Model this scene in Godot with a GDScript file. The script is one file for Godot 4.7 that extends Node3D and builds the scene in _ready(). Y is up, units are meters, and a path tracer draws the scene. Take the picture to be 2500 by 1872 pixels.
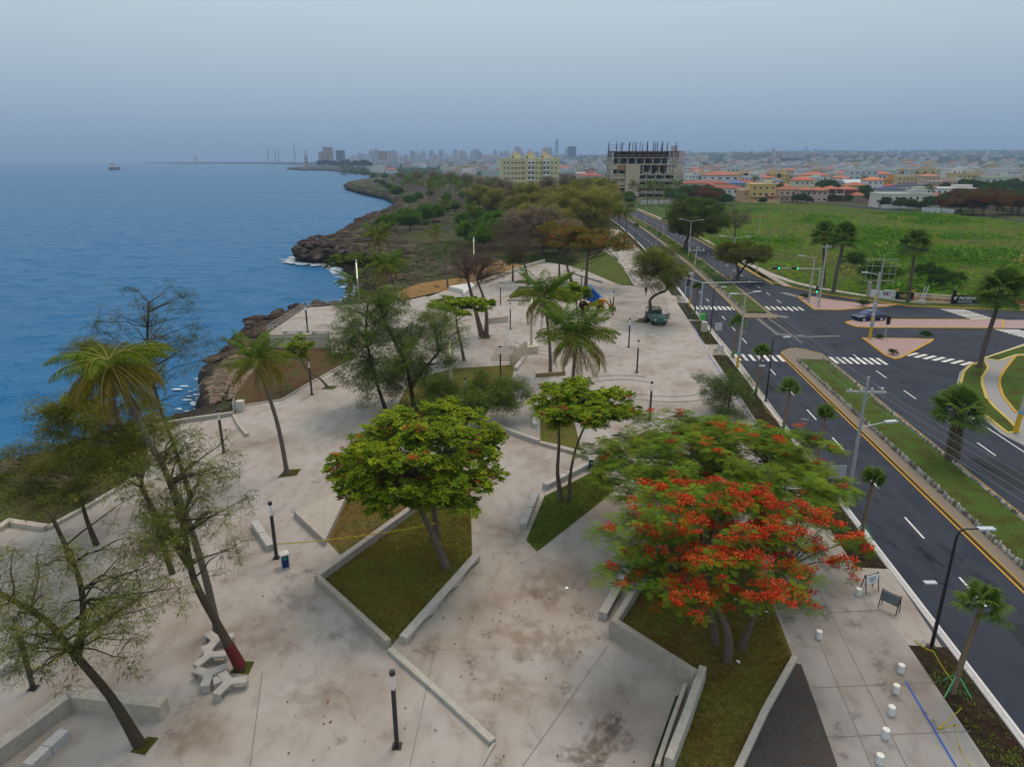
extends Node3D

# ---------------------------------------------------------------- mesh builder
class MB:
	var v := PackedVector3Array()
	var n := PackedVector3Array()
	var c := PackedColorArray()
	var uv := PackedVector2Array()
	var col := Color.WHITE
	var us := 0.1
	func tri(a: Vector3, b: Vector3, d: Vector3) -> void:   # a, b, d run anticlockwise seen from outside
		var nn := (b - a).cross(d - a).normalized()
		v.append(a); v.append(d); v.append(b)
		for i in 3:
			n.append(nn); c.append(col)
		for p in [a, d, b]:
			uv.append(Vector2(p.x, p.z) * us if absf(nn.y) > 0.6 else Vector2(p.x + p.z, p.y) * us)
	func quad(a: Vector3, b: Vector3, d: Vector3, e: Vector3) -> void:
		tri(a, b, d); tri(a, d, e)
	func box(t: Transform3D, s: Vector3) -> void:           # centred
		var h := s * 0.5
		var p := []
		for i in 8:
			p.append(t * Vector3(h.x * (1 if i & 1 else -1), h.y * (1 if i & 2 else -1), h.z * (1 if i & 4 else -1)))
		quad(p[4], p[5], p[7], p[6]); quad(p[1], p[0], p[2], p[3]); quad(p[5], p[1], p[3], p[7])
		quad(p[0], p[4], p[6], p[2]); quad(p[6], p[7], p[3], p[2]); quad(p[0], p[1], p[5], p[4])
	func cube(at: Vector3, s: Vector3, turn := 0.0) -> void: # at = middle of the base
		box(Transform3D(Basis(Vector3.UP, turn), at + Vector3(0, s.y * 0.5, 0)), s)
	func prism(poly: PackedVector2Array, y0: float, y1: float, bottom := false) -> void:
		var q := poly
		var area := 0.0
		for i in q.size():
			area += q[i].cross(q[(i + 1) % q.size()])
		if area < 0:
			q = q.duplicate(); q.reverse()
		var ix := Geometry2D.triangulate_polygon(q)
		for i in range(0, ix.size(), 3):
			var a := q[ix[i]]; var b := q[ix[i + 1]]; var d := q[ix[i + 2]]
			if (b - a).cross(d - a) > 0:
				var s := b; b = d; d = s
			tri(Vector3(a.x, y1, a.y), Vector3(b.x, y1, b.y), Vector3(d.x, y1, d.y))
			if bottom:
				tri(Vector3(a.x, y0, a.y), Vector3(d.x, y0, d.y), Vector3(b.x, y0, b.y))
		if y1 - y0 < 0.0001:
			return
		for i in q.size():
			var a := q[i]; var b := q[(i + 1) % q.size()]
			quad(Vector3(b.x, y0, b.y), Vector3(a.x, y0, a.y), Vector3(a.x, y1, a.y), Vector3(b.x, y1, b.y))
	func tube(pts: Array, rad: Array, sides := 6, cap := true) -> void:
		var rings := []
		var side := Vector3.RIGHT
		for i in pts.size():
			var d: Vector3 = (pts[mini(i + 1, pts.size() - 1)] - pts[maxi(i - 1, 0)]).normalized()
			if absf(d.dot(side)) > 0.95:
				side = Vector3.FORWARD if absf(d.z) < 0.9 else Vector3.UP
			side = (side - d * side.dot(d)).normalized()
			var up := d.cross(side)
			var ring := []
			for k in sides:
				var a := TAU * k / sides
				ring.append(side * cos(a) + up * sin(a))
			rings.append(ring)
		for i in pts.size() - 1:
			for k in sides:
				var k2 := (k + 1) % sides
				var p := [[i, k], [i, k2], [i + 1, k2], [i + 1, k]]
				for m in [0, 2, 1, 0, 3, 2]:
					var e = p[m]
					var dir: Vector3 = rings[e[0]][e[1]]
					v.append(pts[e[0]] + dir * rad[e[0]]); n.append(dir); c.append(col)
					uv.append(Vector2(float(e[1]) / sides, float(e[0])))
		if cap:
			for e in [0, pts.size() - 1]:
				if rad[e] > 0.004:
					for k in sides:
						var a: Vector3 = pts[e] + rings[e][k] * rad[e]
						var b: Vector3 = pts[e] + rings[e][(k + 1) % sides] * rad[e]
						if e == 0: tri(pts[e], b, a)
						else: tri(pts[e], a, b)
	func rod(a: Vector3, b: Vector3, r: float, r2 := -1.0, sides := 6) -> void:
		tube([a, b], [r, r if r2 < 0 else r2], sides)
	func lathe(at: Vector3, prof: Array, sides := 10) -> void: # prof: Vector2(radius, height), upwards
		for i in prof.size() - 1:
			var a: Vector2 = prof[i]; var b: Vector2 = prof[i + 1]
			for k in sides:
				var t := TAU * k / sides; var u := TAU * (k + 1) / sides
				var p := at + Vector3(cos(t) * a.x, a.y, sin(t) * a.x); var q := at + Vector3(cos(u) * a.x, a.y, sin(u) * a.x)
				var r := at + Vector3(cos(u) * b.x, b.y, sin(u) * b.x); var s := at + Vector3(cos(t) * b.x, b.y, sin(t) * b.x)
				if a.x < 0.001: tri(p, s, r)
				elif b.x < 0.001: tri(p, r, q)
				else: quad(p, s, r, q)
	func mesh(m: Material) -> ArrayMesh:
		var a := []
		a.resize(Mesh.ARRAY_MAX)
		a[Mesh.ARRAY_VERTEX] = v; a[Mesh.ARRAY_NORMAL] = n; a[Mesh.ARRAY_COLOR] = c; a[Mesh.ARRAY_TEX_UV] = uv
		var r := ArrayMesh.new()
		if v.size():
			r.add_surface_from_arrays(Mesh.PRIMITIVE_TRIANGLES, a)
			r.surface_set_material(0, m)
		return r

# ---------------------------------------------------------------- naming
var names := {}
func numbered(s: String) -> String:
	var k: int = names.get(s, 0)
	names[s] = k + 1
	return s if k == 0 else "%s_%03d" % [s, k]
func tag(o: Node, label: String, cat: String, group := "", kind := "") -> Node:
	o.set_meta("label", label); o.set_meta("category", cat)
	if group: o.set_meta("group", group)
	if kind: o.set_meta("kind", kind)
	return o
func thing(called: String, label: String, cat: String, at := Vector3.ZERO, turn := 0.0, group := "") -> Node3D:
	var o := Node3D.new()
	o.name = numbered(called); add_child(o)
	o.position = at; o.rotation.y = turn
	tag(o, label, cat, group)
	return o
func part(called: String, mesh: Mesh, parent: Node, t := Transform3D()) -> MeshInstance3D:
	var o := MeshInstance3D.new()
	o.mesh = mesh; o.transform = t
	if parent == self:
		o.name = numbered(called); add_child(o)
	else:
		var base := called; var k := 0
		while parent.has_node(NodePath(called)):
			k += 1; called = "%s_%03d" % [base, k]
		o.name = called; parent.add_child(o)
	return o
func solo(called: String, mesh: Mesh, label: String, cat: String, group := "", t := Transform3D()) -> MeshInstance3D:
	var o := part(called, mesh, self, t)
	tag(o, label, cat, group)
	return o
func struct(called: String, mesh: Mesh) -> MeshInstance3D:
	var o := part(called, mesh, self)
	o.set_meta("kind", "structure")
	return o
func copy(o: Node3D, label: String, at: Vector3, turn := 0.0, sc := 1.0, group := "") -> Node3D:
	var r: Node3D = o.duplicate()
	r.name = numbered(str(o.name).get_slice("_0", 0)); add_child(r)
	r.transform = Transform3D(Basis(Vector3.UP, turn).scaled(Vector3.ONE * sc), at)
	r.set_meta("label", label)
	if group: r.set_meta("group", group)
	return r
func multi(called: String, mesh: Mesh, xf: Array, cols: Array, parent: Node) -> MultiMeshInstance3D:
	var mm := MultiMesh.new()
	mm.transform_format = MultiMesh.TRANSFORM_3D
	mm.use_colors = true
	mm.mesh = mesh
	mm.instance_count = xf.size()
	for i in xf.size():
		mm.set_instance_transform(i, xf[i]); mm.set_instance_color(i, cols[i])
	var o := MultiMeshInstance3D.new()
	o.multimesh = mm
	o.name = numbered(called) if parent == self else called
	parent.add_child(o, true)
	o.set_meta("kind", "stuff")
	return o

# ---------------------------------------------------------------- materials
func L(r: float, g: float, b: float) -> Color:
	return Color(r, g, b).linear_to_srgb()
func noise_tex(sd: int, freq: float, stops: Array, octaves := 5, size := 512, kind := FastNoiseLite.TYPE_SIMPLEX_SMOOTH, warp := 0.0) -> NoiseTexture2D:
	var nz := FastNoiseLite.new()
	nz.noise_type = kind; nz.seed = sd; nz.frequency = freq; nz.fractal_octaves = octaves
	if warp > 0:
		nz.domain_warp_enabled = true; nz.domain_warp_amplitude = warp; nz.domain_warp_frequency = freq * 1.5
	var t := NoiseTexture2D.new()
	t.width = size; t.height = size; t.seamless = true; t.noise = nz
	var g := Gradient.new()
	var off := PackedFloat32Array(); var cs := PackedColorArray()
	for s in stops:
		off.append(s[0]); cs.append(Color(s[1], s[2], s[3]).linear_to_srgb())
	g.offsets = off; g.colors = cs
	t.color_ramp = g
	return t
func normal_tex(sd: int, freq: float, strength: float, octaves := 4, size := 512) -> NoiseTexture2D:
	var nz := FastNoiseLite.new()
	nz.seed = sd; nz.frequency = freq; nz.fractal_octaves = octaves
	var t := NoiseTexture2D.new()
	t.width = size; t.height = size; t.seamless = true; t.noise = nz; t.as_normal_map = true; t.bump_strength = strength
	return t
func mat(rough := 0.8, tex: Texture2D = null, scale := 1.0, tint := Color.WHITE) -> StandardMaterial3D:
	var m := StandardMaterial3D.new()
	m.vertex_color_use_as_albedo = true
	m.roughness = rough
	m.metallic_specular = 0.3
	m.albedo_color = tint
	if tex:
		m.albedo_texture = tex
		m.uv1_triplanar = true; m.uv1_world_triplanar = true
		m.uv1_scale = Vector3.ONE / scale
	return m
func over(m: StandardMaterial3D, tex: Texture2D, scale: float) -> StandardMaterial3D:   # a second, finer pattern
	m.detail_enabled = true; m.detail_albedo = tex; m.detail_blend_mode = BaseMaterial3D.BLEND_MODE_MUL
	m.detail_uv_layer = BaseMaterial3D.DETAIL_UV_2
	m.uv2_triplanar = true; m.uv2_world_triplanar = true
	m.uv2_scale = Vector3.ONE / scale
	return m
func bumpy(m: StandardMaterial3D, tex: Texture2D, s := 1.0) -> StandardMaterial3D:
	m.normal_enabled = true; m.normal_texture = tex; m.normal_scale = s
	return m
func leafy(m: StandardMaterial3D, back: Color) -> StandardMaterial3D:
	m.backlight_enabled = true; m.backlight = back
	m.cull_mode = BaseMaterial3D.CULL_DISABLED
	return m

var M := {}
var rng := RandomNumberGenerator.new()
func rr(a: float, b: float) -> float: return rng.randf_range(a, b)
func cc(r: float, g: float, b: float) -> Color: return Color(r, g, b)   # vertex colours are linear
func vary(c: Color, s: float) -> Color:
	var k := 1.0 + rr(-s, s)
	return Color(c.r * k * (1 + rr(-s, s) * 0.4), c.g * k, c.b * k * (1 + rr(-s, s) * 0.4))
# the avenue's own axes: s metres along it from a point on its left kerb, t metres across to the right
const RO := Vector3(24.02, 0, -40.92)
const RU := Vector3(0.09564, 0, -0.99542)
const RV := Vector3(0.99542, 0, 0.09564)
func rd(s: float, t: float, y := 0.0) -> Vector3:
	var k := maxf(0.0, s - 85.0)
	return RO + RU * s + RV * (t - 0.0002 * k * k) + Vector3(0, y, 0)
func rd2(s: float, t: float) -> Vector2:
	var p := rd(s, t); return Vector2(p.x, p.z)
func pv(a: Array) -> PackedVector2Array: return PackedVector2Array(a)
func sheet(pts: Array, y: float, col := Color.WHITE) -> MB:
	var b := MB.new(); b.col = col
	b.prism(pv(pts), y, y)
	return b
func slab(pts: Array, y0: float, y1: float, col := Color.WHITE) -> MB:
	var b := MB.new(); b.col = col
	b.prism(pv(pts), y0, y1)
	return b
func ribbon(pts: Array, w: float, y: float, col := Color.WHITE) -> MB:   # flat strip along Vector3 points
	var b := MB.new(); b.col = col
	for i in pts.size() - 1:
		var l := []
		for k in [i, i + 1]:
			var d: Vector3 = pts[mini(k + 1, pts.size() - 1)] - pts[maxi(k - 1, 0)]
			var sd := Vector3(-d.z, 0, d.x).normalized() * w * 0.5
			l.append(pts[k] - sd + Vector3(0, y, 0)); l.append(pts[k] + sd + Vector3(0, y, 0))
		b.quad(l[0], l[1], l[3], l[2])
	return b
func wall(pts: Array, w: float, y0: float, y1: float, col: Color, b: MB = null, shut := false) -> MB:   # a wall with bevelled top along Vector3 points
	if b == null: b = MB.new()
	b.col = col
	var m := pts.size()
	var pr := []
	for k in m:
		var p0: Vector3 = pts[k - 1] if k > 0 or shut else pts[k]
		var p1: Vector3 = pts[(k + 1) % m] if k < m - 1 or shut else pts[k]
		var d0: Vector3 = (pts[k] - p0).normalized() if pts[k] != p0 else (p1 - pts[k]).normalized()
		var d1: Vector3 = (p1 - pts[k]).normalized() if pts[k] != p1 else d0
		var d := (d0 + d1).normalized()
		var sd := Vector3(-d.z, 0, d.x) / maxf(0.35, d.dot(d1)) * w * 0.5
		var e := minf(0.02, w * 0.2)
		var q: Vector3 = Vector3(pts[k].x, 0, pts[k].z)
		var s2 := sd * (1.0 - 2.0 * e / w)
		var h: float = y1 + pts[k].y
		pr.append([q - sd + Vector3(0, y0, 0), q - sd + Vector3(0, h - e, 0), q - s2 + Vector3(0, h, 0), q + s2 + Vector3(0, h, 0), q + sd + Vector3(0, h - e, 0), q + sd + Vector3(0, y0, 0)])
	for k in (m if shut else m - 1):
		var a = pr[k]; var c = pr[(k + 1) % m]
		for j in 5:
			b.quad(a[j], a[j + 1], c[j + 1], c[j])
	if not shut:
		for e in [0, m - 1]:
			var a = pr[e]
			if e == 0:
				b.quad(a[0], a[5], a[4], a[1]); b.quad(a[1], a[4], a[3], a[2])
			else:
				b.quad(a[5], a[0], a[1], a[4]); b.quad(a[4], a[1], a[2], a[3])
	return b

func _ready() -> void:
	var cam := Camera3D.new()
	cam.name = "camera"; add_child(cam)
	cam.position = Vector3(0, 24, 0)
	cam.rotation_degrees = Vector3(-18.073, 0, 0)
	cam.fov = 58.627
	cam.near = 0.3; cam.far = 40000.0
	cam.current = true
	var we := WorldEnvironment.new()
	we.name = "world_environment"; add_child(we)
	var env := Environment.new()
	we.environment = env
	env.background_mode = Environment.BG_SKY
	env.tonemap_mode = Environment.TONE_MAPPER_LINEAR
	env.tonemap_exposure = 1.0
	env.sdfgi_enabled = true; env.ssao_enabled = true; env.ssil_enabled = true
	var sky := Sky.new()
	var sm := ProceduralSkyMaterial.new()
	sm.sky_top_color = L(0.86, 0.96, 1.0)
	sm.sky_horizon_color = L(0.205, 0.32, 0.45)
	sm.sky_curve = 0.19
	sm.ground_horizon_color = L(0.205, 0.32, 0.45)
	sm.ground_bottom_color = L(0.08, 0.10, 0.12)
	sm.sun_angle_max = 1.0
	sky.sky_material = sm
	env.sky = sky
	env.fog_enabled = true
	env.fog_density = 0.00014
	env.fog_light_color = L(0.44, 0.62, 0.92)
	var sun := DirectionalLight3D.new()
	sun.name = "sun"; add_child(sun)
	sun.rotation_degrees = Vector3(-62, 150, 0)
	sun.light_energy = 0.6
	sun.light_color = Color(1.0, 0.92, 0.84)
	sun.light_angular_distance = 25.0
	sun.shadow_enabled = true
	rng.seed = 7
	materials()
	land()
	sea()
	roads()
	plaza()
	stains()
	street()
	tufts()
	near_trees()
	fields()
	grove()
	houses()
	city()
	town()
	vehicles()

func materials() -> void:
	var fine := noise_tex(3, 0.02, [[0.2, .86, .86, .86], [0.5, .96, .96, .96], [0.8, 1, 1, 1]], 6)
	var stain := noise_tex(11, 0.006, [[0.10, .25, .21, .18], [0.38, .318, .284, .256], [0.55, .345, .316, .292], [0.85, .36, .338, .32]], 4, 1024, FastNoiseLite.TYPE_SIMPLEX_SMOOTH, 40)
	var streak := noise_tex(12, 0.012, [[0.10, .80, .775, .75], [0.34, .94, .93, .92], [0.66, 1, 1, 1]], 7, 1024, FastNoiseLite.TYPE_SIMPLEX_SMOOTH, 30)
	var soft := noise_tex(13, 0.01, [[0.2, .86, .84, .81], [0.5, .95, .945, .93], [0.8, 1, 1, 1]], 5)
	M.concrete = over(mat(0.75, stain, 46.0), streak, 17.0)
	M.concrete.uv2_scale = Vector3(1 / 14.0, 1, 1 / 30.0)
	M.wall = over(mat(0.8, fine, 2.0), soft, 3.0)
	M.paint = mat(0.7, fine, 1.3)
	M.plain = mat(0.6)
	M.metal = mat(0.45); M.metal.metallic_specular = 0.5
	var tar := noise_tex(21, 0.008, [[0.25, .80, .80, .84], [0.5, .95, .95, .96], [0.75, 1.0, 1.0, 1.0]], 5, 1024, FastNoiseLite.TYPE_SIMPLEX_SMOOTH, 50)
	M.asphalt = over(mat(0.75, tar, 34.0, L(.043, .050, .069)), fine, 2.5); M.asphalt.metallic_specular = 0.15
	var turf := noise_tex(31, 0.02, [[0.25, .55, .55, .50], [0.5, .82, .85, .80], [0.75, 1, 1, 1]], 6, 512)
	var turf2 := noise_tex(32, 0.012, [[0.25, .85, .62, .55], [0.5, .95, .9, .9], [0.7, .8, 1, .8]], 4, 512)
	var tnor := normal_tex(33, 0.05, 12.0)
	M.grass = bumpy(over(mat(0.95, turf, 2.0), turf2, 17.0), tnor, 1.5)
	M.earth = bumpy(over(mat(0.95, turf, 5.0), turf2, 37.0), tnor, 1.5)
	var crag := noise_tex(41, 0.02, [[0.25, .35, .34, .33], [0.5, .7, .7, .7], [0.72, 1, 1, 1], [0.85, 1.6, 1.5, 1.4]], 6, 512)
	M.rock = bumpy(mat(0.9, crag, 3.0), normal_tex(42, 0.03, 20.0), 2.0)
	M.tar = over(mat(0.8, streak, 9.0, L(.055, .05, .048)), fine, 1.0)
	M.stain = mat(0.9, null, 1.0); M.stain.transparency = BaseMaterial3D.TRANSPARENCY_ALPHA; M.stain.albedo_texture = stain_tex(); M.stain.metallic_specular = 0.1
	M.smear = mat(0.85, streak, 2.0)
	M.glass = mat(0.05); M.glass.transparency = BaseMaterial3D.TRANSPARENCY_ALPHA; M.glass.albedo_color = Color(.9, .95, 1, .12)
	M.chrome = mat(0.3); M.chrome.metallic = 0.6
	M.strip = mat(0.5); M.strip.emission_enabled = true; M.strip.emission = Color(1, .97, .72); M.strip.emission_energy_multiplier = 0.8
	M.pavers = over(mat(0.85, fine, 0.8), streak, 13.0)
	M.green_light = mat(0.4); M.green_light.emission_enabled = true; M.green_light.emission = Color(.15, 1, .62); M.green_light.emission_energy_multiplier = 2.5
	var bark := noise_tex(61, 0.03, [[0.25, .42, .40, .38], [0.5, .85, .84, .82], [0.75, 1.15, 1.12, 1.08]], 5, 256)
	M.tree = bumpy(mat(0.95, bark, 0.5), normal_tex(62, 0.04, 14.0, 4, 256), 1.5); M.tree.uv1_scale = Vector3(3.2, 0.8, 3.2)
	M.pane = mat(0.15); M.pane.metallic_specular = 0.6
	M.carpaint = mat(0.3); M.carpaint.clearcoat_enabled = true; M.carpaint.clearcoat = 0.8; M.carpaint.clearcoat_roughness = 0.08
	M.carglass = mat(0.05, null, 1.0, L(.6, .9, 1.6)); M.carglass.metallic_specular = 0.7
	M.tarp = leafy(mat(0.45), Color(0.02, 0.08, 0.2))
	M.camo = mat(0.7, noise_tex(55, 0.05, [[0.3, .3, .3, .3], [0.45, .6, .6, .6], [0.5, 1.2, 1.2, 1.2], [0.6, 1.6, 1.7, 1.6]], 2, 256), 2.0)
	M.petal = leafy(mat(0.6), Color(0.6, 0.25, 0.1))
	M.leaf = leafy(mat(0.8), Color(0.5, 0.6, 0.2)); M.leaf.metallic_specular = 0.14

# ---------------------------------------------------------------- setting
func coast_line() -> Array:      # where land meets water, from behind the camera to the far cape
	return [Vector2(-65.79, -33.73), Vector2(-51.49, -50.02), Vector2(-44.78, -54.59), Vector2(-41.82, -57.24), Vector2(-39.05, -60.95), Vector2(-37.03, -65.56), Vector2(-35.2, -67.98), Vector2(-34.22, -69.9), Vector2(-34.1, -71.51), Vector2(-35.45, -74.34), Vector2(-37.54, -78.17), Vector2(-39.35, -81.86), Vector2(-41.28, -87.03), Vector2(-42.02, -90.67), Vector2(-41.82, -95.07), Vector2(-43.42, -102.45), Vector2(-43.96, -108.57), Vector2(-43, -115.4), Vector2(-40.27, -120.18), Vector2(-37.11, -124.58), Vector2(-33.33, -126.12), Vector2(-30.59, -129.3), Vector2(-30.37, -135.68)] + [Vector2(-39.5, -173.44), Vector2(-45.64, -187.84), Vector2(-54.26, -208.93), Vector2(-60.4, -206.37), Vector2(-66.38, -210.67), Vector2(-69.63, -218.87)] + [Vector2(-67.96, -222.4), Vector2(-66.36, -233.42), Vector2(-65.32, -245.54), Vector2(-66.1, -261.79), Vector2(-66.01, -275.4), Vector2(-68.27, -299.53), Vector2(-70.48, -325.92), Vector2(-70.54, -349.51), Vector2(-69.89, -368.1), Vector2(-68.58, -391.85)] + [Vector2(-76.99, -467.24), Vector2(-80.74, -488.73), Vector2(-91.27, -532.72), Vector2(-105.75, -578.89), Vector2(-123.72, -619.03), Vector2(-146.1, -673.37), Vector2(-173.78, -748.23), Vector2(-192.64, -816.12)] + [Vector2(-207.85, -897.17), Vector2(-215.8, -981.12), Vector2(-217.89, -1082.19), Vector2(-225.06, -1179.23), Vector2(-271.33, -1398.2), Vector2(-337.46, -1662.14)] + [Vector2(-417.19, -1866), Vector2(-568.03, -2203.64), Vector2(-670.59, -2295.87), Vector2(-781.75, -2505.47), Vector2(-890.07, -2827.94), Vector2(-937.94, -3064.42), Vector2(-1030.86, -3679.26), Vector2(-935.02, -4089.16), Vector2(-1352.44, -5260.28), Vector2(-1928.48, -6138.63), Vector2(-2761.24, -6907.18), Vector2(-2932.95, -6500.3), Vector2(-3201.33, -6657.17), Vector2(-3696.68, -7895.32), Vector2(-3308.4, -8915.34)]
func land() -> void:
	var shore := coast_line()
	# fine, noisy shoreline
	var pts := []
	var nz := FastNoiseLite.new(); nz.seed = 5; nz.frequency = 0.08; nz.fractal_octaves = 5
	for i in shore.size() - 1:
		var a: Vector2 = shore[i]; var b: Vector2 = shore[i + 1]
		var far := (a + b).length() * 0.5
		var steps := clampi(int(a.distance_to(b) / (0.5 + far * 0.007)), 1, 200)
		for k in steps:
			var p := a.lerp(b, float(k) / steps)
			var q := (b - a).normalized().orthogonal()
			pts.append(p + q * nz.get_noise_2d(p.x, p.y) * minf(2.2, 0.5 + a.distance_to(b) * 0.06))
	pts.append(shore[-1])
	# one band of karst: rows from below the water up the undercut cliff and inland
	var b := MB.new()
	var n2 := FastNoiseLite.new(); n2.seed = 9; n2.frequency = 0.22; n2.fractal_octaves = 5
	var n3 := FastNoiseLite.new(); n3.seed = 19; n3.frequency = 0.05; n3.fractal_octaves = 3
	var rows := [[0.8, -8.0], [0.9, -6.0], [1.3, -5.3], [0.1, -4.6], [-0.5, -3.8], [-0.3, -3.0], [0.2, -2.2], [0.9, -1.5], [1.8, -1.0], [2.8, -0.75], [3.9, -0.6], [5.1, -0.5], [6.4, -0.45], [7.8, -0.4], [9.3, -0.4], [11.0, -0.4], [13.0, -0.4], [15.5, -0.45], [19.0, -0.7]]
	var grid := []; var cols := []
	for i in pts.size():
		var t: Vector2 = (pts[mini(i + 3, pts.size() - 1)] - pts[maxi(i - 3, 0)]).normalized()
		var inl := Vector2(-t.y, t.x)
		var line := []; var cl := []
		var sz := clampf(pts[i].length() / 90.0, 0.9, 6.0)
		for r in rows.size():
			var p: Vector2 = pts[i] + inl * rows[r][0] * (1.0 if r < 8 else sz)
			var k := n2.get_noise_3d(p.x, rows[r][1] * 1.5, p.y)
			var rg := absf(n2.get_noise_2d(p.x * 2.3 + 90, p.y * 2.3))
			var amp := 0.0 if r == rows.size() - 1 else (0.9 if r > 1 else 0.2)
			p += inl * k * 1.7
			line.append(Vector3(p.x, rows[r][1] + ((k * amp - rg * 0.7 + 0.2) if r > 3 else 0.0), p.y))
			var g := n3.get_noise_2d(p.x, p.y) * 1.1 + (r - 13.2) * 0.13
			var c := cc(.058, .042, .032).lerp(cc(.17, .122, .085), clampf(k * 1.9 + (0.1 if r > 5 else -0.1), 0, 1))
			if rg > 0.42: c = cc(.30, .22, .15)
			if r < 3: c = cc(.028, .023, .020)
			if r >= 8: c = c.lerp(cc(.10, .125, .025), clampf(g * 2.2, 0, 0.9))
			cl.append(c)
		grid.append(line); cols.append(cl)
	for i in pts.size() - 1:
		for r in rows.size() - 1:
			b.col = cols[i][r]
			b.quad(grid[i + 1][r], grid[i][r], grid[i][r + 1], grid[i + 1][r + 1])
			var base := b.c.size() - 6
			var ca = cols[i + 1][r]; var cb = cols[i][r]; var cd = cols[i][r + 1]; var ce = cols[i + 1][r + 1]
			for q in 6: b.c[base + q] = [ca, cd, cb, ca, ce, cd][q]
	struct("coastal_rock", b.mesh(M.rock))
	# the land itself, out to the horizon
	var whole := pv(shore)
	whole.append_array(pv([Vector2(-2000, -14500), Vector2(14000, -14500), Vector2(14000, 600), Vector2(-60, 600)]))
	var gm := MB.new(); gm.col = cc(.105, .115, .04)
	for q in Geometry2D.offset_polygon(whole, -7.0):
		if not Geometry2D.is_polygon_clockwise(q) or q.size() > 20: gm.prism(q, -0.5, -0.5)
	struct("ground", gm.mesh(M.earth))

func sea() -> void:
	var b := MB.new(); b.col = cc(.008, .125, .29)
	var nz := FastNoiseLite.new(); nz.seed = 2; nz.frequency = 0.085; nz.fractal_octaves = 4
	var zs := []
	var z := 20.0
	while z < 20000.0:
		zs.append(-z); z += maxf(0.8, z * 0.008) if z < 1200 else z * 0.25
	zs.append(-26000.0)
	var w := 190
	for i in zs.size() - 1:
		for k in w:
			var q := []
			for e in [[i, k], [i, k + 1], [i + 1, k + 1], [i + 1, k]]:
				var zz: float = zs[e[0]]
				var half: float = -zz * 0.95 + 40.0
				var x: float = -half + (half * 1.28 if zz > -700 else half * 1.6) * e[1] / w
				var amp := clampf(1.0 - absf(zz) / 900.0, 0.0, 1.0) * 0.42
				q.append(Vector3(x, -6.0 + amp * nz.get_noise_2d(x * 0.75 + zz * 0.15, zz * 1.5) * 2.6, zz))
			b.quad(q[0], q[1], q[2], q[3])
	var m := mat(0.3)
	m.metallic_specular = 0.25
	var t := normal_tex(77, 0.02, 22.0, 5, 1024)
	m.uv1_triplanar = true; m.uv1_world_triplanar = true; m.uv1_scale = Vector3(1 / 22.0, 1, 1 / 13.0)
	bumpy(m, t, 1.0)
	struct("sea", b.mesh(m))

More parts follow.
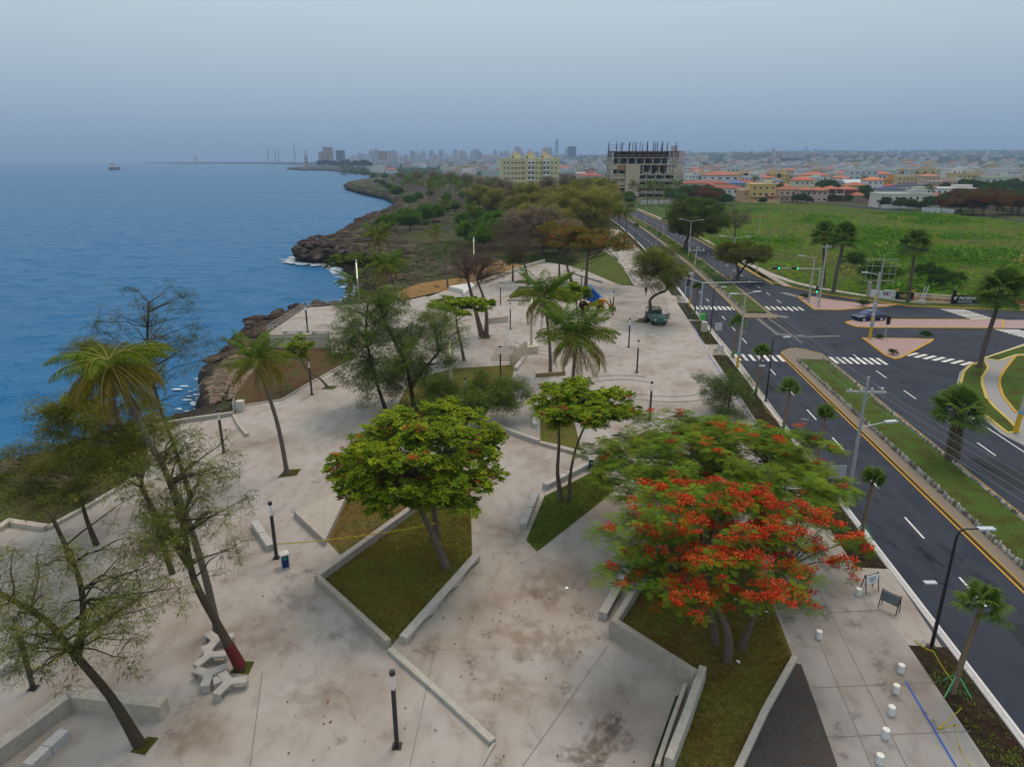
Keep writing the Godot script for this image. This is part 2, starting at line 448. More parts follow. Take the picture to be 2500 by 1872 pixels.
func strip(t0: float, t1: float, s0: float, s1: float, y: float, b: MB, step := 6.0) -> void:   # along the avenue
	var n := maxi(1, int(ceil((s1 - s0) / step)))
	for i in n:
		var a := lerpf(s0, s1, float(i) / n); var c := lerpf(s0, s1, float(i + 1) / n)
		b.quad(rd(a, t0, y), rd(a, t1, y), rd(c, t1, y), rd(c, t0, y))
func along(t: float, s0: float, s1: float, y := 0.0, step := 5.0) -> Array:
	var a := []; var n := maxi(1, int(ceil(absf(s1 - s0) / step)))
	for i in n + 1:
		a.append(rd(lerpf(s0, s1, float(i) / n), t, y))
	return a
func roads() -> void:
	var asp: Material = M.asphalt
	var b := MB.new()
	strip(-0.2, 19.9, -60, 330, -0.13, b)
	struct("avenue", b.mesh(asp))
	struct("side_road", sheet([Vector2(55.33, -135.9), Vector2(59.17, -130.51), Vector2(66.98, -121.23), Vector2(78.54, -115.14), Vector2(86.93, -114.12), Vector2(133.77, -112.46), Vector2(100.88, -82.88), Vector2(68.6, -88.4), Vector2(59.54, -81.78), Vector2(56.16, -79.31), Vector2(51.14, -72.95), Vector2(46.57, -63.8), Vector2(44.31, -57.46), Vector2(40.85, -63.8), Vector2(46.08, -109.28), Vector2(49.26, -127.13), Vector2(50.83, -140.72), Vector2(52.71, -154.32), Vector2(55.22, -145.88)], -0.126).mesh(asp))
	# painted markings
	var w := MB.new(); w.col = cc(.62, .62, .62)
	for i in range(-6, 38):
		for t in [3.72, 16.3]:
			var s0 := i * 7.4 - 0.2
			if s0 > 47 and s0 < 72 and t > 10: continue
			strip(t - 0.07, t + 0.07, s0, s0 + 2.9, -0.118, w, 3.0)
	strip(0.12, 0.26, -60, 300, -0.117, w)
	strip(19.15, 19.28, -60, 30, -0.117, w)
	struct("lane_markings", w.mesh(M.paint))
	var yl := MB.new(); yl.col = cc(.55, .30, .03)
	strip(6.62, 6.75, -60, 46, -0.117, yl); strip(12.2, 12.33, -60, 46, -0.117, yl)
	struct("yellow_line", yl.mesh(M.paint))
	for x in [[75.6, 0.5, 7.4, 9], [76.4, 11.7, 19.0, 8], [44.2, 0.7, 7.0, 7], [44.0, 12.6, 19.3, 8]]:
		var cw := MB.new(); cw.col = cc(.62, .62, .60)
		var root := thing("crosswalk", "x", "crosswalk"); root.set_meta("kind", "structure")
		for k in x[3]:
			var t := lerpf(x[1], x[2], float(k) / x[3])
			var s := MB.new(); s.col = vary(cc(.6, .6, .58), 0.1)
			strip(t, t + 0.42, x[0] - 1.5, x[0] + 1.5, -0.114, s)
			part("stripe", s.mesh(M.paint), root)
	var tr := MB.new(); tr.col = cc(.036, .042, .060)
	for l in [[1.2, 2.1], [2.9, 3.5], [4.3, 5.1], [13.0, 14.6], [15.0, 15.9], [16.9, 17.9]]:
		strip(l[0], l[1], -60, 300, -0.1275, tr)
	struct("wheel_tracks", tr.mesh(M.smear))
	var mh := MB.new()
	for p in [[22.0, 2.6], [3.0, 17.4], [58.0, 4.6], [96.0, 2.2], [33.0, 14.2], [-6.0, 5.0]]:
		mh.col = cc(.028, .028, .03); mh.lathe(rd(p[0], p[1], -0.13), [Vector2(0.42, 0.008), Vector2(0.4, 0.022), Vector2(0, 0.022)], 14)
	struct("manhole_covers", mh.mesh(M.metal))
	var pa := MB.new(); pa.col = cc(.025, .028, .038)
	for p in [[8.0, 13.6, 6.0, 2.6], [62.0, 9.5, 4.0, 3.2], [30.0, 1.0, 9.0, 1.8], [88.0, 14.0, 12.0, 2.4], [-14.0, 3.8, 5.0, 2.2]]:
		strip(p[1], p[1] + p[3], p[0], p[0] + p[2], -0.124, pa)
	struct("asphalt_patches", pa.mesh(M.smear))

func plaza() -> void:
	struct("plaza_pavement", slab([Vector2(-48.99, -32.12), Vector2(-38.21, -38.38), Vector2(-35.06, -41.36), Vector2(-34.91, -42.02), Vector2(-31.79, -41.25), Vector2(-30.87, -44.31), Vector2(-29.64, -49.66), Vector2(-33.92, -60.06), Vector2(-31.66, -61.55), Vector2(-27.6, -63.34), Vector2(-27.78, -66.2), Vector2(-24.38, -68.1), Vector2(-23.32, -72.66), Vector2(-20.33, -83.82), Vector2(-20.95, -88.82), Vector2(-22.89, -100.67), Vector2(-18.14, -119.38), Vector2(-12.46, -133.15), Vector2(-7.46, -135.9), Vector2(4, -163.09), Vector2(9.16, -170.67), Vector2(14.19, -163.75), Vector2(20.36, -170.67), Vector2(27.92, -205), Vector2(36.07, -255.67), Vector2(39.52, -255.67), Vector2(32.78, -132.7), Vector2(28.73, -83.26), Vector2(23.97, -40.81), Vector2(21.31, -22.06), Vector2(20.01, -12.22), Vector2(0, -9.82), Vector2(-24.58, -12.22)], -0.6, 0.0).mesh(M.concrete))
	# the greyer pavement by the avenue
	struct("pavement", sheet([Vector2(13.35, -19.7), Vector2(13.58, -22.08), Vector2(14.49, -28.16), Vector2(15.1, -34.82), Vector2(15.29, -40.92), Vector2(15.54, -48.35), Vector2(20.18, -48.35), Vector2(20.52, -41.46), Vector2(21.17, -35.23), Vector2(20.65, -32.86), Vector2(20.75, -29.72), Vector2(19.78, -22.12), Vector2(19.63, -19.7)], 0.004, cc(.80, .83, .86)).mesh(M.concrete))
	struct("asphalt_path", sheet([Vector2(14.25, -28.28), Vector2(14.51, -28.16), Vector2(14.15, -25.7), Vector2(13.58, -22.08), Vector2(13.18, -19.36), Vector2(7.91, -19.36), Vector2(9.55, -22.08), Vector2(11.65, -25.01)], 0.008).mesh(M.tar))
	var pale := cc(1.1, 1.1, 1.12); var dull := cc(.86, .86, .87)
	for p in [[[Vector2(25.5, -103.4), Vector2(29.91, -105.68), Vector2(27.07, -78.46), Vector2(22.61, -79.31)], pale], [[Vector2(22.57, -78.97), Vector2(26.91, -77.96), Vector2(24.93, -60.48), Vector2(19.28, -60.48)], dull], [[Vector2(21.18, -140.72), Vector2(30.33, -135.9), Vector2(25.38, -106.26), Vector2(14.85, -100.67)], dull],
			[[Vector2(5.01, -29.56), Vector2(7.97, -26.27), Vector2(5.94, -21.92), Vector2(2.21, -21.92)], pale], [[Vector2(-6.22, -29.12), Vector2(5.01, -29.56), Vector2(1.39, -40.92), Vector2(-2.32, -37.43)], cc(1.03, .98, .93)], [[Vector2(-0.25, -36.3), Vector2(1.58, -38.38), Vector2(4.51, -36.09), Vector2(2.07, -32.49)], dull]]:
		struct("paving_bay", sheet(p[0], 0.003 + 0.0015 * names.get("paving_bay", 0), p[1]).mesh(M.concrete))
	var j := MB.new(); j.col = cc(.19, .175, .16)
	for l in [[Vector3(5.01, 0, -29.56), Vector3(0.43, 0, -22.08)], [Vector3(18.07, 0, -34.41), Vector3(16.46, 0, -22.08)], [Vector3(16.63, 0, -33.23), Vector3(15.01, 0, -22.08)], [Vector3(3.26, 0, -55.59), Vector3(4.9, 0, -62.66)], [Vector3(10.44, 0, -70.11), Vector3(8.45, 0, -52.15)], [Vector3(14.86, 0, -77.63), Vector3(12.12, 0, -54.69)], [Vector3(10.22, 0, -70.11), Vector3(18.38, 0, -63.8)], [Vector3(13.2, 0, -84.78), Vector3(23.28, 0, -82.88)], [Vector3(-4, 0, -29.12), Vector3(-4.26, 0, -22.08)], [Vector3(-12.34, 0, -27.64), Vector3(-10.92, 0, -22.08)], [Vector3(36.3, 0, -133.6), Vector3(31.97, 0, -135.9)], [Vector3(14.21, 0, -26.54), Vector3(20.62, 0, -26.94)], [Vector3(14.81, 0, -32.12), Vector3(20.69, 0, -32.49)], [Vector3(13.81, 0, -23.61), Vector3(20.3, 0, -23.95)]]:
		var r := ribbon(l, 0.035, 0.016, cc(.19, .175, .16))
		j.v.append_array(r.v); j.n.append_array(r.n); j.c.append_array(r.c); j.uv.append_array(r.uv)
	struct("expansion_joints", j.mesh(M.paint))
	var bl := MB.new()
	for l in [[Vector3(32.7, 0, -140.72), Vector3(29.1, 0, -110.85), Vector3(26.02, 0, -88.82)], [Vector3(25.62, 0, -86.36), Vector3(24.71, 0, -76.81), Vector3(23.94, 0, -68.49), Vector3(23.38, 0, -60.48)], [Vector3(19.09, 0, -26.97), Vector3(18.79, 0, -24.41), Vector3(18.51, 0, -22.08)]]:
		var r := ribbon(l, 0.09, 0.02, cc(.03, .10, .42))
		bl.v.append_array(r.v); bl.n.append_array(r.n); bl.c.append_array(r.c); bl.uv.append_array(r.uv)
	struct("blue_painted_line", bl.mesh(M.paint))
	# tyre marks left by turning trucks
	var ty := MB.new()
	for a in [[Vector3(12.5, 0, -70), 5.0, 2.6, 5.4], [Vector3(12.5, 0, -70), 6.6, 2.7, 5.2], [Vector3(17, 0, -76), 7.0, 0.3, 2.4], [Vector3(17, 0, -76), 8.7, 0.2, 2.3], [Vector3(9, 0, -95), 9.0, 1.2, 2.9], [Vector3(9, 0, -95), 10.7, 1.2, 2.8]]:
		var l := []
		for k in 25:
			var t: float = lerpf(a[2], a[3], k / 24.0)
			l.append(a[0] + Vector3(cos(t), 0, sin(t)) * a[1])
		var r := ribbon(l, 0.20, 0.02, cc(.19, .175, .165))
		ty.v.append_array(r.v); ty.n.append_array(r.n); ty.c.append_array(r.c); ty.uv.append_array(r.uv)
	struct("tyre_marks", ty.mesh(M.smear))

	# lawns and beds
	var green := cc(.125, .165, .028); var dry := cc(.25, .18, .06); var olive := cc(.185, .165, .034)
	for p in [
		[[Vector2(-6.38, -29.34), Vector2(-11.63, -35.19), Vector2(-7.3, -43.4), Vector2(-5.23, -48.06), Vector2(-5.33, -51.35), Vector2(-3.23, -47.64), Vector2(-2.56, -38.38), Vector2(-2.48, -37.95)], olive],
		[[Vector2(-12.22, -39.77), Vector2(-10.64, -37.67), Vector2(-7.36, -43.76), Vector2(-5.3, -48.49), Vector2(-6.68, -53.82), Vector2(-10.34, -54.69), Vector2(-12.57, -51.75)], dry],
		[[Vector2(2.44, -46.22), Vector2(0.93, -39.92), Vector2(1.61, -38.52), Vector2(4.93, -43.05), Vector2(7.81, -46.96), Vector2(7.43, -51.35)], green],
		[[Vector2(2.77, -62.66), Vector2(2.55, -56.98), Vector2(3.91, -56.23), Vector2(6.06, -54.69), Vector2(6.03, -62.66)], olive],
		[[Vector2(0.25, -81.06), Vector2(0.14, -76.81), Vector2(-2.81, -62.66), Vector2(-7.18, -58.44), Vector2(-11.85, -63.8), Vector2(-11.73, -74.45), Vector2(-7.45, -79.31)], olive],
		[[Vector2(10.68, -40.92), Vector2(5.47, -30.56), Vector2(8.68, -26.67), Vector2(9.22, -27.08), Vector2(6.53, -21.52), Vector2(9.04, -21.52), Vector2(14.27, -28.48), Vector2(15.1, -34.82), Vector2(15.46, -41.46), Vector2(15.31, -46.96), Vector2(12.95, -44.99)], cc(.215, .175, .042)],
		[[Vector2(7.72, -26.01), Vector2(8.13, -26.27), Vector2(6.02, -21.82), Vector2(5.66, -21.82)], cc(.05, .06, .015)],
		[[Vector2(-27.78, -66.2), Vector2(-24.38, -68.1), Vector2(-23.32, -72.66), Vector2(-20.33, -83.82), Vector2(-22.75, -87.17), Vector2(-24.53, -88.82), Vector2(-31.03, -88.82), Vector2(-34, -89.89), Vector2(-31.31, -79.31), Vector2(-29.38, -66.82)], cc(.14, .092, .04)],
		[[Vector2(-38.41, -38.62), Vector2(-34.99, -41.25), Vector2(-34.91, -42.02), Vector2(-31.79, -41.25), Vector2(-30.87, -44.31), Vector2(-29.64, -49.66), Vector2(-33.92, -60.06), Vector2(-31.66, -61.55), Vector2(-27.6, -63.34), Vector2(-29.38, -66.82), Vector2(-31.45, -63.8), Vector2(-33.38, -59.45), Vector2(-35.7, -56.05), Vector2(-39.34, -52.15), Vector2(-41.63, -50.57), Vector2(-47.84, -46.29)], cc(.10, .095, .026)],
		[[Vector2(-19.99, -121.99), Vector2(-12.46, -132.26), Vector2(-9.83, -138.27), Vector2(-7.53, -137.31), Vector2(-9.64, -145.88), Vector2(-12.05, -146.41), Vector2(-18.83, -140.22), Vector2(-22.67, -129.22)], cc(.42, .255, .105)],
		[[Vector2(-7.53, -137.31), Vector2(4.01, -163.75), Vector2(-1.22, -169.95), Vector2(-5.56, -179.75), Vector2(-8.64, -160.49), Vector2(-11.89, -152.56), Vector2(-9.64, -145.88)], cc(.42, .27, .13)],
		[[Vector2(14.08, -162.43), Vector2(16.96, -157.35), Vector2(21.18, -140.72), Vector2(22.35, -137.31), Vector2(24.67, -137.31), Vector2(27.22, -174.34), Vector2(25.48, -195.24), Vector2(17.31, -170.67)], green],
		[[Vector2(0.17, -140.72), Vector2(1.56, -144.29), Vector2(4.31, -143.26), Vector2(6.73, -139.73), Vector2(4.18, -138.75)], green], [[Vector2(0, -128.8), Vector2(1.48, -135.9), Vector2(5.76, -136.37), Vector2(8.68, -130.51), Vector2(3.87, -127.96)], green]]:
		struct("lawn", sheet(p[0], 0.012 + 0.0012 * names.get("lawn", 0), p[1]).mesh(M.grass))
	# grass blades
	var gb := MB.new()
	for k in 7:
		var a := k * 0.9; var d := Vector3(cos(a), 0, sin(a))
		var p := d * 0.05
		gb.tri(p - d.cross(Vector3.UP) * 0.012, p + d.cross(Vector3.UP) * 0.012, p + d * 0.05 + Vector3(0, 0.10, 0))
	var xf := []; var cl := []
	for q in [[[Vector2(-6.41, -29.49), Vector2(-11.53, -35.19), Vector2(-7.25, -43.05), Vector2(-5.16, -47.37), Vector2(-3.21, -47.3), Vector2(-2.61, -37.95)], olive, 9000], [[Vector2(10.56, -40.39), Vector2(5.58, -30.56), Vector2(8.71, -26.81), Vector2(9.18, -26.94), Vector2(6.53, -21.52), Vector2(9.04, -21.52), Vector2(14.12, -28.48), Vector2(14.84, -34.82), Vector2(15.12, -46.29)], cc(.16, .14, .035), 12000], [[Vector2(-11.94, -39.77), Vector2(-10.64, -37.9), Vector2(-7.39, -44), Vector2(-5.78, -48.49), Vector2(-10.2, -53.82), Vector2(-12.49, -51.35)], dry, 4000], [[Vector2(2.43, -46.02), Vector2(1.03, -39.92), Vector2(1.62, -38.67), Vector2(4.94, -43.17), Vector2(7.5, -46.96), Vector2(7.39, -51.04)], green, 3500]]:
		for p in scatter(q[0], q[2]):
			xf.append(Transform3D(Basis(Vector3.UP, rr(0, TAU)).scaled(Vector3.ONE * rr(0.5, 1.1)), Vector3(p.x, 0.02, p.y)))
			cl.append(vary(q[1] * 1.15, 0.35))
	multi("grass_blades", gb.mesh(M.leaf), xf, cl, self)

	# low walls and kerbs
	var wm: Material = M.wall
	var cw := cc(.40, .37, .33)
	for w in [
		["long low concrete wall along the upper left edge of the big olive lawn", [Vector3(-11.63, 0, -35.19), Vector3(-7.3, 0, -43.4), Vector3(-5.24, 0, -48.2)], 0.42, 0.55],
		["low concrete retaining wall on the lower left edge of the big olive lawn", [Vector3(-11.68, 0, -35.19), Vector3(-8.89, 0, -32.12), Vector3(-6.38, 0, -29.34)], 0.30, 0.55],
		["ankle high concrete kerb running from the lawn corner to the bottom of the plaza", [Vector3(-6.28, 0, -29.12), Vector3(-3.27, 0, -25.94), Vector3(-0.83, 0, -23.26)], 0.34, 0.22],
		["short end of the ankle high kerb turning towards the camera", [Vector3(-0.78, 0, -23.21), Vector3(-1.04, 0, -22.64), Vector3(-1.43, 0, -21.72)], 0.14, 0.12],
		["tall concrete retaining wall in front of the red flowering tree", [Vector3(5.34, 0, -30.56), Vector3(7.22, 0, -28.36), Vector3(8.76, 0, -26.59)], 0.34, 0.95],
		["concrete wall on the left edge of the flowering tree's lawn", [Vector3(5.34, 0, -30.56), Vector3(7.47, 0, -34.41), Vector3(10.68, 0, -40.92), Vector3(13.5, 0, -45.96)], 0.34, 0.62],
		["pale concrete wall going down to the bottom edge right of the stair slot", [Vector3(9.22, 0, -27.08), Vector3(7.8, 0, -24.29), Vector3(6.4, 0, -21.72)], 0.36, 0.85],
		["narrow brown concrete wall in the stair slot beside the pale wall", [Vector3(8.21, 0, -26.27), Vector3(7.09, 0, -24.06), Vector3(5.95, 0, -21.72)], 0.2, 0.55],
		["rough grey kerb between the flowering tree's lawn and the black path", [Vector3(14.29, 0, -28.48), Vector3(11.57, 0, -25.01), Vector3(9.24, 0, -21.72)], 0.30, 0.25],
		["stepped concrete ledge crossing the middle of the plaza", [Vector3(-2.85, 0, -61.55), Vector3(0, 0, -58.44), Vector3(2.45, 0, -56.23)], 0.45, 0.40],
		["thin concrete ledge continuing to the white litter bin block", [Vector3(2.44, 0, -56.05), Vector3(4.96, 0, -54.26), Vector3(6.82, 0, -52.56)], 0.3, 0.3],
		["white topped low wall between the sand and the far plaza", [Vector3(-7.46, 0, -135.9), Vector3(-2.22, 0, -148.04), Vector3(4, 0, -163.09), Vector3(8.14, 0, -170.67)], 0.4, 0.7],
		["low wall around the far green lawn beside the rubble walk", [Vector3(24.59, 0, -136.84), Vector3(27.11, 0, -173.6), Vector3(26.9, 0, -199.03)], 0.3, 0.35],
		["long white seat wall beyond the pale bay by the blue tarpaulin", [Vector3(12.25, 0, -157.35), Vector3(15.17, 0, -148.59), Vector3(18.64, 0, -140.72)], 0.5, 0.35],
		["low bench wall in front of the far triangular lawns", [Vector3(-0.88, 0, -121.23), Vector3(3.68, 0, -121.23), Vector3(6.85, 0, -118.65)], 0.5, 0.45],
		["white crest wall of the seaside lawn at the left edge", [Vector3(-35.87, 0, -40.92), Vector3(-34.99, 0, -41.25), Vector3(-34.91, 0, -42.02), Vector3(-31.79, 0, -41.25)], 0.5, 0.35],
		["white border wall behind the seaside lawn under the thin trees", [Vector3(-31.79, 0, -41.25), Vector3(-30.87, 0, -44.31), Vector3(-29.64, 0, -49.66)], 0.35, 0.25],
		["white wall between the seaside lawn and the promenade lookout", [Vector3(-33.82, 0, -59.86), Vector3(-31.61, 0, -61.45), Vector3(-27.6, 0, -63.34)], 0.4, 0.4],
		["short bench wall at the lookout by the metal gate", [Vector3(-27.38, 0, -62.88), Vector3(-25.99, 0, -60.48), Vector3(-24.23, 0, -57.85)], 0.3, 0.3],
		["wide white wall top of the sunken seat corner at bottom left", [Vector3(-21.93, 0, -21.52), Vector3(-20.95, 0, -23.83), Vector3(-20.35, 0, -25.45)], 0.62, 0.8],
		["white wall of the sunken seat corner running towards the pine trunk", [Vector3(-20.35, 0, -25.45), Vector3(-18.05, 0, -25.13), Vector3(-15.73, 0, -24.81)], 0.62, 0.8],
		["broken concrete block wall at the left edge near the dark lamp", [Vector3(-25.68, 0, -27.08), Vector3(-25.08, 0, -27.64), Vector3(-24.73, 0, -28.07)], 0.8, 0.5],
		["thin concrete kerb beside the brown slope and the promenade", [Vector3(-27.44, 0, -66.2), Vector3(-24.3, 0, -67.84), Vector3(-23.23, 0, -72.36), Vector3(-20.21, 0, -83.26)], 0.25, 0.12]]:
		solo("low_wall", wall(w[1], w[2], -0.1, w[3], vary(cw, 0.12)).mesh(wm), w[0], "wall", "low concrete walls of the park")
	# raised triangular concrete table beside the dry lawn
	var tri := slab([Vector2(-15.47, -43.12), Vector2(-12.21, -39.17), Vector2(-12.26, -47.16)], 0.0, 0.45, cw)
	solo("raised_slab", tri.mesh(wm), "raised triangular concrete platform beside the dry brown lawn", "platform")
	# arched benches
	arch_bench(Vector3(-5.67, 0, -29.68), Vector3(-2.22, 0, -37.53), 3, "long scalloped concrete bench of three arches on the right edge of the big lawn")
	arch_bench(Vector3(5, 0, -31.69), Vector3(8.17, 0, -38.38), 3, "long concrete bench left of the flowering tree's wall")
	for k in 3:
		arch_bench(Vector3(-30.81, 1.8, -89.56) + Vector3(k * 3.9, 0, 0.0), Vector3(-28.27, 1.8, -89.56) + Vector3(k * 3.9, 0, 0.0), 1, ["pale arched bench nearest the sea on the raised terrace", "pale arched bench right of the lamp on the raised terrace", "pale arched bench nearest the stairs on the raised terrace"][k], "arched benches on the terrace")
	var bench := MB.new(); bench.col = cc(.56, .54, .52)
	for b in [["long pale block bench beside the small diamond lawn", Vector3(0.76, 0, -41.36), Vector3(1.78, 0, -45.96)], ["pale block bench leading to the litter bin above the diamond lawn", Vector3(2.52, 0, -47.37), Vector3(6.12, 0, -51.11)], ["short pale bench at the left of the small square lawn", Vector3(2.13, 0, -59.96), Vector3(2.36, 0, -66.2)], ["tilted pale bench beside the sloping stair wall", Vector3(0.44, 0, -78.46), Vector3(1.68, 0, -84.39)], ["two piece white bench left of the dark lamp on the promenade", Vector3(-17.75, 0, -41.74), Vector3(-15.58, 0, -38.62)], ["low bench inside the sunken seat corner at bottom left", Vector3(-19.95, 0, -21.82), Vector3(-19.54, 0, -23.61)], ["small pale bench on the far triangular lawn", Vector3(1.56, 0, -129.22), Vector3(3.93, 0, -130.08)]]:
		var root := thing("block_bench", b[0], "bench", b[1], 0, "block benches of the park")
		var d: Vector3 = b[2] - b[1]
		for k in 2:
			part("seat", wall([d * (0.0 if k == 0 else 0.51), d * (0.49 if k == 0 else 1.0)], 0.5, 0.0, 0.45, vary(cc(.44, .43, .42), 0.06)).mesh(wm), root)
	# the star shaped seats
	var star: Node3D
	for s in [["star seat at the far end of the cluster by the small tree pit", Vector3(-15.34, 0, -29.53), 0.4], ["second star seat from the far end beside the red trunk", Vector3(-15.21, 0, -28.36), 0.1], ["star seat left of the grass square under the red trunk", Vector3(-14.67, 0, -27.03), 0.7], ["nearest star seat of the cluster with its open side to the right", Vector3(-13.5, 0, -26.48), 0.2]]:
		if star == null:
			star = thing("star_seat", s[0], "seat", s[1], s[2], "star shaped concrete seats")
			for k in 3:
				var b := MB.new(); b.col = cc(.40, .39, .375)
				b.box(Transform3D(Basis(), Vector3(0.42, 0.40, 0)), Vector3(0.86, 0.10, 0.42))
				b.box(Transform3D(Basis(), Vector3(0.80, 0.175, 0)), Vector3(0.10, 0.35, 0.38))
				part("arm", b.mesh(wm), star, Transform3D(Basis(Vector3.UP, k * TAU / 3), Vector3(0, k * 0.003, 0)))
			var b := MB.new(); b.col = cc(.36, .35, .33)
			b.lathe(Vector3.ZERO, [Vector2(0.2, 0), Vector2(0.2, 0.36)], 6)
			part("stem", b.mesh(wm), star)
		else:
			copy(star, s[0], s[1], s[2])
	var cub := MB.new(); cub.col = cc(.40, .39, .375); cub.cube(Vector3.ZERO, Vector3(0.5, 0.42, 0.5), 0.5)
	solo("cube_stool", cub.mesh(wm), "plain concrete cube stool between the two nearest star seats", "stool", "", Transform3D(Basis(), Vector3(-14.05, 0, -26.67)))
	# planting squares in the pavement
	for s in [[Vector2(-13.98, -27.5), Vector2(-13.7, -28.45), Vector2(-12.93, -28.39), Vector2(-12.91, -27.39)], [Vector2(-16.11, -30.4), Vector2(-15.93, -30.86), Vector2(-15.43, -30.86), Vector2(-15.48, -30.3)], [Vector2(-16.39, -22.78), Vector2(-16.01, -23.68), Vector2(-15.4, -23.61), Vector2(-15.57, -22.61)], [Vector2(-18.71, -49.22), Vector2(-18.63, -50.72), Vector2(-17.22, -51.04), Vector2(-17.25, -49.66)], [Vector2(-21.18, -71.36), Vector2(-20.79, -72.66), Vector2(-19.46, -72.66), Vector2(-19.69, -71.36)], [Vector2(-4.92, -93.7), Vector2(-4.27, -96.08), Vector2(-2.96, -96.08), Vector2(-3.18, -93.7)], [Vector2(19.09, -104.52), Vector2(20.51, -107.45), Vector2(22.12, -106.26), Vector2(21.06, -103.4)], [Vector2(-24.99, -42.7), Vector2(-24.87, -43.46), Vector2(-23.87, -43.52), Vector2(-23.86, -42.82)], [Vector2(5.95, -69.43), Vector2(6.3, -72.22), Vector2(7.53, -72.22), Vector2(7.27, -69.43)]]:
		var root := struct("tree_pit", sheet(s, 0.010, cc(.10, .115, .022)).mesh(M.grass))
		part("edging", wall(s.map(func(p): return Vector3(p.x, 0, p.y)), 0.07, -0.05, 0.03, cc(.40, .37, .34), null, true).mesh(wm), root)
	terrace()
	lamps()
	small_things()

func scatter(poly: Array, n: int) -> Array:
	var q := pv(poly); var lo: Vector2 = q[0]; var hi: Vector2 = q[0]
	for p in q:
		lo = lo.min(p); hi = hi.max(p)
	var r := []; var tries := 0
	while r.size() < n and tries < n * 12:
		tries += 1
		var p := Vector2(rr(lo.x, hi.x), rr(lo.y, hi.y))
		if Geometry2D.is_point_in_polygon(p, q): r.append(p)
	return r

func arch_bench(a: Vector3, b: Vector3, spans: int, label: String, group := "") -> void:
	var root := thing("arch_bench", label, "bench", a, 0, group if group else "arched benches")
	var d := (b - a) / spans; var u := d.normalized(); var w := Vector3(-u.z, 0, u.x) * 0.24
	for s in spans:
		var m := MB.new(); m.col = vary(cc(.43, .41, .385), 0.05)
		var len := d.length(); var o := d * s
		var top := 0.46; var n := 10
		for k in n:
			var x0 := len * k / n; var x1 := len * (k + 1) / n
			var y0: float = maxf(0.0, 0.36 * sqrt(maxf(0, 1 - pow((x0 / len - 0.5) / 0.42, 2)))) if absf(x0 / len - 0.5) < 0.42 else 0.0
			var y1: float = maxf(0.0, 0.36 * sqrt(maxf(0, 1 - pow((x1 / len - 0.5) / 0.42, 2)))) if absf(x1 / len - 0.5) < 0.42 else 0.0
			var p0 := o + u * x0; var p1 := o + u * x1; var U := Vector3.UP
			m.quad(p0 + w + U * y0, p1 + w + U * y1, p1 + w + U * top, p0 + w + U * top)
			m.quad(p1 - w + U * y1, p0 - w + U * y0, p0 - w + U * top, p1 - w + U * top)
			m.quad(p0 + w + U * top, p1 + w + U * top, p1 - w + U * top, p0 - w + U * top)
			m.quad(p1 + w + U * y1, p0 + w + U * y0, p0 - w + U * y0, p1 - w + U * y1)
		for e in [0, 1]:
			var p: Vector3 = o + u * len * e; var q: Vector3 = w * (1 if e == 1 else -1)
			m.quad(p + q, p - q, p - q + Vector3.UP * top, p + q + Vector3.UP * top)
		part("arch", m.mesh(M.wall), root)

func railing(pts: Array, label: String, posts := 1.6) -> void:
	var root := thing("railing", label, "railing")
	var total := 0.0
	for i in pts.size() - 1:
		var a: Vector3 = pts[i]; var b: Vector3 = pts[i + 1]
		for h in [0.35, 0.65, 1.0]:
			var m := MB.new(); m.col = cc(.42, .43, .44)
			m.rod(a + Vector3(0, h, 0), b + Vector3(0, h, 0), 0.028, -1, 5)
			part("rail", m.mesh(M.metal), root)
		var n := maxi(1, int(a.distance_to(b) / posts))
		for k in n + 1:
			var m := MB.new(); m.col = cc(.36, .37, .38)
			var p := a.lerp(b, float(k) / n)
			m.rod(p, p + Vector3(0, 1.03, 0), 0.025, -1, 5)
			part("post", m.mesh(M.metal), root)

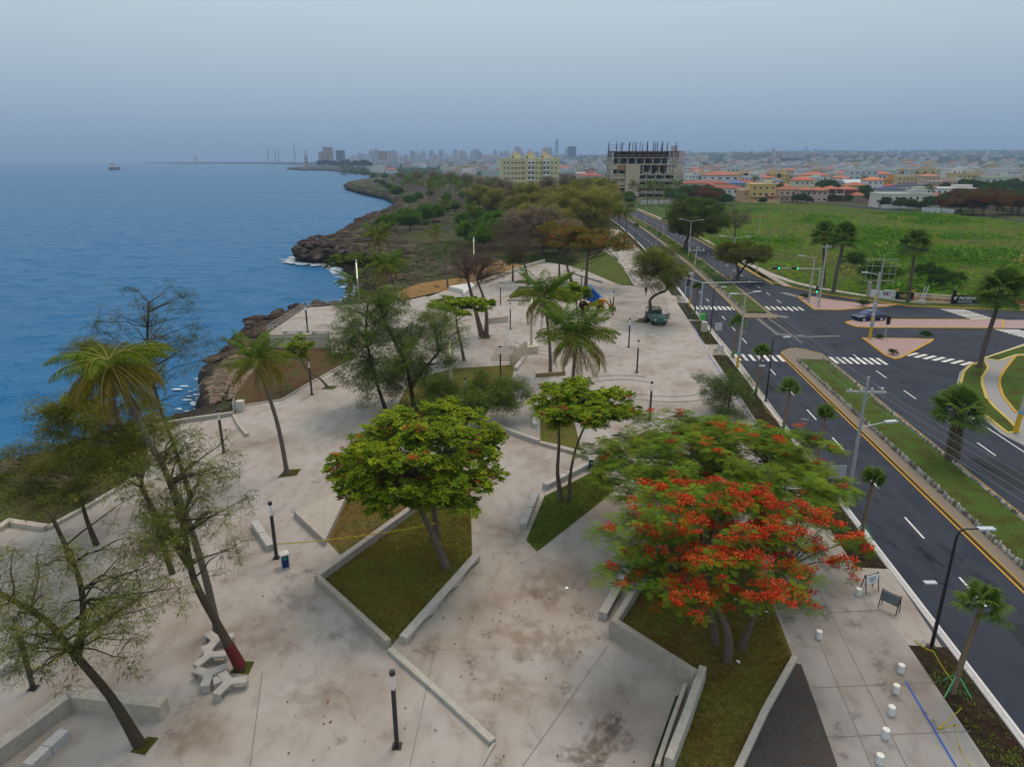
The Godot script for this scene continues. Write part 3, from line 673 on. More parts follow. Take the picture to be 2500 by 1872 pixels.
func terrace() -> void:
	var h := 1.8
	var root := thing("raised_terrace", "raised concrete sea terrace with railings and arched benches", "terrace")
	part("deck", slab([Vector2(-33.05, -89.33), Vector2(-24.62, -89.79), Vector2(-21.68, -90.72), Vector2(-12.78, -94.62), Vector2(-10.18, -95.9), Vector2(-10.45, -108.76), Vector2(-14.86, -116.84), Vector2(-18.04, -112.14), Vector2(-24.96, -110.09), Vector2(-32.91, -106.82)], -0.3, h, cc(.95, .95, .95)).mesh(M.concrete), root)
	part("front_wall", wall([Vector3(-33.05, 1.8, -89.33), Vector3(-24.62, 1.8, -89.79)].map(func(p): return Vector3(p.x, 0, p.z + 0.12)), 0.3, -0.4, h + 0.05, cc(.46, .42, .34)).mesh(M.wall), root)
	part("string_course", wall([Vector3(-33.05, 1.8, -89.33), Vector3(-24.62, 1.8, -89.79)].map(func(p): return Vector3(p.x, 0, p.z + 0.2)), 0.3, h - 0.55, h - 0.42, cc(.40, .36, .30)).mesh(M.wall), root)
	part("inner_wall", wall([Vector3(-12.78, 1.8, -94.62), Vector3(-10.18, 1.8, -95.9)].map(func(p): return Vector3(p.x, 0, p.z + 0.12)), 0.3, -0.3, h + 0.05, cc(.42, .35, .28)).mesh(M.wall), root)
	railing([Vector3(-33.08, 1.8, -90.25), Vector3(-24.8, 1.8, -90.48)], "grey railing along the front edge of the raised terrace")
	railing([Vector3(-33.25, 1.8, -90.25), Vector3(-32.85, 1.8, -97.48), Vector3(-32.73, 1.8, -106.19)], "grey railing on the sea side of the raised terrace")
	railing([Vector3(-32.91, 1.8, -106.82), Vector3(-28.89, 1.8, -108.43), Vector3(-25.02, 1.8, -110.09)], "grey railing on the far edge of the raised terrace")
	# stairs down from the terrace towards the brown slope
	var st := thing("terrace_stairs", "broad concrete stairs descending from the raised terrace", "stairs")
	var a: Vector3 = Vector3(-24.57, 1.8, -89.56); var b: Vector3 = Vector3(-19.79, 1.8, -91.9); var out: Vector3 = Vector3(0.28, 0, 0.96)
	for k in 11:
		var o: Vector3 = out * 0.36 * (k + 1)
		var y := h - 0.16 * (k + 1)
		var m := MB.new(); m.col = vary(cc(.50, .43, .35), 0.08)
		m.prism(pv([Vector2(a.x, a.z) + Vector2(o.x, o.z), Vector2(b.x, b.z) + Vector2(o.x, o.z), Vector2(b.x, b.z) + Vector2(o.x, o.z) - Vector2(out.x, out.z) * 0.36, Vector2(a.x, a.z) + Vector2(o.x, o.z) - Vector2(out.x, out.z) * 0.36]), -0.2, y)
		part("step", m.mesh(M.wall), st)
	railing([a, a + out * 4.1 + Vector3(0, -1.75, 0)], "sloping handrail on the left of the terrace stairs")
	# stairs, ramp and walls in the middle of the plaza
	var r := thing("ramp_wall", "wedge shaped concrete stair wall beside the tall pole block", "wall")
	var m := MB.new(); m.col = cc(.50, .44, .34)
	var p0: Vector3 = Vector3(-0.1, 0, -80.53); var p1: Vector3 = Vector3(1.79, 0, -84.39)
	var wv := (p1 - p0).normalized().cross(Vector3.UP) * 0.2
	m.quad(p0 - wv, p1 - wv, p1 - wv + Vector3(0, 2.1, 0), p0 - wv + Vector3(0, 1.25, 0)); m.quad(p1 + wv, p0 + wv, p0 + wv + Vector3(0, 1.25, 0), p1 + wv + Vector3(0, 2.1, 0))
	m.quad(p0 + wv, p0 - wv, p0 - wv + Vector3(0, 1.25, 0), p0 + wv + Vector3(0, 1.25, 0)); m.quad(p1 - wv, p1 + wv, p1 + wv + Vector3(0, 2.1, 0), p1 - wv + Vector3(0, 2.1, 0))
	m.quad(p0 - wv + Vector3(0, 1.25, 0), p1 - wv + Vector3(0, 2.1, 0), p1 + wv + Vector3(0, 2.1, 0), p0 + wv + Vector3(0, 1.25, 0))
	m.quad(p0 + wv + Vector3(0, 1.25, 0), p1 + wv + Vector3(0, 2.1, 0), p1 - wv + Vector3(0, 2.1, 0), p0 - wv + Vector3(0, 1.25, 0))
	part("wall", m.mesh(M.wall), r)
	solo("pole_block", slab([Vector2(1.81, -85.56), Vector2(3.44, -86.36), Vector2(3.47, -88.82), Vector2(1.64, -88.2)], -0.1, 0.95, cc(.52, .47, .38)).mesh(M.wall), "square concrete block at the foot of the tall pale pole", "plinth")
	var s2 := thing("plaza_stairs", "straight concrete steps with railings left of the wedge wall", "stairs")
	for k in 7:
		var q := MB.new(); q.col = vary(cc(.38, .35, .31), 0.06)
		q.cube(Vector3(-1.45, 0, -83.26) + Vector3(0.12 * k, 0, -0.7 * k), Vector3(2.6, 0.10 * (k + 1), 0.7))
		part("step", q.mesh(M.wall), s2)
	railing([Vector3(-3.38, 0, -96.08) + Vector3(0, .3, 0), Vector3(-0.62, 0, -101.74) + Vector3(0, .7, 0)], "grey railing of the ramp near the bare trees")
	railing([Vector3(0, 0, -86.36) + Vector3(0, .1, 0), Vector3(-0.78, 0, -97.57) + Vector3(0, .8, 0)], "grey stair railing beside the plaza steps")
	solo("ramp_parapet", wall([Vector3(-3.62, 0, -103.4), Vector3(-0.64, 0, -104.81)], 0.35, 0, 0.9, cc(.45, .38, .31)).mesh(M.wall), "brown concrete parapet behind the ramp railing", "wall")
	solo("sand_table", slab([Vector2(-12.3, -132.26), Vector2(-8.25, -136.84), Vector2(-7.28, -134.05), Vector2(-8.92, -124.71), Vector2(-9.35, -128.8)], 0, 0.75, cc(.62, .62, .62)).mesh(M.wall), "white triangular concrete table at the edge of the sand", "platform")
	# asphalt loop path through the scrub
	struct("loop_path", ribbon([Vector3(10.3, 0, -218.03), Vector3(5.23, 0, -221.54), Vector3(-3.09, 0, -227.64), Vector3(-13.69, 0, -234.74), Vector3(-21.16, 0, -239.48), Vector3(-24.52, 0, -245.13), Vector3(-25.69, 0, -251.05), Vector3(-25.4, 0, -257.25), Vector3(-23.38, 0, -265.43), Vector3(-20.13, 0, -272.35)], 5.0, -0.40, cc(.55, .6, .75)).mesh(M.asphalt))
	struct("promenade_path", ribbon([Vector3(-69.76, 0, -574.65), Vector3(-81.51, 0, -624.58), Vector3(-87.21, 0, -662.9), Vector3(-92.57, 0, -729.98)], 6.0, -0.38, cc(.9, .95, 1.1)).mesh(M.asphalt))

func lamps() -> void:
	var proto: Node3D
	for l in [["black lamp post standing alone on the bottom centre of the plaza", Vector3(-4.96, 0, -23.13)], ["black lamp post at the left edge behind the pine branches", Vector3(-22.93, 0, -26.54)], ["black lamp post with yellow tape beside the blue sided bin", Vector3(-14.97, 0, -37.81)], ["black lamp post left of the leaning coconut palm", Vector3(-24.93, 0, -54.26)], ["black lamp post at the edge of the brown slope", Vector3(-21.62, 0, -69.7)], ["nearest black lamp post of the right hand row, above the flowering tree", Vector3(13.38, 0, -61.99)], ["second black lamp post of the right hand row", Vector3(14.89, 0, -77.79)], ["third black lamp post of the right hand row", Vector3(15.81, 0, -89.46)], ["black lamp post right of the yellow digger", Vector3(16.47, 0, -109.59)], ["black lamp post on the raised sea terrace", Vector3(-27.88, 1.8, -90.72)], ["black lamp post right of the ramp railing", Vector3(-0.25, 0, -99.88)], ["black lamp post by the sand wall and leafless tree", Vector3(-2.01, 0, -118.29)], ["black lamp post behind the digger's blue tarpaulin", Vector3(13.42, 0, -131.38)], ["black lamp post in the lawn right of the tall pine", Vector3(-1.33, 0, -75.22)], ["black lamp post half hidden by the big round leaved tree", Vector3(-4.58, 0, -63.23)], ["black lamp post behind the tall pine by the sand", Vector3(-18.37, 0, -109.28) + Vector3(0, 0, 0)], ["far black lamp post left of the loop path", Vector3(-21.29, 0, -258.85) - Vector3(0, .45, 0)], ["far black lamp post inside the loop path", Vector3(-15.55, 0, -242.27) - Vector3(0, .45, 0)], ["far black lamp post right of the loop path", Vector3(-8.46, 0, -231.46) - Vector3(0, .45, 0)]]:
		if proto == null:
			proto = thing("lamp_post", l[0], "lamp post", l[1], 0, "black lamp posts of the park")
			var m := MB.new(); m.col = cc(.02, .021, .023)
			m.cube(Vector3.ZERO, Vector3(0.42, 0.03, 0.42)); m.cube(Vector3(0, 0.03, 0), Vector3(0.26, 0.05, 0.26))
			part("base_plate", m.mesh(M.metal), proto)
			m = MB.new(); m.col = cc(.022, .023, .026); m.cube(Vector3(0, 0.08, 0), Vector3(0.17, 2.95, 0.17))
			part("post", m.mesh(M.metal), proto)
			m = MB.new(); m.lathe(Vector3(0, 3.03, 0), [Vector2(0.105, 0), Vector2(0.105, 0.75)], 10)
			part("glass", m.mesh(M.glass), proto)
			m = MB.new(); m.col = cc(.75, .74, .72); m.lathe(Vector3(0, 3.03, 0), [Vector2(0.08, 0), Vector2(0.08, 0.14), Vector2(0.03, 0.3), Vector2(0.045, 0.42), Vector2(0.03, 0.5), Vector2(0.03, 0.75)], 8)
			part("reflector", m.mesh(M.chrome), proto)
			m = MB.new(); m.col = cc(.02, .021, .023); m.lathe(Vector3(0, 3.78, 0), [Vector2(0, 0), Vector2(0.13, 0), Vector2(0.13, 0.17), Vector2(0.11, 0.2), Vector2(0, 0.2)], 10)
			part("cap", m.mesh(M.metal), proto)
		else:
			copy(proto, l[0], l[1], 0)
	# tall pale poles carrying light strips
	var k := 0
	for l in [["tall pale light pole at the back of the sea terrace", Vector3(-26.68, 0, -117.57), 7.6], ["tall pale light pole behind the leafless tree", Vector3(-8.01, 0, -144.82), 8.6], ["tall pale light pole rising from the concrete block", Vector3(2.55, 0, -87.17) + Vector3(0, .95, 0), 7.6], ["short lit pole stump behind the tall pine", Vector3(-6.93, 0, -73.69), 5.2]]:
		var r := thing("light_pole", l[0], "light pole", l[1], 0, "tall pale light poles")
		var m := MB.new(); m.col = cc(.50, .47, .38); m.lathe(Vector3.ZERO, [Vector2(0.17, 0), Vector2(0.14, l[2])], 8)
		part("pole", m.mesh(M.wall), r)
		m = MB.new(); m.col = cc(.30, .36, .45); m.lathe(Vector3(0, l[2], 0), [Vector2(0.2, 0), Vector2(0.2, 0.2), Vector2(0.05, 0.3), Vector2(0, 0.3)], 8)
		part("cap", m.mesh(M.metal), r)
		m = MB.new(); m.cube(Vector3(0.0, l[2] * 0.62, 0.155), Vector3(0.16, l[2] * 0.36, 0.03))
		part("lamp_strip", m.mesh(M.strip), r)

func small_things() -> void:
	var k := 0
	for b in [["white concrete litter bin with a dark blue panel beside the promenade lamp", Vector3(-14.07, 0, -36.79)], ["white concrete litter bin with a dark blue panel at the end of the plaza ledge", Vector3(6.56, 0, -50.88)]]:
		var r := thing("litter_bin", b[0], "litter bin", b[1], 0.5 - k * 0.9, "blue panelled litter bins")
		var m := MB.new(); m.col = cc(.55, .54, .53); m.cube(Vector3.ZERO, Vector3(0.5, 0.95, 0.5)); m.cube(Vector3(0, 0.95, 0), Vector3(0.56, 0.06, 0.56))
		part("body", m.mesh(M.wall), r)
		m = MB.new(); m.col = cc(.015, .03, .12); m.box(Transform3D(Basis(), Vector3(-0.03, 0.5, 0.253)), Vector3(0.4, 0.8, 0.02))
		part("panel", m.mesh(M.plain), r)
		m = MB.new(); m.col = cc(.03, .22, .16); m.box(Transform3D(Basis(), Vector3(-0.03, 0.72, 0.266)), Vector3(0.22, 0.16, 0.01))
		part("emblem", m.mesh(M.plain), r)
		k += 1
	var bol: Node3D
	for b in [["white stub bollard nearest the red flowering tree", Vector3(16.23, 0, -30.17)], ["white stub bollard farthest along the pavement row", Vector3(19.2, 0, -27.64)], ["white stub bollard second from the far end of the pavement row", Vector3(18.22, 0, -26.27)], ["white stub bollard in the middle of the pavement row", Vector3(17.29, 0, -24.94)], ["white stub bollard second nearest in the pavement row", Vector3(16.35, 0, -23.63)], ["white stub bollard nearest the bottom edge", Vector3(15.4, 0, -22.28)], ["small white stub bollard by the sign barrier", Vector3(20.13, 0, -33.93)]]:
		if bol == null:
			bol = thing("bollard", b[0], "bollard", b[1], 0, "white stub bollards")
			var m := MB.new(); m.col = cc(.66, .66, .64); m.lathe(Vector3.ZERO, [Vector2(0.17, 0), Vector2(0.165, 0.40)], 12)
			part("body", m.mesh(M.paint), bol)
			m = MB.new(); m.col = cc(.70, .70, .68); m.lathe(Vector3(0, 0.40, 0), [Vector2(0.165, 0), Vector2(0.15, 0.035), Vector2(0, 0.04)], 12)
			part("top", m.mesh(M.paint), bol)
		else: copy(bol, b[0], b[1], rr(0, 6))
	# barriers with sign boards
	for b in [["white sign board barrier with dark lines of print, by the kerb planter", Vector3(21.01, 0, -34.41), 0.35, true], ["grey framed barrier leaning beyond the planter gap", Vector3(21.21, 0, -32.56), -0.9, false], ["small white and blue sign barrier at the far crossing", Vector3(27.23, 0, -86.36), -1.0, true]]:
		var r := thing("sign_barrier", b[0], "barrier", b[1], b[2], "sign barriers on the pavement")
		for x in [-0.48, 0.48]:
			var m := MB.new(); m.col = cc(.02, .025, .04); m.rod(Vector3(x, 0, -0.22), Vector3(x, 1.15, 0), 0.03); m.rod(Vector3(x, 0, 0.25), Vector3(x, 1.1, 0.02), 0.03)
			part("leg", m.mesh(M.metal), r)
		for y in [0.45, 1.1]:
			var m := MB.new(); m.col = cc(.03, .04, .07); m.rod(Vector3(-0.48, y, 0.05), Vector3(0.48, y, 0.05), 0.025)
			part("rail", m.mesh(M.metal), r)
		var m2 := MB.new(); m2.col = cc(.70, .71, .72) if b[3] else cc(.16, .18, .2); m2.box(Transform3D(Basis(), Vector3(0, 0.78, 0.09)), Vector3(0.9, 0.58, 0.025))
		var bd := part("board", m2.mesh(M.paint), r)
		if b[3]:
			for i in 3:
				m2 = MB.new(); m2.col = cc(.04, .06, .16); m2.box(Transform3D(Basis(), Vector3(0, 0.90 - i * 0.12, 0.105)), Vector3(0.5 - 0.08 * i, 0.05, 0.008))
				part("print_line", m2.mesh(M.paint), bd)
	# caution tape
	for t in [["yellow caution tape strung from the promenade lamp to the leaning trunk", [Vector3(-14.97, 0, -37.81) + Vector3(0, 1.0, 0), Vector3(-9.42, 0, -39.36) + Vector3(0, 0.75, 0), Vector3(-5.01, 0, -39.36) + Vector3(0, 1.6, 0)]], ["yellow caution tape looping between the kerb palms", [Vector3(26.35, 0, -69.7) + Vector3(0, .9, 0), Vector3(25.33, 0, -63.8) + Vector3(0, .35, 0), Vector3(24.98, 0, -58.44) + Vector3(0, .9, 0)]], ["yellow caution tape lying on the near kerb planter", [Vector3(20.91, 0, -29.59) + Vector3(0, .3, 0), Vector3(21.25, 0, -28.51) + Vector3(0, .5, 0), Vector3(20.93, 0, -26.27) + Vector3(0, .5, 0)]], ["crumpled yellow tape across the bottom right pavement", [Vector3(20.43, 0, -24.89) + Vector3(0, .4, 0), Vector3(18.89, 0, -24.02) + Vector3(0, .1, 0), Vector3(19.84, 0, -24.29) + Vector3(0, .06, 0), Vector3(19.22, 0, -22.95) + Vector3(0, .06, 0), Vector3(19.09, 0, -21.92) + Vector3(0, .06, 0)]], ["yellow caution tape from the left edge lamp", [Vector3(-22.93, 0, -26.54) + Vector3(0, 1.1, 0), Vector3(-22.25, 0, -27.64) + Vector3(0, .8, 0), Vector3(-21.61, 0, -30.07) + Vector3(0, 1.0, 0)]]]:
		var m := MB.new(); m.col = cc(.62, .48, .03)
		for i in t[1].size() - 1:
			for s in 6:
				var a: Vector3 = t[1][i].lerp(t[1][i + 1], s / 6.0); var b: Vector3 = t[1][i].lerp(t[1][i + 1], (s + 1) / 6.0)
				var sg := func(f: float) -> Vector3: return Vector3(0, -0.5 * f * (1 - f), 0)
				var a2: Vector3 = a + sg.call(s / 6.0) * 0.6; var b2: Vector3 = b + sg.call((s + 1) / 6.0) * 0.6
				m.box(Transform3D(Basis.looking_at((b2 - a2).normalized()), (a2 + b2) * 0.5), Vector3(0.012, 0.075, a2.distance_to(b2)))
		solo("caution_tape", m.mesh(M.paint), t[0], "caution tape", "yellow caution tapes")
	# gate at the lookout
	var g := thing("metal_gate", "grey slatted metal gate at the seaside lookout corner", "gate", Vector3(-27.92, 0, -64.38), 0.3)
	for i in 7:
		var m := MB.new(); m.col = cc(.4, .42, .46); m.rod(Vector3(0, 0, -0.9 + i * 0.3), Vector3(0, 1.2, -0.9 + i * 0.3), 0.03, -1, 5)
		part("bar", m.mesh(M.metal), g)
	for y in [0.2, 1.15]:
		var m := MB.new(); m.col = cc(.4, .42, .46); m.rod(Vector3(0, y, -0.95), Vector3(0, y, 0.95), 0.03, -1, 5)
		part("rail", m.mesh(M.metal), g)
	var gp := MB.new(); gp.col = cc(.52, .50, .46); gp.cube(Vector3.ZERO, Vector3(0.7, 1.1, 0.7))
	solo("gate_pillar", gp.mesh(M.wall), "square white concrete pillar beside the lookout gate", "pillar", "", Transform3D(Basis(), Vector3(-27.35, 0, -64.62)))
	# planks and planter
	var pl := MB.new(); pl.col = cc(.26, .17, .09); pl.cube(Vector3.ZERO, Vector3(3.6, 0.45, 0.25), 0.25)
	solo("timber_beam", pl.mesh(M.paint), "brown timber beam lying at the foot of the slim palm", "beam", "", Transform3D(Basis(), Vector3(4.51, 0, -76.33)))
	# fallen leaves
	var lf := MB.new(); lf.tri(Vector3(-0.07, 0.01, 0.05), Vector3(0.07, 0.02, 0.04), Vector3(0.02, 0.03, -0.09)); lf.tri(Vector3(-0.07, 0.01, 0.05), Vector3(0.02, 0.03, -0.09), Vector3(-0.06, 0.03, -0.05))
	var xf := []; var cl := []
	for q in [[[Vector2(-3.57, -54.69), Vector2(1.78, -54.69), Vector2(0.82, -39.87), Vector2(4.97, -30.07), Vector2(-5.31, -29.43), Vector2(-2.35, -37.9)], 90], [[Vector2(-10.25, -32.12), Vector2(3.42, -32.12), Vector2(7.69, -22.12), Vector2(-11.1, -22.12)], 60], [[Vector2(-20.32, -50.57), Vector2(-13.91, -54.69), Vector2(-12.27, -36.09), Vector2(-13.58, -28.81)], 40], [[Vector2(8.2, -135.9), Vector2(31.56, -127.13), Vector2(12.42, -79.31), Vector2(2.48, -79.31)], 90], [[Vector2(12.58, -27.64), Vector2(14.36, -27.64), Vector2(13.49, -22.12), Vector2(9.91, -22.12)], 60], [[Vector2(12.95, -43.76), Vector2(14.17, -30.4), Vector2(7.74, -22.32), Vector2(7.06, -32.12)], 120], [[Vector2(-8.47, -140.72), Vector2(4.1, -135.9), Vector2(5.51, -88.82), Vector2(-5.51, -88.82)], 120]]:
		for p in scatter(q[0], q[1]):
			xf.append(Transform3D(Basis(Vector3.UP, rr(0, TAU)).scaled(Vector3.ONE * rr(0.35, 0.8)), Vector3(p.x, 0.03, p.y)))
			cl.append([cc(.20, .06, .03), cc(.15, .08, .04), cc(.24, .05, .025), cc(.11, .07, .04)][rng.randi() % 4])
	multi("fallen_leaves", lf.mesh(M.leaf), xf, cl, self)
	var rub := MB.new(); rub.lathe(Vector3.ZERO, [Vector2(0, 0), Vector2(0.5, 0.05), Vector2(0.35, 0.45), Vector2(0, 0.55)], 5)
	xf = []; cl = []
	for p in scatter([Vector2(26.98, -170.67), Vector2(29.7, -178.17), Vector2(35.81, -205), Vector2(34.43, -215.75), Vector2(28.95, -195.24), Vector2(26.67, -170.67), Vector2(25.25, -140.72), Vector2(26.26, -139.73)], 420):
		xf.append(Transform3D(Basis(Vector3.UP, rr(0, TAU)).scaled(Vector3(rr(0.4, 1.3), rr(0.3, 1), rr(0.4, 1.3))), Vector3(p.x, 0, p.y)))
		cl.append(vary(cc(.50, .46, .42), 0.25))
	multi("rubble", rub.mesh(M.paint), xf, cl, self)
	var lit := MB.new(); lit.tri(Vector3(-0.12, 0.03, 0.1), Vector3(0.14, 0.02, 0.06), Vector3(0.02, 0.08, -0.12))
	k = 0
	for p in [Vector3(3.21, 0, -34.53), Vector3(11.37, 0, -28.28), Vector3(14.22, 0, -32.27), Vector3(8.95, 0, -26.27), Vector3(12.87, 0, -33.42)]:
		lit.col = cc(.75, .75, .75)
		solo("paper_scrap", lit.mesh(M.plain), ["scrap of white paper on the paving left of the long bench", "scrap of white paper on the lawn by the flowering tree's foot", "scrap of white paper at the right of the flowering tree's lawn", "scrap of white paper beside the pale stair wall", "scrap of white paper under the red flowers"][k], "litter", "paper scraps", Transform3D(Basis(Vector3.UP, k), p + Vector3(0, 0.03, 0)))
		k += 1

# soft edged dirt: one picture of worn blotches, laid on the paving where the place is dirty
func stain_tex() -> ImageTexture:
	var nz := FastNoiseLite.new(); nz.seed = 71; nz.frequency = 0.03; nz.fractal_octaves = 5
	var im := Image.create(160, 160, false, Image.FORMAT_RGBA8)
	for y in 160:
		for x in 160:
			var d := Vector2(x - 80, y - 80).length() / 80.0
			var a := clampf((1.0 - d) * 1.25 + nz.get_noise_2d(x, y) * 1.5 * (1.0 - d * d) - 0.25, 0.0, 1.0) * (1.0 if d < 1.0 else 0.0)
			im.set_pixel(x, y, Color(1, 1, 1, a))
	return ImageTexture.create_from_image(im)
func stains() -> void:
	var b := MB.new()
	var put := func(c: Vector3, w: float, h: float, turn: float, col: Color) -> void:
		var u := Vector3(cos(turn), 0, sin(turn)) * w * 0.5; var v := Vector3(-sin(turn), 0, cos(turn)) * h * 0.5
		c.y = 0.021 + 0.0003 * (b.v.size() / 6)
		b.col = col
		var n := b.uv.size()
		b.quad(c - u + v, c + u + v, c + u - v, c - u - v)
		var q := [Vector2(0, 1), Vector2(1, 0), Vector2(1, 1), Vector2(0, 1), Vector2(0, 0), Vector2(1, 0)]
		for i in 6: b.uv[n + i] = q[i]
	var brown := cc(.13, .085, .05); var grey := cc(.11, .10, .095); var rust := cc(.24, .15, .085); var light := cc(.46, .44, .42)
	for s in [[Vector3(3.92, 0, -23.39), 2.4, 5.0, 0.5, brown, .75], [Vector3(4.58, 0, -24.29), 1.2, 2.6, 0.4, grey, .8], [Vector3(2.94, 0, -22.53), 3.0, 2.0, 0.2, brown, .6], [Vector3(1.93, 0, -34.41), 4.5, 6.0, 0.3, rust, .45], [Vector3(0.86, 0, -30.07), 5.0, 5.0, 0.9, rust, .5], [Vector3(2.74, 0, -29.12), 3.0, 5.5, 0.3, rust, .45], [Vector3(-0.39, 0, -26.27), 6.0, 4.0, 0.1, rust, .35], [Vector3(-8, 0, -30.07), 4.0, 7.0, -0.6, grey, .30], [Vector3(-9.46, 0, -26.01), 6.0, 4.0, 0.4, brown, .28], [Vector3(-13.18, 0, -30.07), 5.0, 5.0, 0.2, grey, .22], [Vector3(-12.41, 0, -33.23), 3.0, 6.0, -0.8, grey, .35], [Vector3(-14.27, 0, -23.83), 3.0, 4.0, 0.3, rust, .35], [Vector3(-0.28, 0, -40.39), 5.0, 4.0, 0.6, grey, .25], [Vector3(-4.98, 0, -64.98), 7.0, 5.0, 0.6, grey, .18], [Vector3(-22.38, 0, -56.51), 8.0, 6.0, 0.2, grey, .18], [Vector3(12.66, 0, -63.8), 9.0, 12.0, 0.2, grey, .16], [Vector3(13.49, 0, -86.76), 12.0, 10.0, 0.7, grey, .2], [Vector3(20.64, 0, -95.6), 8.0, 9.0, 0.7, grey, .25], [Vector3(19.59, 0, -119.38), 14.0, 10.0, 0.1, grey, .3], [Vector3(16.01, 0, -157.35), 10.0, 10.0, 0.1, grey, .25], [Vector3(-16.01, 0, -32.86), 6.0, 5.0, 0.9, light, .4], [Vector3(-15.28, 0, -36.09), 4.0, 3.0, 0.4, light, .6], [Vector3(-4.61, 0, -24.53), 5.0, 5.0, 0.4, light, .35], [Vector3(3.24, 0, -27.64), 5.0, 4.0, 0.4, light, .35], [Vector3(-23.77, 0, -135.9), 9.0, 6.0, 0, light, .4]]:
		put.call(s[0], s[1], s[2], s[3], Color(s[4].r, s[4].g, s[4].b, s[5] * 0.55))
	for p in scatter([Vector2(-20.32, -50.57), Vector2(-13.91, -54.69), Vector2(-6.26, -36.09), Vector2(3.76, -36.09), Vector2(7.69, -22.12), Vector2(-14.52, -22.12), Vector2(-18.78, -36.09)], 70):
		var k := rr(0.3, 1.6)
		put.call(Vector3(p.x, 0, p.y), k, k * rr(.5, 1.8), rr(0, 3), Color(.12, .09, .065, rr(.08, .28)))
	for p in scatter([Vector2(14.36, -27.64), Vector2(15.18, -34.41), Vector2(20.92, -34.82), Vector2(20.4, -29.43), Vector2(19.6, -22.32), Vector2(13.93, -22.32)], 45):
		var k := rr(0.2, 1.3)
		put.call(Vector3(p.x, 0, p.y), k, k * rr(.5, 1.8), rr(0, 3), Color(.10, .085, .07, rr(.08, .32)))
	for p in scatter([Vector2(-8.2, -135.9), Vector2(31.97, -135.9), Vector2(19.09, -60.48), Vector2(3.51, -60.48), Vector2(-2.76, -88.82)], 60):
		var k := rr(0.6, 3.0)
		put.call(Vector3(p.x, 0, p.y), k, k * rr(.5, 1.8), rr(0, 3), Color(.12, .105, .095, rr(.06, .22)))
	for s in 60:
		var k := rr(0.6, 2.6); var p := rd(rr(-25, 110), [1.6, 3.1, 4.8, 13.8, 15.4, 17.3][s % 6] + rr(-.5, .5))
		put.call(p, k * 0.5, k * rr(1.0, 3.0), -0.1, Color(.015, .016, .02, rr(.15, .5)))
	for i in range(b.v.size() - 360, b.v.size()): b.v[i].y -= 0.132
	struct("dirt_stains", b.mesh(M.stain))
	# hairline cracks
	var c := MB.new()
	for l in [[Vector3(-13.82, 0, -22.08), Vector3(-14.17, 0, -22.74), Vector3(-14.25, 0, -23.17), Vector3(-14.58, 0, -23.61), Vector3(-14.62, 0, -24.06)], [Vector3(-22.29, 0, -25.01), Vector3(-21.15, 0, -24.41), Vector3(-20.32, 0, -23.83), Vector3(-19.72, 0, -23.61)], [Vector3(-6.18, 0, -43.76), Vector3(-5.11, 0, -39.36), Vector3(-4.96, 0, -36.09)], [Vector3(-11.89, 0, -30.07), Vector3(-10.24, 0, -28.81), Vector3(-9.36, 0, -27.08), Vector3(-7.72, 0, -26.01), Vector3(-6.91, 0, -24.06)], [Vector3(0, 0, -27.64), Vector3(0.97, 0, -26.01), Vector3(0.74, 0, -24.53), Vector3(1.4, 0, -22.95)], [Vector3(-23.93, 0, -52.98), Vector3(-21.26, 0, -51.35), Vector3(-18.43, 0, -46.96)], [Vector3(8.45, 0, -79.31), Vector3(10.32, 0, -74.45), Vector3(10.13, 0, -66.2)]]:
		var pts := []
		for i in l.size() - 1:
			for k in 6: pts.append(l[i].lerp(l[i + 1], k / 6.0) + Vector3(rr(-.09, .09), 0, rr(-.09, .09)))
		var r := ribbon(pts, 0.011, 0.019, cc(.17, .145, .13))
		c.v.append_array(r.v); c.n.append_array(r.n); c.c.append_array(r.c); c.uv.append_array(r.uv)
	struct("paving_cracks", c.mesh(M.plain))

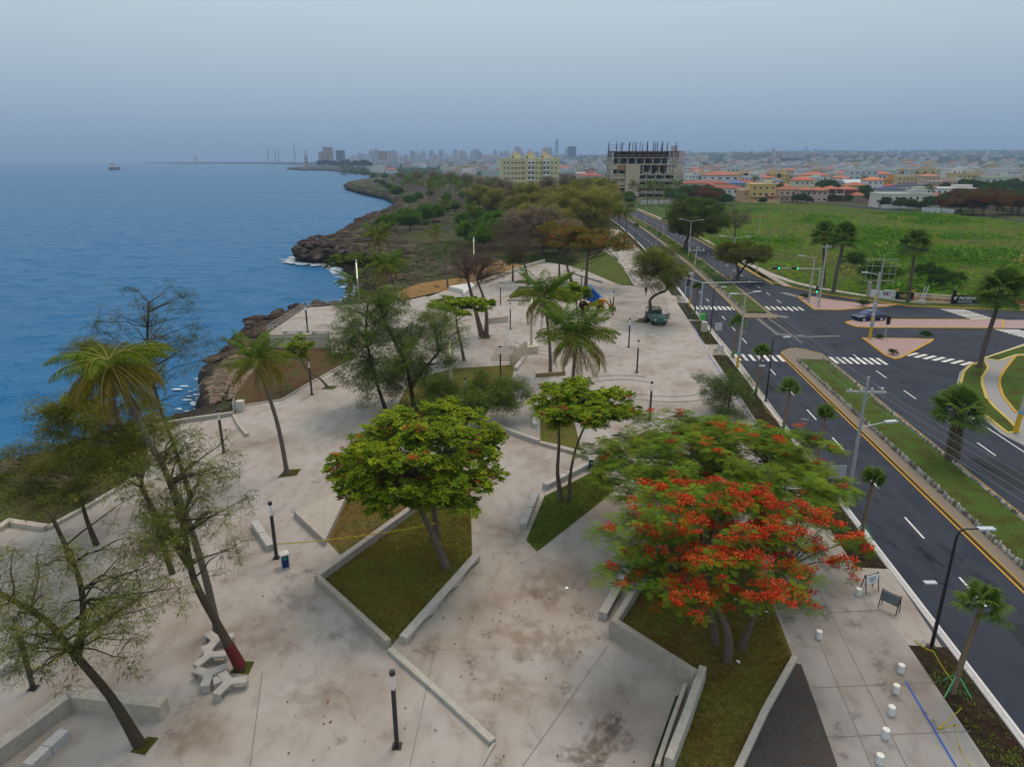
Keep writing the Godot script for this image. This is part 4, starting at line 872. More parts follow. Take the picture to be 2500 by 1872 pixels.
func island(called: String, pts: Array, y: float, top: Color, m: Material, kerb: Color, kw := 0.28) -> Node3D:
	var o := struct(called, slab(pts, -0.3, y, top).mesh(m))
	if kw > 0:
		part("kerb", wall(pts.map(func(p): return Vector3(p.x, 0, p.y)), kw, -0.3, y + 0.035, kerb, null, true).mesh(M.paint), o)
	return o
func street() -> void:
	var yel := cc(.46, .27, .035); var pink := cc(.36, .25, .245); var grass := cc(.095, .145, .022)
	island("traffic_island", [Vector2(52.83, -124.31), Vector2(51.4, -114.12), Vector2(55.48, -113.79), Vector2(59.61, -115.14), Vector2(61.88, -116.17), Vector2(64.53, -116.52), Vector2(67.61, -118.29), Vector2(61.66, -119.38), Vector2(58.49, -121.99), Vector2(56.1, -125.11), Vector2(54.8, -127.13)], 0.0, pink, M.pavers, yel)
	island("traffic_island", [Vector2(52.29, -104.52), Vector2(52.08, -103.4), Vector2(52.49, -101.47), Vector2(54.21, -100.94), Vector2(74.25, -100.67), Vector2(78.08, -106.26), Vector2(58.38, -106.56), Vector2(54.79, -106.26)], 0.0, pink, M.pavers, yel)
	island("traffic_island", [Vector2(78.08, -106.26), Vector2(74.4, -100.8), Vector2(76.05, -100.67), Vector2(89.72, -100.67), Vector2(94.35, -106.26)], -0.06, cc(.36, .27, .265), M.pavers, yel, 0.0)
	island("traffic_island", [Vector2(50.02, -94.4), Vector2(48.58, -85.37), Vector2(48.87, -83.82), Vector2(49.76, -84.2), Vector2(58.62, -92.55), Vector2(59.66, -93.93)], 0.0, pink, M.pavers, yel)
	# corner lawns, the curved path and the far verge
	var g := M.grass as Material
	island("corner_lawn", [Vector2(60.14, -83.63), Vector2(58.97, -82.33), Vector2(56.83, -81.06), Vector2(54.12, -78.13), Vector2(51.52, -74.45), Vector2(49.28, -70.66), Vector2(48.13, -67.58), Vector2(47.17, -64.15), Vector2(46.19, -59.55), Vector2(46.08, -58.84), Vector2(47.43, -59.24), Vector2(48.49, -62.21), Vector2(49.48, -65.7), Vector2(50.71, -68.89), Vector2(53.22, -73.39), Vector2(54.83, -75.85), Vector2(58.07, -79.66)], 0.0, grass, g, cc(.50, .36, .08))
	island("corner_lawn", [Vector2(65.29, -85.17), Vector2(59.27, -78.63), Vector2(56.67, -75.54), Vector2(55.17, -73.39), Vector2(52.83, -69.43), Vector2(50.78, -64.62), Vector2(50.25, -61.55), Vector2(55.27, -54.69), Vector2(87.51, -85.17)], 0.0, grass, g, yel)
	island("corner_lawn", [Vector2(60.39, -84.01), Vector2(61.56, -82.88), Vector2(65.62, -85.56), Vector2(73.14, -87.17), Vector2(75.16, -92.78), Vector2(69.97, -90.32)], 0.0, grass, g, cc(.5, .45, .2))
	struct("corner_pavement", slab([Vector2(58.96, -82.14), Vector2(56.52, -81.06), Vector2(53.52, -77.96), Vector2(51.05, -74.45), Vector2(48.49, -70.11), Vector2(47.34, -66.95), Vector2(45.34, -58.64), Vector2(45.54, -55.05), Vector2(42.66, -43.76), Vector2(48.55, -43.76), Vector2(90.95, -88.82), Vector2(70.76, -91.42), Vector2(60.64, -84.39)], -0.3, -0.03, cc(.27, .26, .26)).mesh(M.paint))
	var verge := [Vector2(56.49, -194.31), Vector2(55.52, -175.86), Vector2(54.51, -159.85), Vector2(53.8, -149.15), Vector2(54.17, -142.23), Vector2(56.05, -135.43), Vector2(58.54, -129.22), Vector2(63.49, -123.14), Vector2(66.3, -120.48), Vector2(69.1, -117.22), Vector2(78.33, -115.14), Vector2(86.7, -113.79), Vector2(100.02, -113.12)]
	var back := [Vector2(104.59, -118.65), Vector2(90.16, -118.65), Vector2(80.8, -119.01), Vector2(71.32, -121.23), Vector2(68.28, -124.31), Vector2(65.62, -127.55), Vector2(60.8, -134.51), Vector2(58.51, -141.72), Vector2(57.63, -152.56), Vector2(57.88, -167.14), Vector2(58.76, -182.98), Vector2(59.54, -200.98)]
	var v := verge.duplicate(); v.append_array(back)
	island("verge", v, -0.02, cc(.10, .14, .03), g, Color.WHITE, 0.0)
	part("kerb", wall(verge.map(func(p): return Vector3(p.x, 0, p.y)), 0.3, -0.3, 0.02, yel).mesh(M.paint), get_node("verge"))
	struct("verge_path", ribbon(back.map(func(p): return Vector3(p.x, 0, p.y)), 1.7, 0.01, cc(.36, .34, .31)).mesh(M.paint))
	struct("right_verge", ribbon(along(21.4, 100, 330), 3.0, -0.02, cc(.10, .14, .03)).mesh(g))
	struct("right_verge_path", ribbon(along(22.2, 98, 330), 1.5, 0.0, cc(.32, .27, .22)).mesh(M.paint))
	struct("right_kerb", wall(along(19.8, 100, 330), 0.3, -0.3, 0.02, cc(.42, .30, .12)).mesh(M.paint))
	# left kerb, gutter and planters
	struct("left_kerb", wall(along(-0.16, -30, 300), 0.26, -0.3, 0.04, cc(.50, .50, .52)).mesh(M.wall))
	var gu := MB.new(); gu.col = cc(.30, .29, .29); strip(0.0, 0.12, -40, 300, -0.115, gu)
	struct("gutter", gu.mesh(M.paint))
	for p in [[-32.0, -11.6], [-4.4, 44.6], [50.0, 64.5], [65.5, 79.0], [86.0, 120.0]]:
		var sl := []
		for q in along(-2.25, p[0], p[1]): sl.append(Vector2(q.x, q.z))
		for q in along(-0.35, p[1], p[0]): sl.append(Vector2(q.x, q.z))
		struct("planter_soil", sheet(sl, 0.012, cc(.052, .036, .022)).mesh(M.earth))
	# medians with rough stone edging
	for md in [[-60.0, 46.5, 43.0], [68.0, 330.0, 0.0]]:
		var s0: float = md[0]; var s1: float = md[1]
		var out := []; var inn := []
		for q in along(6.95, s0, s1): out.append(Vector2(q.x, q.z))
		if md[2] > 0:
			for k in 9:
				out.append(rd2(s1 + 2.6 * sin(PI * k / 8.0), lerpf(6.95, 12.05, k / 8.0)))
		for q in along(12.05, s1, s0): out.append(Vector2(q.x, q.z))
		island("median", out, 0.0, cc(.185, .155, .125), M.paint, cc(.32, .21, .06), 0.16)
		var a0: float = s0 + (3.5 if md[2] == 0.0 else 0.0); var a1: float = s1 - (3.5 if md[2] > 0.0 else 0.0)
		for q in along(8.1, a0, a1): inn.append(Vector2(q.x, q.z))
		for q in along(11.35, a1, a0): inn.append(Vector2(q.x, q.z))
		struct("median_lawn", slab(inn, -0.1, 0.22, cc(.10, .15, .024)).mesh(g))
	var stones := []
	for k in 4:
		var b := MB.new(); b.col = [cc(.38, .355, .33), cc(.27, .245, .22), cc(.17, .15, .13), cc(.46, .44, .41)][k]
		b.lathe(Vector3.ZERO, [Vector2(0.12, 0), Vector2(0.13, 0.15), Vector2(0.08, 0.32), Vector2(0, 0.36)], 5)
		stones.append(b.mesh(M.paint))
	for e in [["row of upright rough stones along the left edge of the near median", 8.0, -24.0, 43.0, 0.25], ["row of rough stones along the right edge of the near median", 11.5, -10.0, 44.0, 0.27], ["row of stones along the left edge of the far median", 8.0, 71.5, 118.0, 0.5]]:
		var r := thing("stone_edging", e[0], "stone edging", rd(e[2], e[1]), 0, "stone edgings of the medians")
		var s: float = e[2]
		while s < e[3]:
			var p := rd(s, e[1] + rr(-0.06, 0.06)) - r.position
			part("stone", stones[rng.randi() % 4], r, Transform3D(Basis(Vector3.UP, rr(0, 6)).scaled(Vector3(rr(0.7, 1.2), rr(0.8, 1.35), rr(0.7, 1.2))), p))
			s += e[4] * rr(0.8, 1.2)
	# crossings on the side street
	for x in [[Vector3(52.42, 0, -86.16), Vector3(56.94, 0, -81.96), 7, 0.55, Vector3(1, 0, -0.62), 2.6], [Vector3(75.32, 0, -114.46), Vector3(75.54, 0, -107.15), 8, 0.55, Vector3(1, 0, 0.12), 4.0], [Vector3(74.45, 0, -99.88), Vector3(75.15, 0, -95.12), 7, 0.5, Vector3(1, 0, 0.1), 3.6]]:
		var root := struct("crosswalk", null)
		for k in x[2]:
			var c: Vector3 = x[0].lerp(x[1], k / float(x[2] - 1))
			var d: Vector3 = x[4].normalized() * x[5] * 0.5
			part("stripe", ribbon([c - d, c + d], x[3], -0.114, vary(cc(.58, .58, .56), 0.08)).mesh(M.paint), root)
	# sprayed arrow guide lines and pale dust on the junction
	var du := MB.new()
	for l in [[[Vector3(39.9, 0, -119.38), Vector3(39.55, 0, -107.75), Vector3(38.79, 0, -96.82), Vector3(42.86, 0, -95.12)], 0.5], [[Vector3(41.48, 0, -117.57), Vector3(41.23, 0, -103.4), Vector3(40.46, 0, -92.1)], 0.25], [[Vector3(39.07, 0, -97.57), Vector3(41.88, 0, -95.6), Vector3(47.41, 0, -96.08)], 0.6], [[Vector3(42.64, 0, -110.85), Vector3(43.41, 0, -109.28), Vector3(44.84, 0, -108.66)], 1.5], [[Vector3(52.23, 0, -130.51), Vector3(53.11, 0, -127.13), Vector3(53.99, 0, -125.51)], 1.6], [[Vector3(41.78, 0, -96.82), Vector3(42.86, 0, -95.12)], 0.7]]:
		var r := ribbon(l[0], l[1], -0.1175, cc(.17, .16, .16))
		du.v.append_array(r.v); du.n.append_array(r.n); du.c.append_array(r.c); du.uv.append_array(r.uv)
	struct("road_dust", du.mesh(M.smear))
	poles()
	signals()
	wires()
	banners()

func post(r: Node3D, called: String, a: Vector3, b: Vector3, ra: float, rb: float, col: Color, m: Material = null, sides := 8) -> void:
	var q := MB.new(); q.col = col
	q.tube([a, b], [ra, rb], sides)
	part(called, q.mesh(m if m else M.wall), r)

func lamp_arm(r: Node3D, a: Vector3, b: Vector3) -> void:
	post(r, "arm", a, b, 0.045, 0.035, cc(.40, .42, .44), M.metal, 5)
	var q := MB.new(); q.col = cc(.46, .50, .55)
	var d := (b - a); d.y = 0; d = d.normalized()
	q.box(Transform3D(Basis.looking_at(d), b + d * 0.4), Vector3(0.32, 0.12, 0.95))
	part("lamp_head", q.mesh(M.metal), r)

func poles() -> void:
	var con := cc(.46, .43, .38)
	# concrete poles with yellow feet: base, height, lean, kind
	for p in [["concrete pole with yellow foot and crossarm at the planter by the far crossing", Vector3(30.53, 0, -115.82), 10.17, Vector3(0.5, 0, 0), "cross"],
			["concrete pole with yellow foot in front of the near crossing", Vector3(27.39, 0, -79.48), 9.09, Vector3(0.1, 0, 0), "tee"],
			["concrete lamp pole with one arm on the signal island", Vector3(53.05, 0, -120.48), 7.98, Vector3(0, 0, 0), "left"],
			["tall bare concrete utility pole carrying the wires on the signal island", Vector3(53.12, 0, -116.52), 10.63, Vector3(0, 0, 0), "wire"],
			["leaning poster covered pole with yellow foot on the triangular island", Vector3(50.84, 0, -94.17), 9.41, Vector3(-0.15, 0, 0), "posters"],
			["grey metal lamp pole rising behind the poster covered pole", Vector3(54.51, 0, -100.67), 10.91, Vector3(0, 0, 0), "grey"],
			["thick pole with blue band and yellow foot at the right edge", Vector3(46.84, 0, -58.94), 9.6, Vector3(0.4, 0, 0), "banded"],
			["grey pole with crossarm and street lamp behind the flowering tree", Vector3(24.5, 0, -44.68), 9.9, Vector3(0, 0, 0), "median"],
			["two armed lamp pole with yellow foot on the far median beside the big tree", Vector3(45.72, 0, -178.17), 9.32, Vector3(0, 0, 0), "double"],
			["two armed lamp pole on the far median, second from the big tree", Vector3(48.39, 0, -222.73), 9.32, Vector3(0, 0, 0), "double"],
			["two armed lamp pole on the far median near the bend", Vector3(50.65, 0, -265.43), 9.5, Vector3(0, 0, 0), "double"],
			["farthest two armed lamp pole where the avenue disappears", Vector3(49.66, 0, -283.41), 9.47, Vector3(0, 0, 0), "double"],
			["plain concrete post standing in the far left carriageway edge", Vector3(42.32, 0, -202.97), 6.46, Vector3(0, 0, 0), "plain"],
			["slim concrete post on the left kerb near the far palms", Vector3(45.11, 0, -254.11), 7.11, Vector3(0, 0, 0), "plain"],
			["two armed lamp pole rising out of the spreading tree by the right kerb", Vector3(45.94, 0, -142.74), 8.79, Vector3(0, 0, 0), "double"],
			["short concrete pole standing in the overgrown field", Vector3(85.52, 0, -240.87), 7.0, Vector3(0, 0, 0), "plain"],
			["yellow footed pole half hidden by the spreading tree at the right verge", Vector3(54.61, 0, -152.56), 4.5, Vector3(0, 0, 0), "stub"]]:
		var r := thing("street_pole", p[0], "pole", p[1], 0, "street poles")
		var h: float = p[2]; var top: Vector3 = Vector3(0, h, 0) + p[3]
		var k: String = p[4]
		var fat := 0.20 if k in ["wire", "banded", "posters", "left"] else 0.15
		var c := cc(.34, .36, .38) if k in ["grey", "median"] else con
		post(r, "pole", Vector3.ZERO, top, fat, fat * 0.62, c)
		if k in ["cross", "tee", "posters", "banded", "double", "stub"]:
			post(r, "yellow_foot", Vector3(0, 0.01, 0), top * (0.19 if k != "double" else 0.13), fat + 0.025, fat + 0.012, cc(.58, .36, .03), M.paint)
		if k in ["cross", "tee", "posters", "banded"]:
			post(r, "blue_band", top * 0.19, top * 0.225, fat + 0.022, fat + 0.02, cc(.16, .36, .50), M.paint)
		if k == "cross" or k == "median" or k == "wire":
			var q := MB.new(); q.col = cc(.40, .40, .40); q.box(Transform3D(Basis(Vector3.UP, -0.1), top - Vector3(0, 0.5 if k != "median" else 1.1, 0)), Vector3(2.6 if k != "wire" else 1.6, 0.14, 0.14))
			part("crossarm", q.mesh(M.wall), r)
			for x in [-1.15, -0.4, 0.4, 1.15]:
				q = MB.new(); q.col = cc(.62, .60, .58); q.lathe(top + Vector3(x * (1.0 if k != "wire" else 0.6), (-0.43 if k != "median" else -1.03), -x * 0.1), [Vector2(0.03, 0), Vector2(0.09, 0.1), Vector2(0.06, 0.2), Vector2(0, 0.24)], 6)
				part("insulator", q.mesh(M.plain), r)
		if k == "median":
			lamp_arm(r, top * 0.62, top * 0.64 + Vector3(2.0, 0.1, -0.4))
			post(r, "brace", top - Vector3(0, 1.7, 0), top - Vector3(-0.7, 1.15, 0), 0.025, 0.025, cc(.4, .4, .4), M.metal, 4)
		if k == "cross":
			var q := MB.new(); q.col = cc(.55, .54, .50); q.box(Transform3D(Basis(), Vector3(-0.3, h * 0.53, 0)), Vector3(0.7, 1.2, 0.4))
			part("meter_box", q.mesh(M.paint), r)
		if k == "tee":
			lamp_arm(r, top, top + Vector3(-1.1, 0.08, 0.1)); lamp_arm(r, top, top + Vector3(1.0, 0.25, -0.2))
		if k == "double":
			lamp_arm(r, top, top + Vector3(-2.4, 0.55, 0.3)); lamp_arm(r, top, top + Vector3(2.4, 0.35, -0.3))
		if k == "left" or k == "grey":
			lamp_arm(r, top * (0.97 if k == "left" else 0.72), top * (1.03 if k == "left" else 0.77) + Vector3(-2.2, 0, 0.2))
		if k == "posters":
			for i in 7:
				post(r, "poster", top * (0.27 + i * 0.085), top * (0.27 + i * 0.085 + rr(0.03, 0.06)), fat * (1.01 - 0.38 * (0.27 + i * 0.085)) + 0.012, fat * (1.01 - 0.38 * (0.31 + i * 0.085)) + 0.012, [cc(.6, .5, .08), cc(.6, .6, .6), cc(.35, .4, .5), cc(.6, .62, .64)][i % 4], M.paint)
	# black street lamps along the left kerb
	for l in [["black street lamp at the near kerb, bending over the road at bottom right", Vector3(21.82, 0, -29.49), 6.9], ["black street lamp on the kerb between the small palms", Vector3(26.66, 0, -67.58), 6.9], ["black street lamp on the kerb left of the near crossing", Vector3(29.36, 0, -98.33), 6.6]]:
		var r := thing("street_lamp", l[0], "street lamp", l[1], 0, "black street lamps on the kerb")
		var h: float = l[2]
		post(r, "post", Vector3.ZERO, Vector3(0, h - 0.5, 0), 0.10, 0.06, cc(.016, .017, .02), M.metal)
		var q := MB.new(); q.col = cc(.016, .017, .02); q.cube(Vector3.ZERO, Vector3(0.4, 0.04, 0.4)); part("base_plate", q.mesh(M.metal), r)
		q = MB.new(); q.col = cc(.016, .017, .02); q.tube([Vector3(0, h - 0.5, 0), Vector3(0.06, h - 0.15, 0), Vector3(0.3, h, 0), Vector3(1.0, h + 0.02, 0)], [0.06, 0.055, 0.05, 0.05], 6); part("arm", q.mesh(M.metal), r)
		q = MB.new(); q.col = cc(.42, .48, .56); q.box(Transform3D(Basis(Vector3.UP, 0.0), Vector3(1.35, h + 0.02, 0)), Vector3(0.8, 0.09, 0.3)); part("lamp_head", q.mesh(M.metal), r)
		q = MB.new(); q.col = cc(.016, .017, .02); q.rod(Vector3(0, h * 0.55, 0), Vector3(-0.5, h * 0.56, 0), 0.035); part("low_arm", q.mesh(M.metal), r)
		q = MB.new(); q.col = cc(.42, .48, .56); q.box(Transform3D(Basis(), Vector3(-0.8, h * 0.56, 0)), Vector3(0.6, 0.08, 0.25)); part("low_lamp_head", q.mesh(M.metal), r)
	# cabinets and boards on the planter
	var q := MB.new(); q.col = cc(.50, .46, .38); q.cube(Vector3.ZERO, Vector3(0.8, 1.5, 0.6))
	solo("control_cabinet", q.mesh(M.wall), "cream control cabinet standing in the planter by the crossing", "cabinet", "", Transform3D(Basis(), Vector3(28.33, 0, -98.07)))
	var sg := thing("road_sign", "back of a grey rectangular road sign beside the black lamp", "sign", Vector3(28.93, 0, -93.24))
	post(sg, "pole", Vector3.ZERO, Vector3(0, 2.4, 0), 0.04, 0.04, cc(.4, .4, .4), M.metal, 5)
	q = MB.new(); q.col = cc(.42, .43, .44); q.box(Transform3D(Basis(), Vector3(0, 1.95, -0.06)), Vector3(0.95, 1.1, 0.04)); part("panel", q.mesh(M.metal), sg)
	sg = thing("road_sign", "grey double panel road sign behind the flowering tree", "sign", Vector3(24.99, 0, -47.64))
	for x in [-0.32, 0.32]:
		post(sg, "pole", Vector3(x, 0, 0), Vector3(x, 1.7, 0), 0.03, 0.03, cc(.4, .4, .4), M.metal, 5)
		q = MB.new(); q.col = cc(.34, .36, .38); q.box(Transform3D(Basis(), Vector3(x, 1.35, 0.05)), Vector3(0.58, 1.1, 0.03)); part("panel", q.mesh(M.metal), sg)
	q = MB.new(); q.col = cc(.06, .45, .06); q.cube(Vector3.ZERO, Vector3(0.75, 0.9, 0.7), 0.2); q.col = cc(.05, .36, .05); q.cube(Vector3(0, 0.9, 0), Vector3(0.85, 0.1, 0.8), 0.2)
	solo("green_bin", q.mesh(M.plain), "bright green wheeled bin at the foot of the signal mast", "bin", "", Transform3D(Basis(), Vector3(30.11, 0, -105.97)))

func signal_head(r: Node3D, at: Vector3, turn: float, lit: bool, flat := false) -> void:
	var t := Transform3D(Basis(Vector3.UP, turn) * (Basis(Vector3.BACK, PI / 2) if flat else Basis()), at)
	var q := MB.new(); q.col = cc(.012, .013, .015); q.box(Transform3D(), Vector3(0.42, 1.25, 0.3))
	var o := part("signal_head", q.mesh(M.metal), r, t)
	for k in 3:
		q = MB.new(); q.col = [cc(.02, .09, .05), cc(.10, .08, .02), cc(.10, .02, .02)][k]
		q.tube([Vector3(0, (k - 1) * 0.38, 0.15), Vector3(0, (k - 1) * 0.38, 0.19)], [0.15, 0.13], 10)
		var on := lit and k == 0
		part("signal_lamp", q.mesh(M.green_light if on else M.metal), o)
		q = MB.new(); q.col = cc(.012, .013, .015)
		for i in 8:
			var a := PI * i / 8.0; var b := PI * (i + 1) / 8.0; var c := Vector3(0, (k - 1) * 0.38, 0)
			q.quad(c + Vector3(cos(a) * .18, sin(a) * .18, .15), c + Vector3(cos(a) * .18, sin(a) * .18, .4), c + Vector3(cos(b) * .18, sin(b) * .18, .4), c + Vector3(cos(b) * .18, sin(b) * .18, .15))
		part("visor", q.mesh(M.metal), o)

func signals() -> void:
	var gal := cc(.48, .50, .52)
	var r := thing("traffic_signal", "galvanised signal mast on the left kerb with dark signals on a long arm", "traffic signal", Vector3(29.5, 0, -105.1))
	post(r, "mast", Vector3.ZERO, Vector3(0, 6.1, 0), 0.13, 0.10, gal, M.metal)
	post(r, "arm", Vector3(0, 6.05, 0), Vector3(9.6, 6.15, -0.4), 0.08, 0.05, gal, M.metal)
	post(r, "side_arm", Vector3(0, 6.05, 0), Vector3(-2.2, 6.1, -7.5), 0.07, 0.05, gal, M.metal)
	for x in [4.1, 6.3, 8.9]: signal_head(r, Vector3(x, 6.15, -0.5), PI, false, true)
	for z in [-6.8, -4.4]: signal_head(r, Vector3(-0.3 * z * -0.95 + 0.15, 6.0, z), PI / 2, false)
	r = thing("traffic_signal", "signal mast on the pink island with two green lights on its arm", "traffic signal", Vector3(54.37, 0, -120.48))
	post(r, "mast", Vector3.ZERO, Vector3(0, 6.0, 0), 0.11, 0.08, gal, M.metal)
	post(r, "arm", Vector3(0, 5.9, 0), Vector3(-8.2, 6.1, 0.2), 0.07, 0.045, gal, M.metal)
	for x in [-7.9, -4.6]: signal_head(r, Vector3(x, 6.05, 0.3), -0.15, true, true)
	signal_head(r, Vector3(-0.25, 2.3, 0.3), -0.3, true)
	r = thing("traffic_signal", "slim pedestrian signal on the triangular pink island", "traffic signal", Vector3(53.24, 0, -94.64))
	post(r, "mast", Vector3.ZERO, Vector3(0, 3.1, 0), 0.05, 0.05, gal, M.metal, 6)
	signal_head(r, Vector3(0, 2.6, 0.2), 2.2, false)
	r = thing("traffic_signal", "short signal post on the left kerb under the leaning tree", "traffic signal", Vector3(31.06, 0, -121.23))
	post(r, "mast", Vector3.ZERO, Vector3(0, 4.3, 0), 0.07, 0.06, gal, M.metal, 6)
	signal_head(r, Vector3(0.3, 3.3, 0), 2.2, false)

func cable(pts: Array, sag: float, m: MB) -> void:
	for i in pts.size() - 1:
		var l := []
		for k in 13:
			var f := k / 12.0
			l.append(pts[i].lerp(pts[i + 1], f) - Vector3(0, sag * 4 * f * (1 - f), 0))
		var rad := []
		for k in 13: rad.append(0.014)
		m.tube(l, rad, 4, false)
func wires() -> void:
	var a: Vector3 = Vector3(30.53, 0, -115.82) + Vector3(0.5, 10.17 - 0.25, 0)
	var b: Vector3 = Vector3(53.12, 0, -116.52) + Vector3(0, 10.63 - 0.25, 0)
	var c := b + Vector3(75, 0.4, 0)
	var d: Vector3 = Vector3(24.5, 0, -44.68) + Vector3(0, 9.0, 0)
	var n := ["upper", "middle", "lower"]
	for k in 3:
		var m := MB.new(); m.col = cc(.10, .11, .12)
		cable([a + Vector3(0, -0.25 * k, 0.5 * k), b + Vector3(0, -0.28 * k, 0.4 * k), c + Vector3(0, -0.3 * k, 0)], 0.9, m)
		solo("power_line", m.mesh(M.plain), n[k] + " wire strung across the junction from the crossarm pole to the island pole", "wire", "wires over the junction")
	for k in 4:
		var m := MB.new(); m.col = cc(.13, .20, .20)
		var o: float = [-1.1, -0.4, 0.4, 1.1][k]
		cable([d + Vector3(4 + o, 0.2, 46), d + Vector3(o, 0, 0), a + Vector3(o, 0, 0)], 0.8, m)
		solo("power_line", m.mesh(M.plain), ["leftmost", "second from left", "third from left", "rightmost"][k] + " wire along the avenue from the pole behind the flowering tree", "wire", "wires along the avenue")

func words(t: String, size: float, col: Color, parent: Node, at: Vector3, called := "lettering") -> void:
	var tm := TextMesh.new()
	var f := SystemFont.new(); f.font_names = PackedStringArray(["Droid Sans"]); f.font_weight = 700
	tm.font = f; tm.text = t; tm.font_size = 64; tm.pixel_size = size / 64.0; tm.depth = 0.02; tm.curve_step = 4.0
	var m := mat(0.7); m.vertex_color_use_as_albedo = false; m.albedo_color = col.linear_to_srgb(); tm.material = m
	part(called, tm, parent, Transform3D(Basis(), at))
func banners() -> void:
	# painted boundary walls facing the road
	for w in [["white painted wall panel left of the fan palm, with pale grey print", Vector3(66.71, 0, -126.32), Vector3(68.28, 0, -124.31), cc(.60, .60, .60), 1.25], ["white painted wall panel with the large letters ME in red and blue", Vector3(68.28, 0, -124.31), Vector3(70.12, 0, -123.53), cc(.62, .62, .63), 1.5], ["black wall panel with small gold shield emblems behind the fan palm", Vector3(69.91, 0, -123.14), Vector3(72.55, 0, -121.99), cc(.012, .012, .014), 1.35], ["cream painted wall with red telephone number lettering", Vector3(72.34, 0, -121.61), Vector3(77.77, 0, -119.38), cc(.60, .50, .32), 1.45], ["black wall with white shop lettering right of the cream wall", Vector3(77.55, 0, -119.01), Vector3(82.95, 0, -118.65), cc(.012, .013, .016), 1.5], ["low orange brick wall at the right edge beyond the fan palm", Vector3(88, 0, -118.65), Vector3(94.49, 0, -118.65), cc(.40, .14, .07), 1.1]]:
		var a: Vector3 = w[1]; var b: Vector3 = w[2]; var len := a.distance_to(b); var h: float = w[4]
		var r := thing("painted_wall", w[0], "wall", a, atan2(-(b - a).z, (b - a).x), "painted walls along the field")
		var q := MB.new(); q.col = w[3]; q.box(Transform3D(Basis(), Vector3(len * 0.5, h * 0.5, 0)), Vector3(len, h, 0.18)); part("panel", q.mesh(M.paint), r)
		var z := 0.11
		match names.get("painted_wall", 1) - 1:
			0:
				for i in 3:
					q = MB.new(); q.col = cc(.40, .38, .44); q.box(Transform3D(Basis(), Vector3(len * 0.72, h * (0.7 - 0.2 * i), 0.1)), Vector3(len * 0.24, 0.07, 0.03)); part("print_line", q.mesh(M.paint), r)
			1:
				words("M", 0.95, cc(.03, .05, .20), r, Vector3(len * 0.16, h * 0.55, z)); words("E", 0.95, cc(.45, .04, .05), r, Vector3(len * 0.38, h * 0.55, z))
				for i in 4:
					q = MB.new(); q.col = [cc(.05, .07, .20), cc(.30, .30, .36), cc(.40, .30, .33), cc(.3, .3, .36)][i]; q.box(Transform3D(Basis(), Vector3(len * (0.56 + 0.22 * (i % 2)), h * (0.78 - 0.2 * i), 0.1)), Vector3(len * 0.2, 0.1, 0.03)); part("print_line", q.mesh(M.paint), r)
			2:
				for x in [0.06, 0.93]:
					q = MB.new(); q.col = cc(.45, .30, .06); q.box(Transform3D(Basis(), Vector3(len * x, h + 0.28, 0)), Vector3(0.5, 0.5, 0.14)); part("gold_cap", q.mesh(M.paint), r)
				q = MB.new(); q.col = cc(.42, .26, .06); q.tube([Vector3(len * 0.5, h * 0.5, 0.09), Vector3(len * 0.5, h * 0.5, 0.13)], [0.48, 0.45], 8); part("gold_shield", q.mesh(M.paint), r)
				for i in 3:
					q = MB.new(); q.col = cc(.50, .50, .52); q.box(Transform3D(Basis(Vector3.BACK, 0.4), Vector3(len * 0.25 + 0.1 * i, h * (0.72 - 0.2 * i), 0.1)), Vector3(0.42, 0.08, 0.03)); part("print_line", q.mesh(M.paint), r)
			3:
				words("IA   ATICO", 0.42, cc(.05, .16, .22), r, Vector3(len * 0.30, h * 0.76, z)); words("GUILLEN", 0.66, cc(.36, .05, .03), r, Vector3(len * 0.20, h * 0.34, z)); words("829-804-0045", 0.64, cc(.38, .05, .03), r, Vector3(len * 0.70, h * 0.34, z))
				q = MB.new(); q.col = cc(.3, .26, .18); q.box(Transform3D(Basis(), Vector3(len * 0.78, h * 0.78, 0.1)), Vector3(len * 0.36, 0.1, 0.03)); part("print_line", q.mesh(M.paint), r)
			4:
				words("D' PATRON", 0.72, cc(.70, .70, .70), r, Vector3(len * 0.40, h * 0.66, z))
				words("@DPATRON", 0.45, cc(.42, .43, .45), r, Vector3(len * 0.42, h * 0.26, z), "small_lettering")
				q = MB.new(); q.col = cc(.012, .013, .016); q.box(Transform3D(Basis(), Vector3(0.35, h * 0.95, 0)), Vector3(0.5, h * 1.2, 0.22)); part("pillar", q.mesh(M.paint), r)
			5:
				for y in 5:
					for x in 12:
						q = MB.new(); q.col = vary(cc(.44, .16, .08), 0.25); q.box(Transform3D(Basis(), Vector3(0.4 + x * len / 13.0 + (0.3 if y % 2 else 0.0), 0.12 + y * 0.2, 0.1)), Vector3(len / 13.0 - 0.06, 0.16, 0.04)); part("brick", q.mesh(M.paint), r)
	var r := thing("broken_pillar", "weathered concrete pillar stub at the left end of the painted walls", "pillar", Vector3(66.56, 0, -126.32))
	var q := MB.new(); q.col = cc(.36, .33, .28); q.cube(Vector3.ZERO, Vector3(0.5, 2.4, 0.5)); q.cube(Vector3(0, 2.4, 0), Vector3(0.62, 0.2, 0.62)); part("shaft", q.mesh(M.wall), r)
	r = thing("anchor_post", "pair of leaning white posts on a stone foot before the cream wall", "post", Vector3(72.13, 0, -118.65))
	for x in [-0.28, 0.28]:
		post(r, "post", Vector3(x * 0.6, 0.3, 0), Vector3(x + 0.45, 3.2, 0), 0.1, 0.09, cc(.58, .58, .58), M.paint, 6)
	q = MB.new(); q.col = cc(.40, .38, .36); q.lathe(Vector3.ZERO, [Vector2(0.65, 0), Vector2(0.7, 0.4), Vector2(0.4, 0.8), Vector2(0, 0.85)], 8); part("stone_foot", q.mesh(M.wall), r)
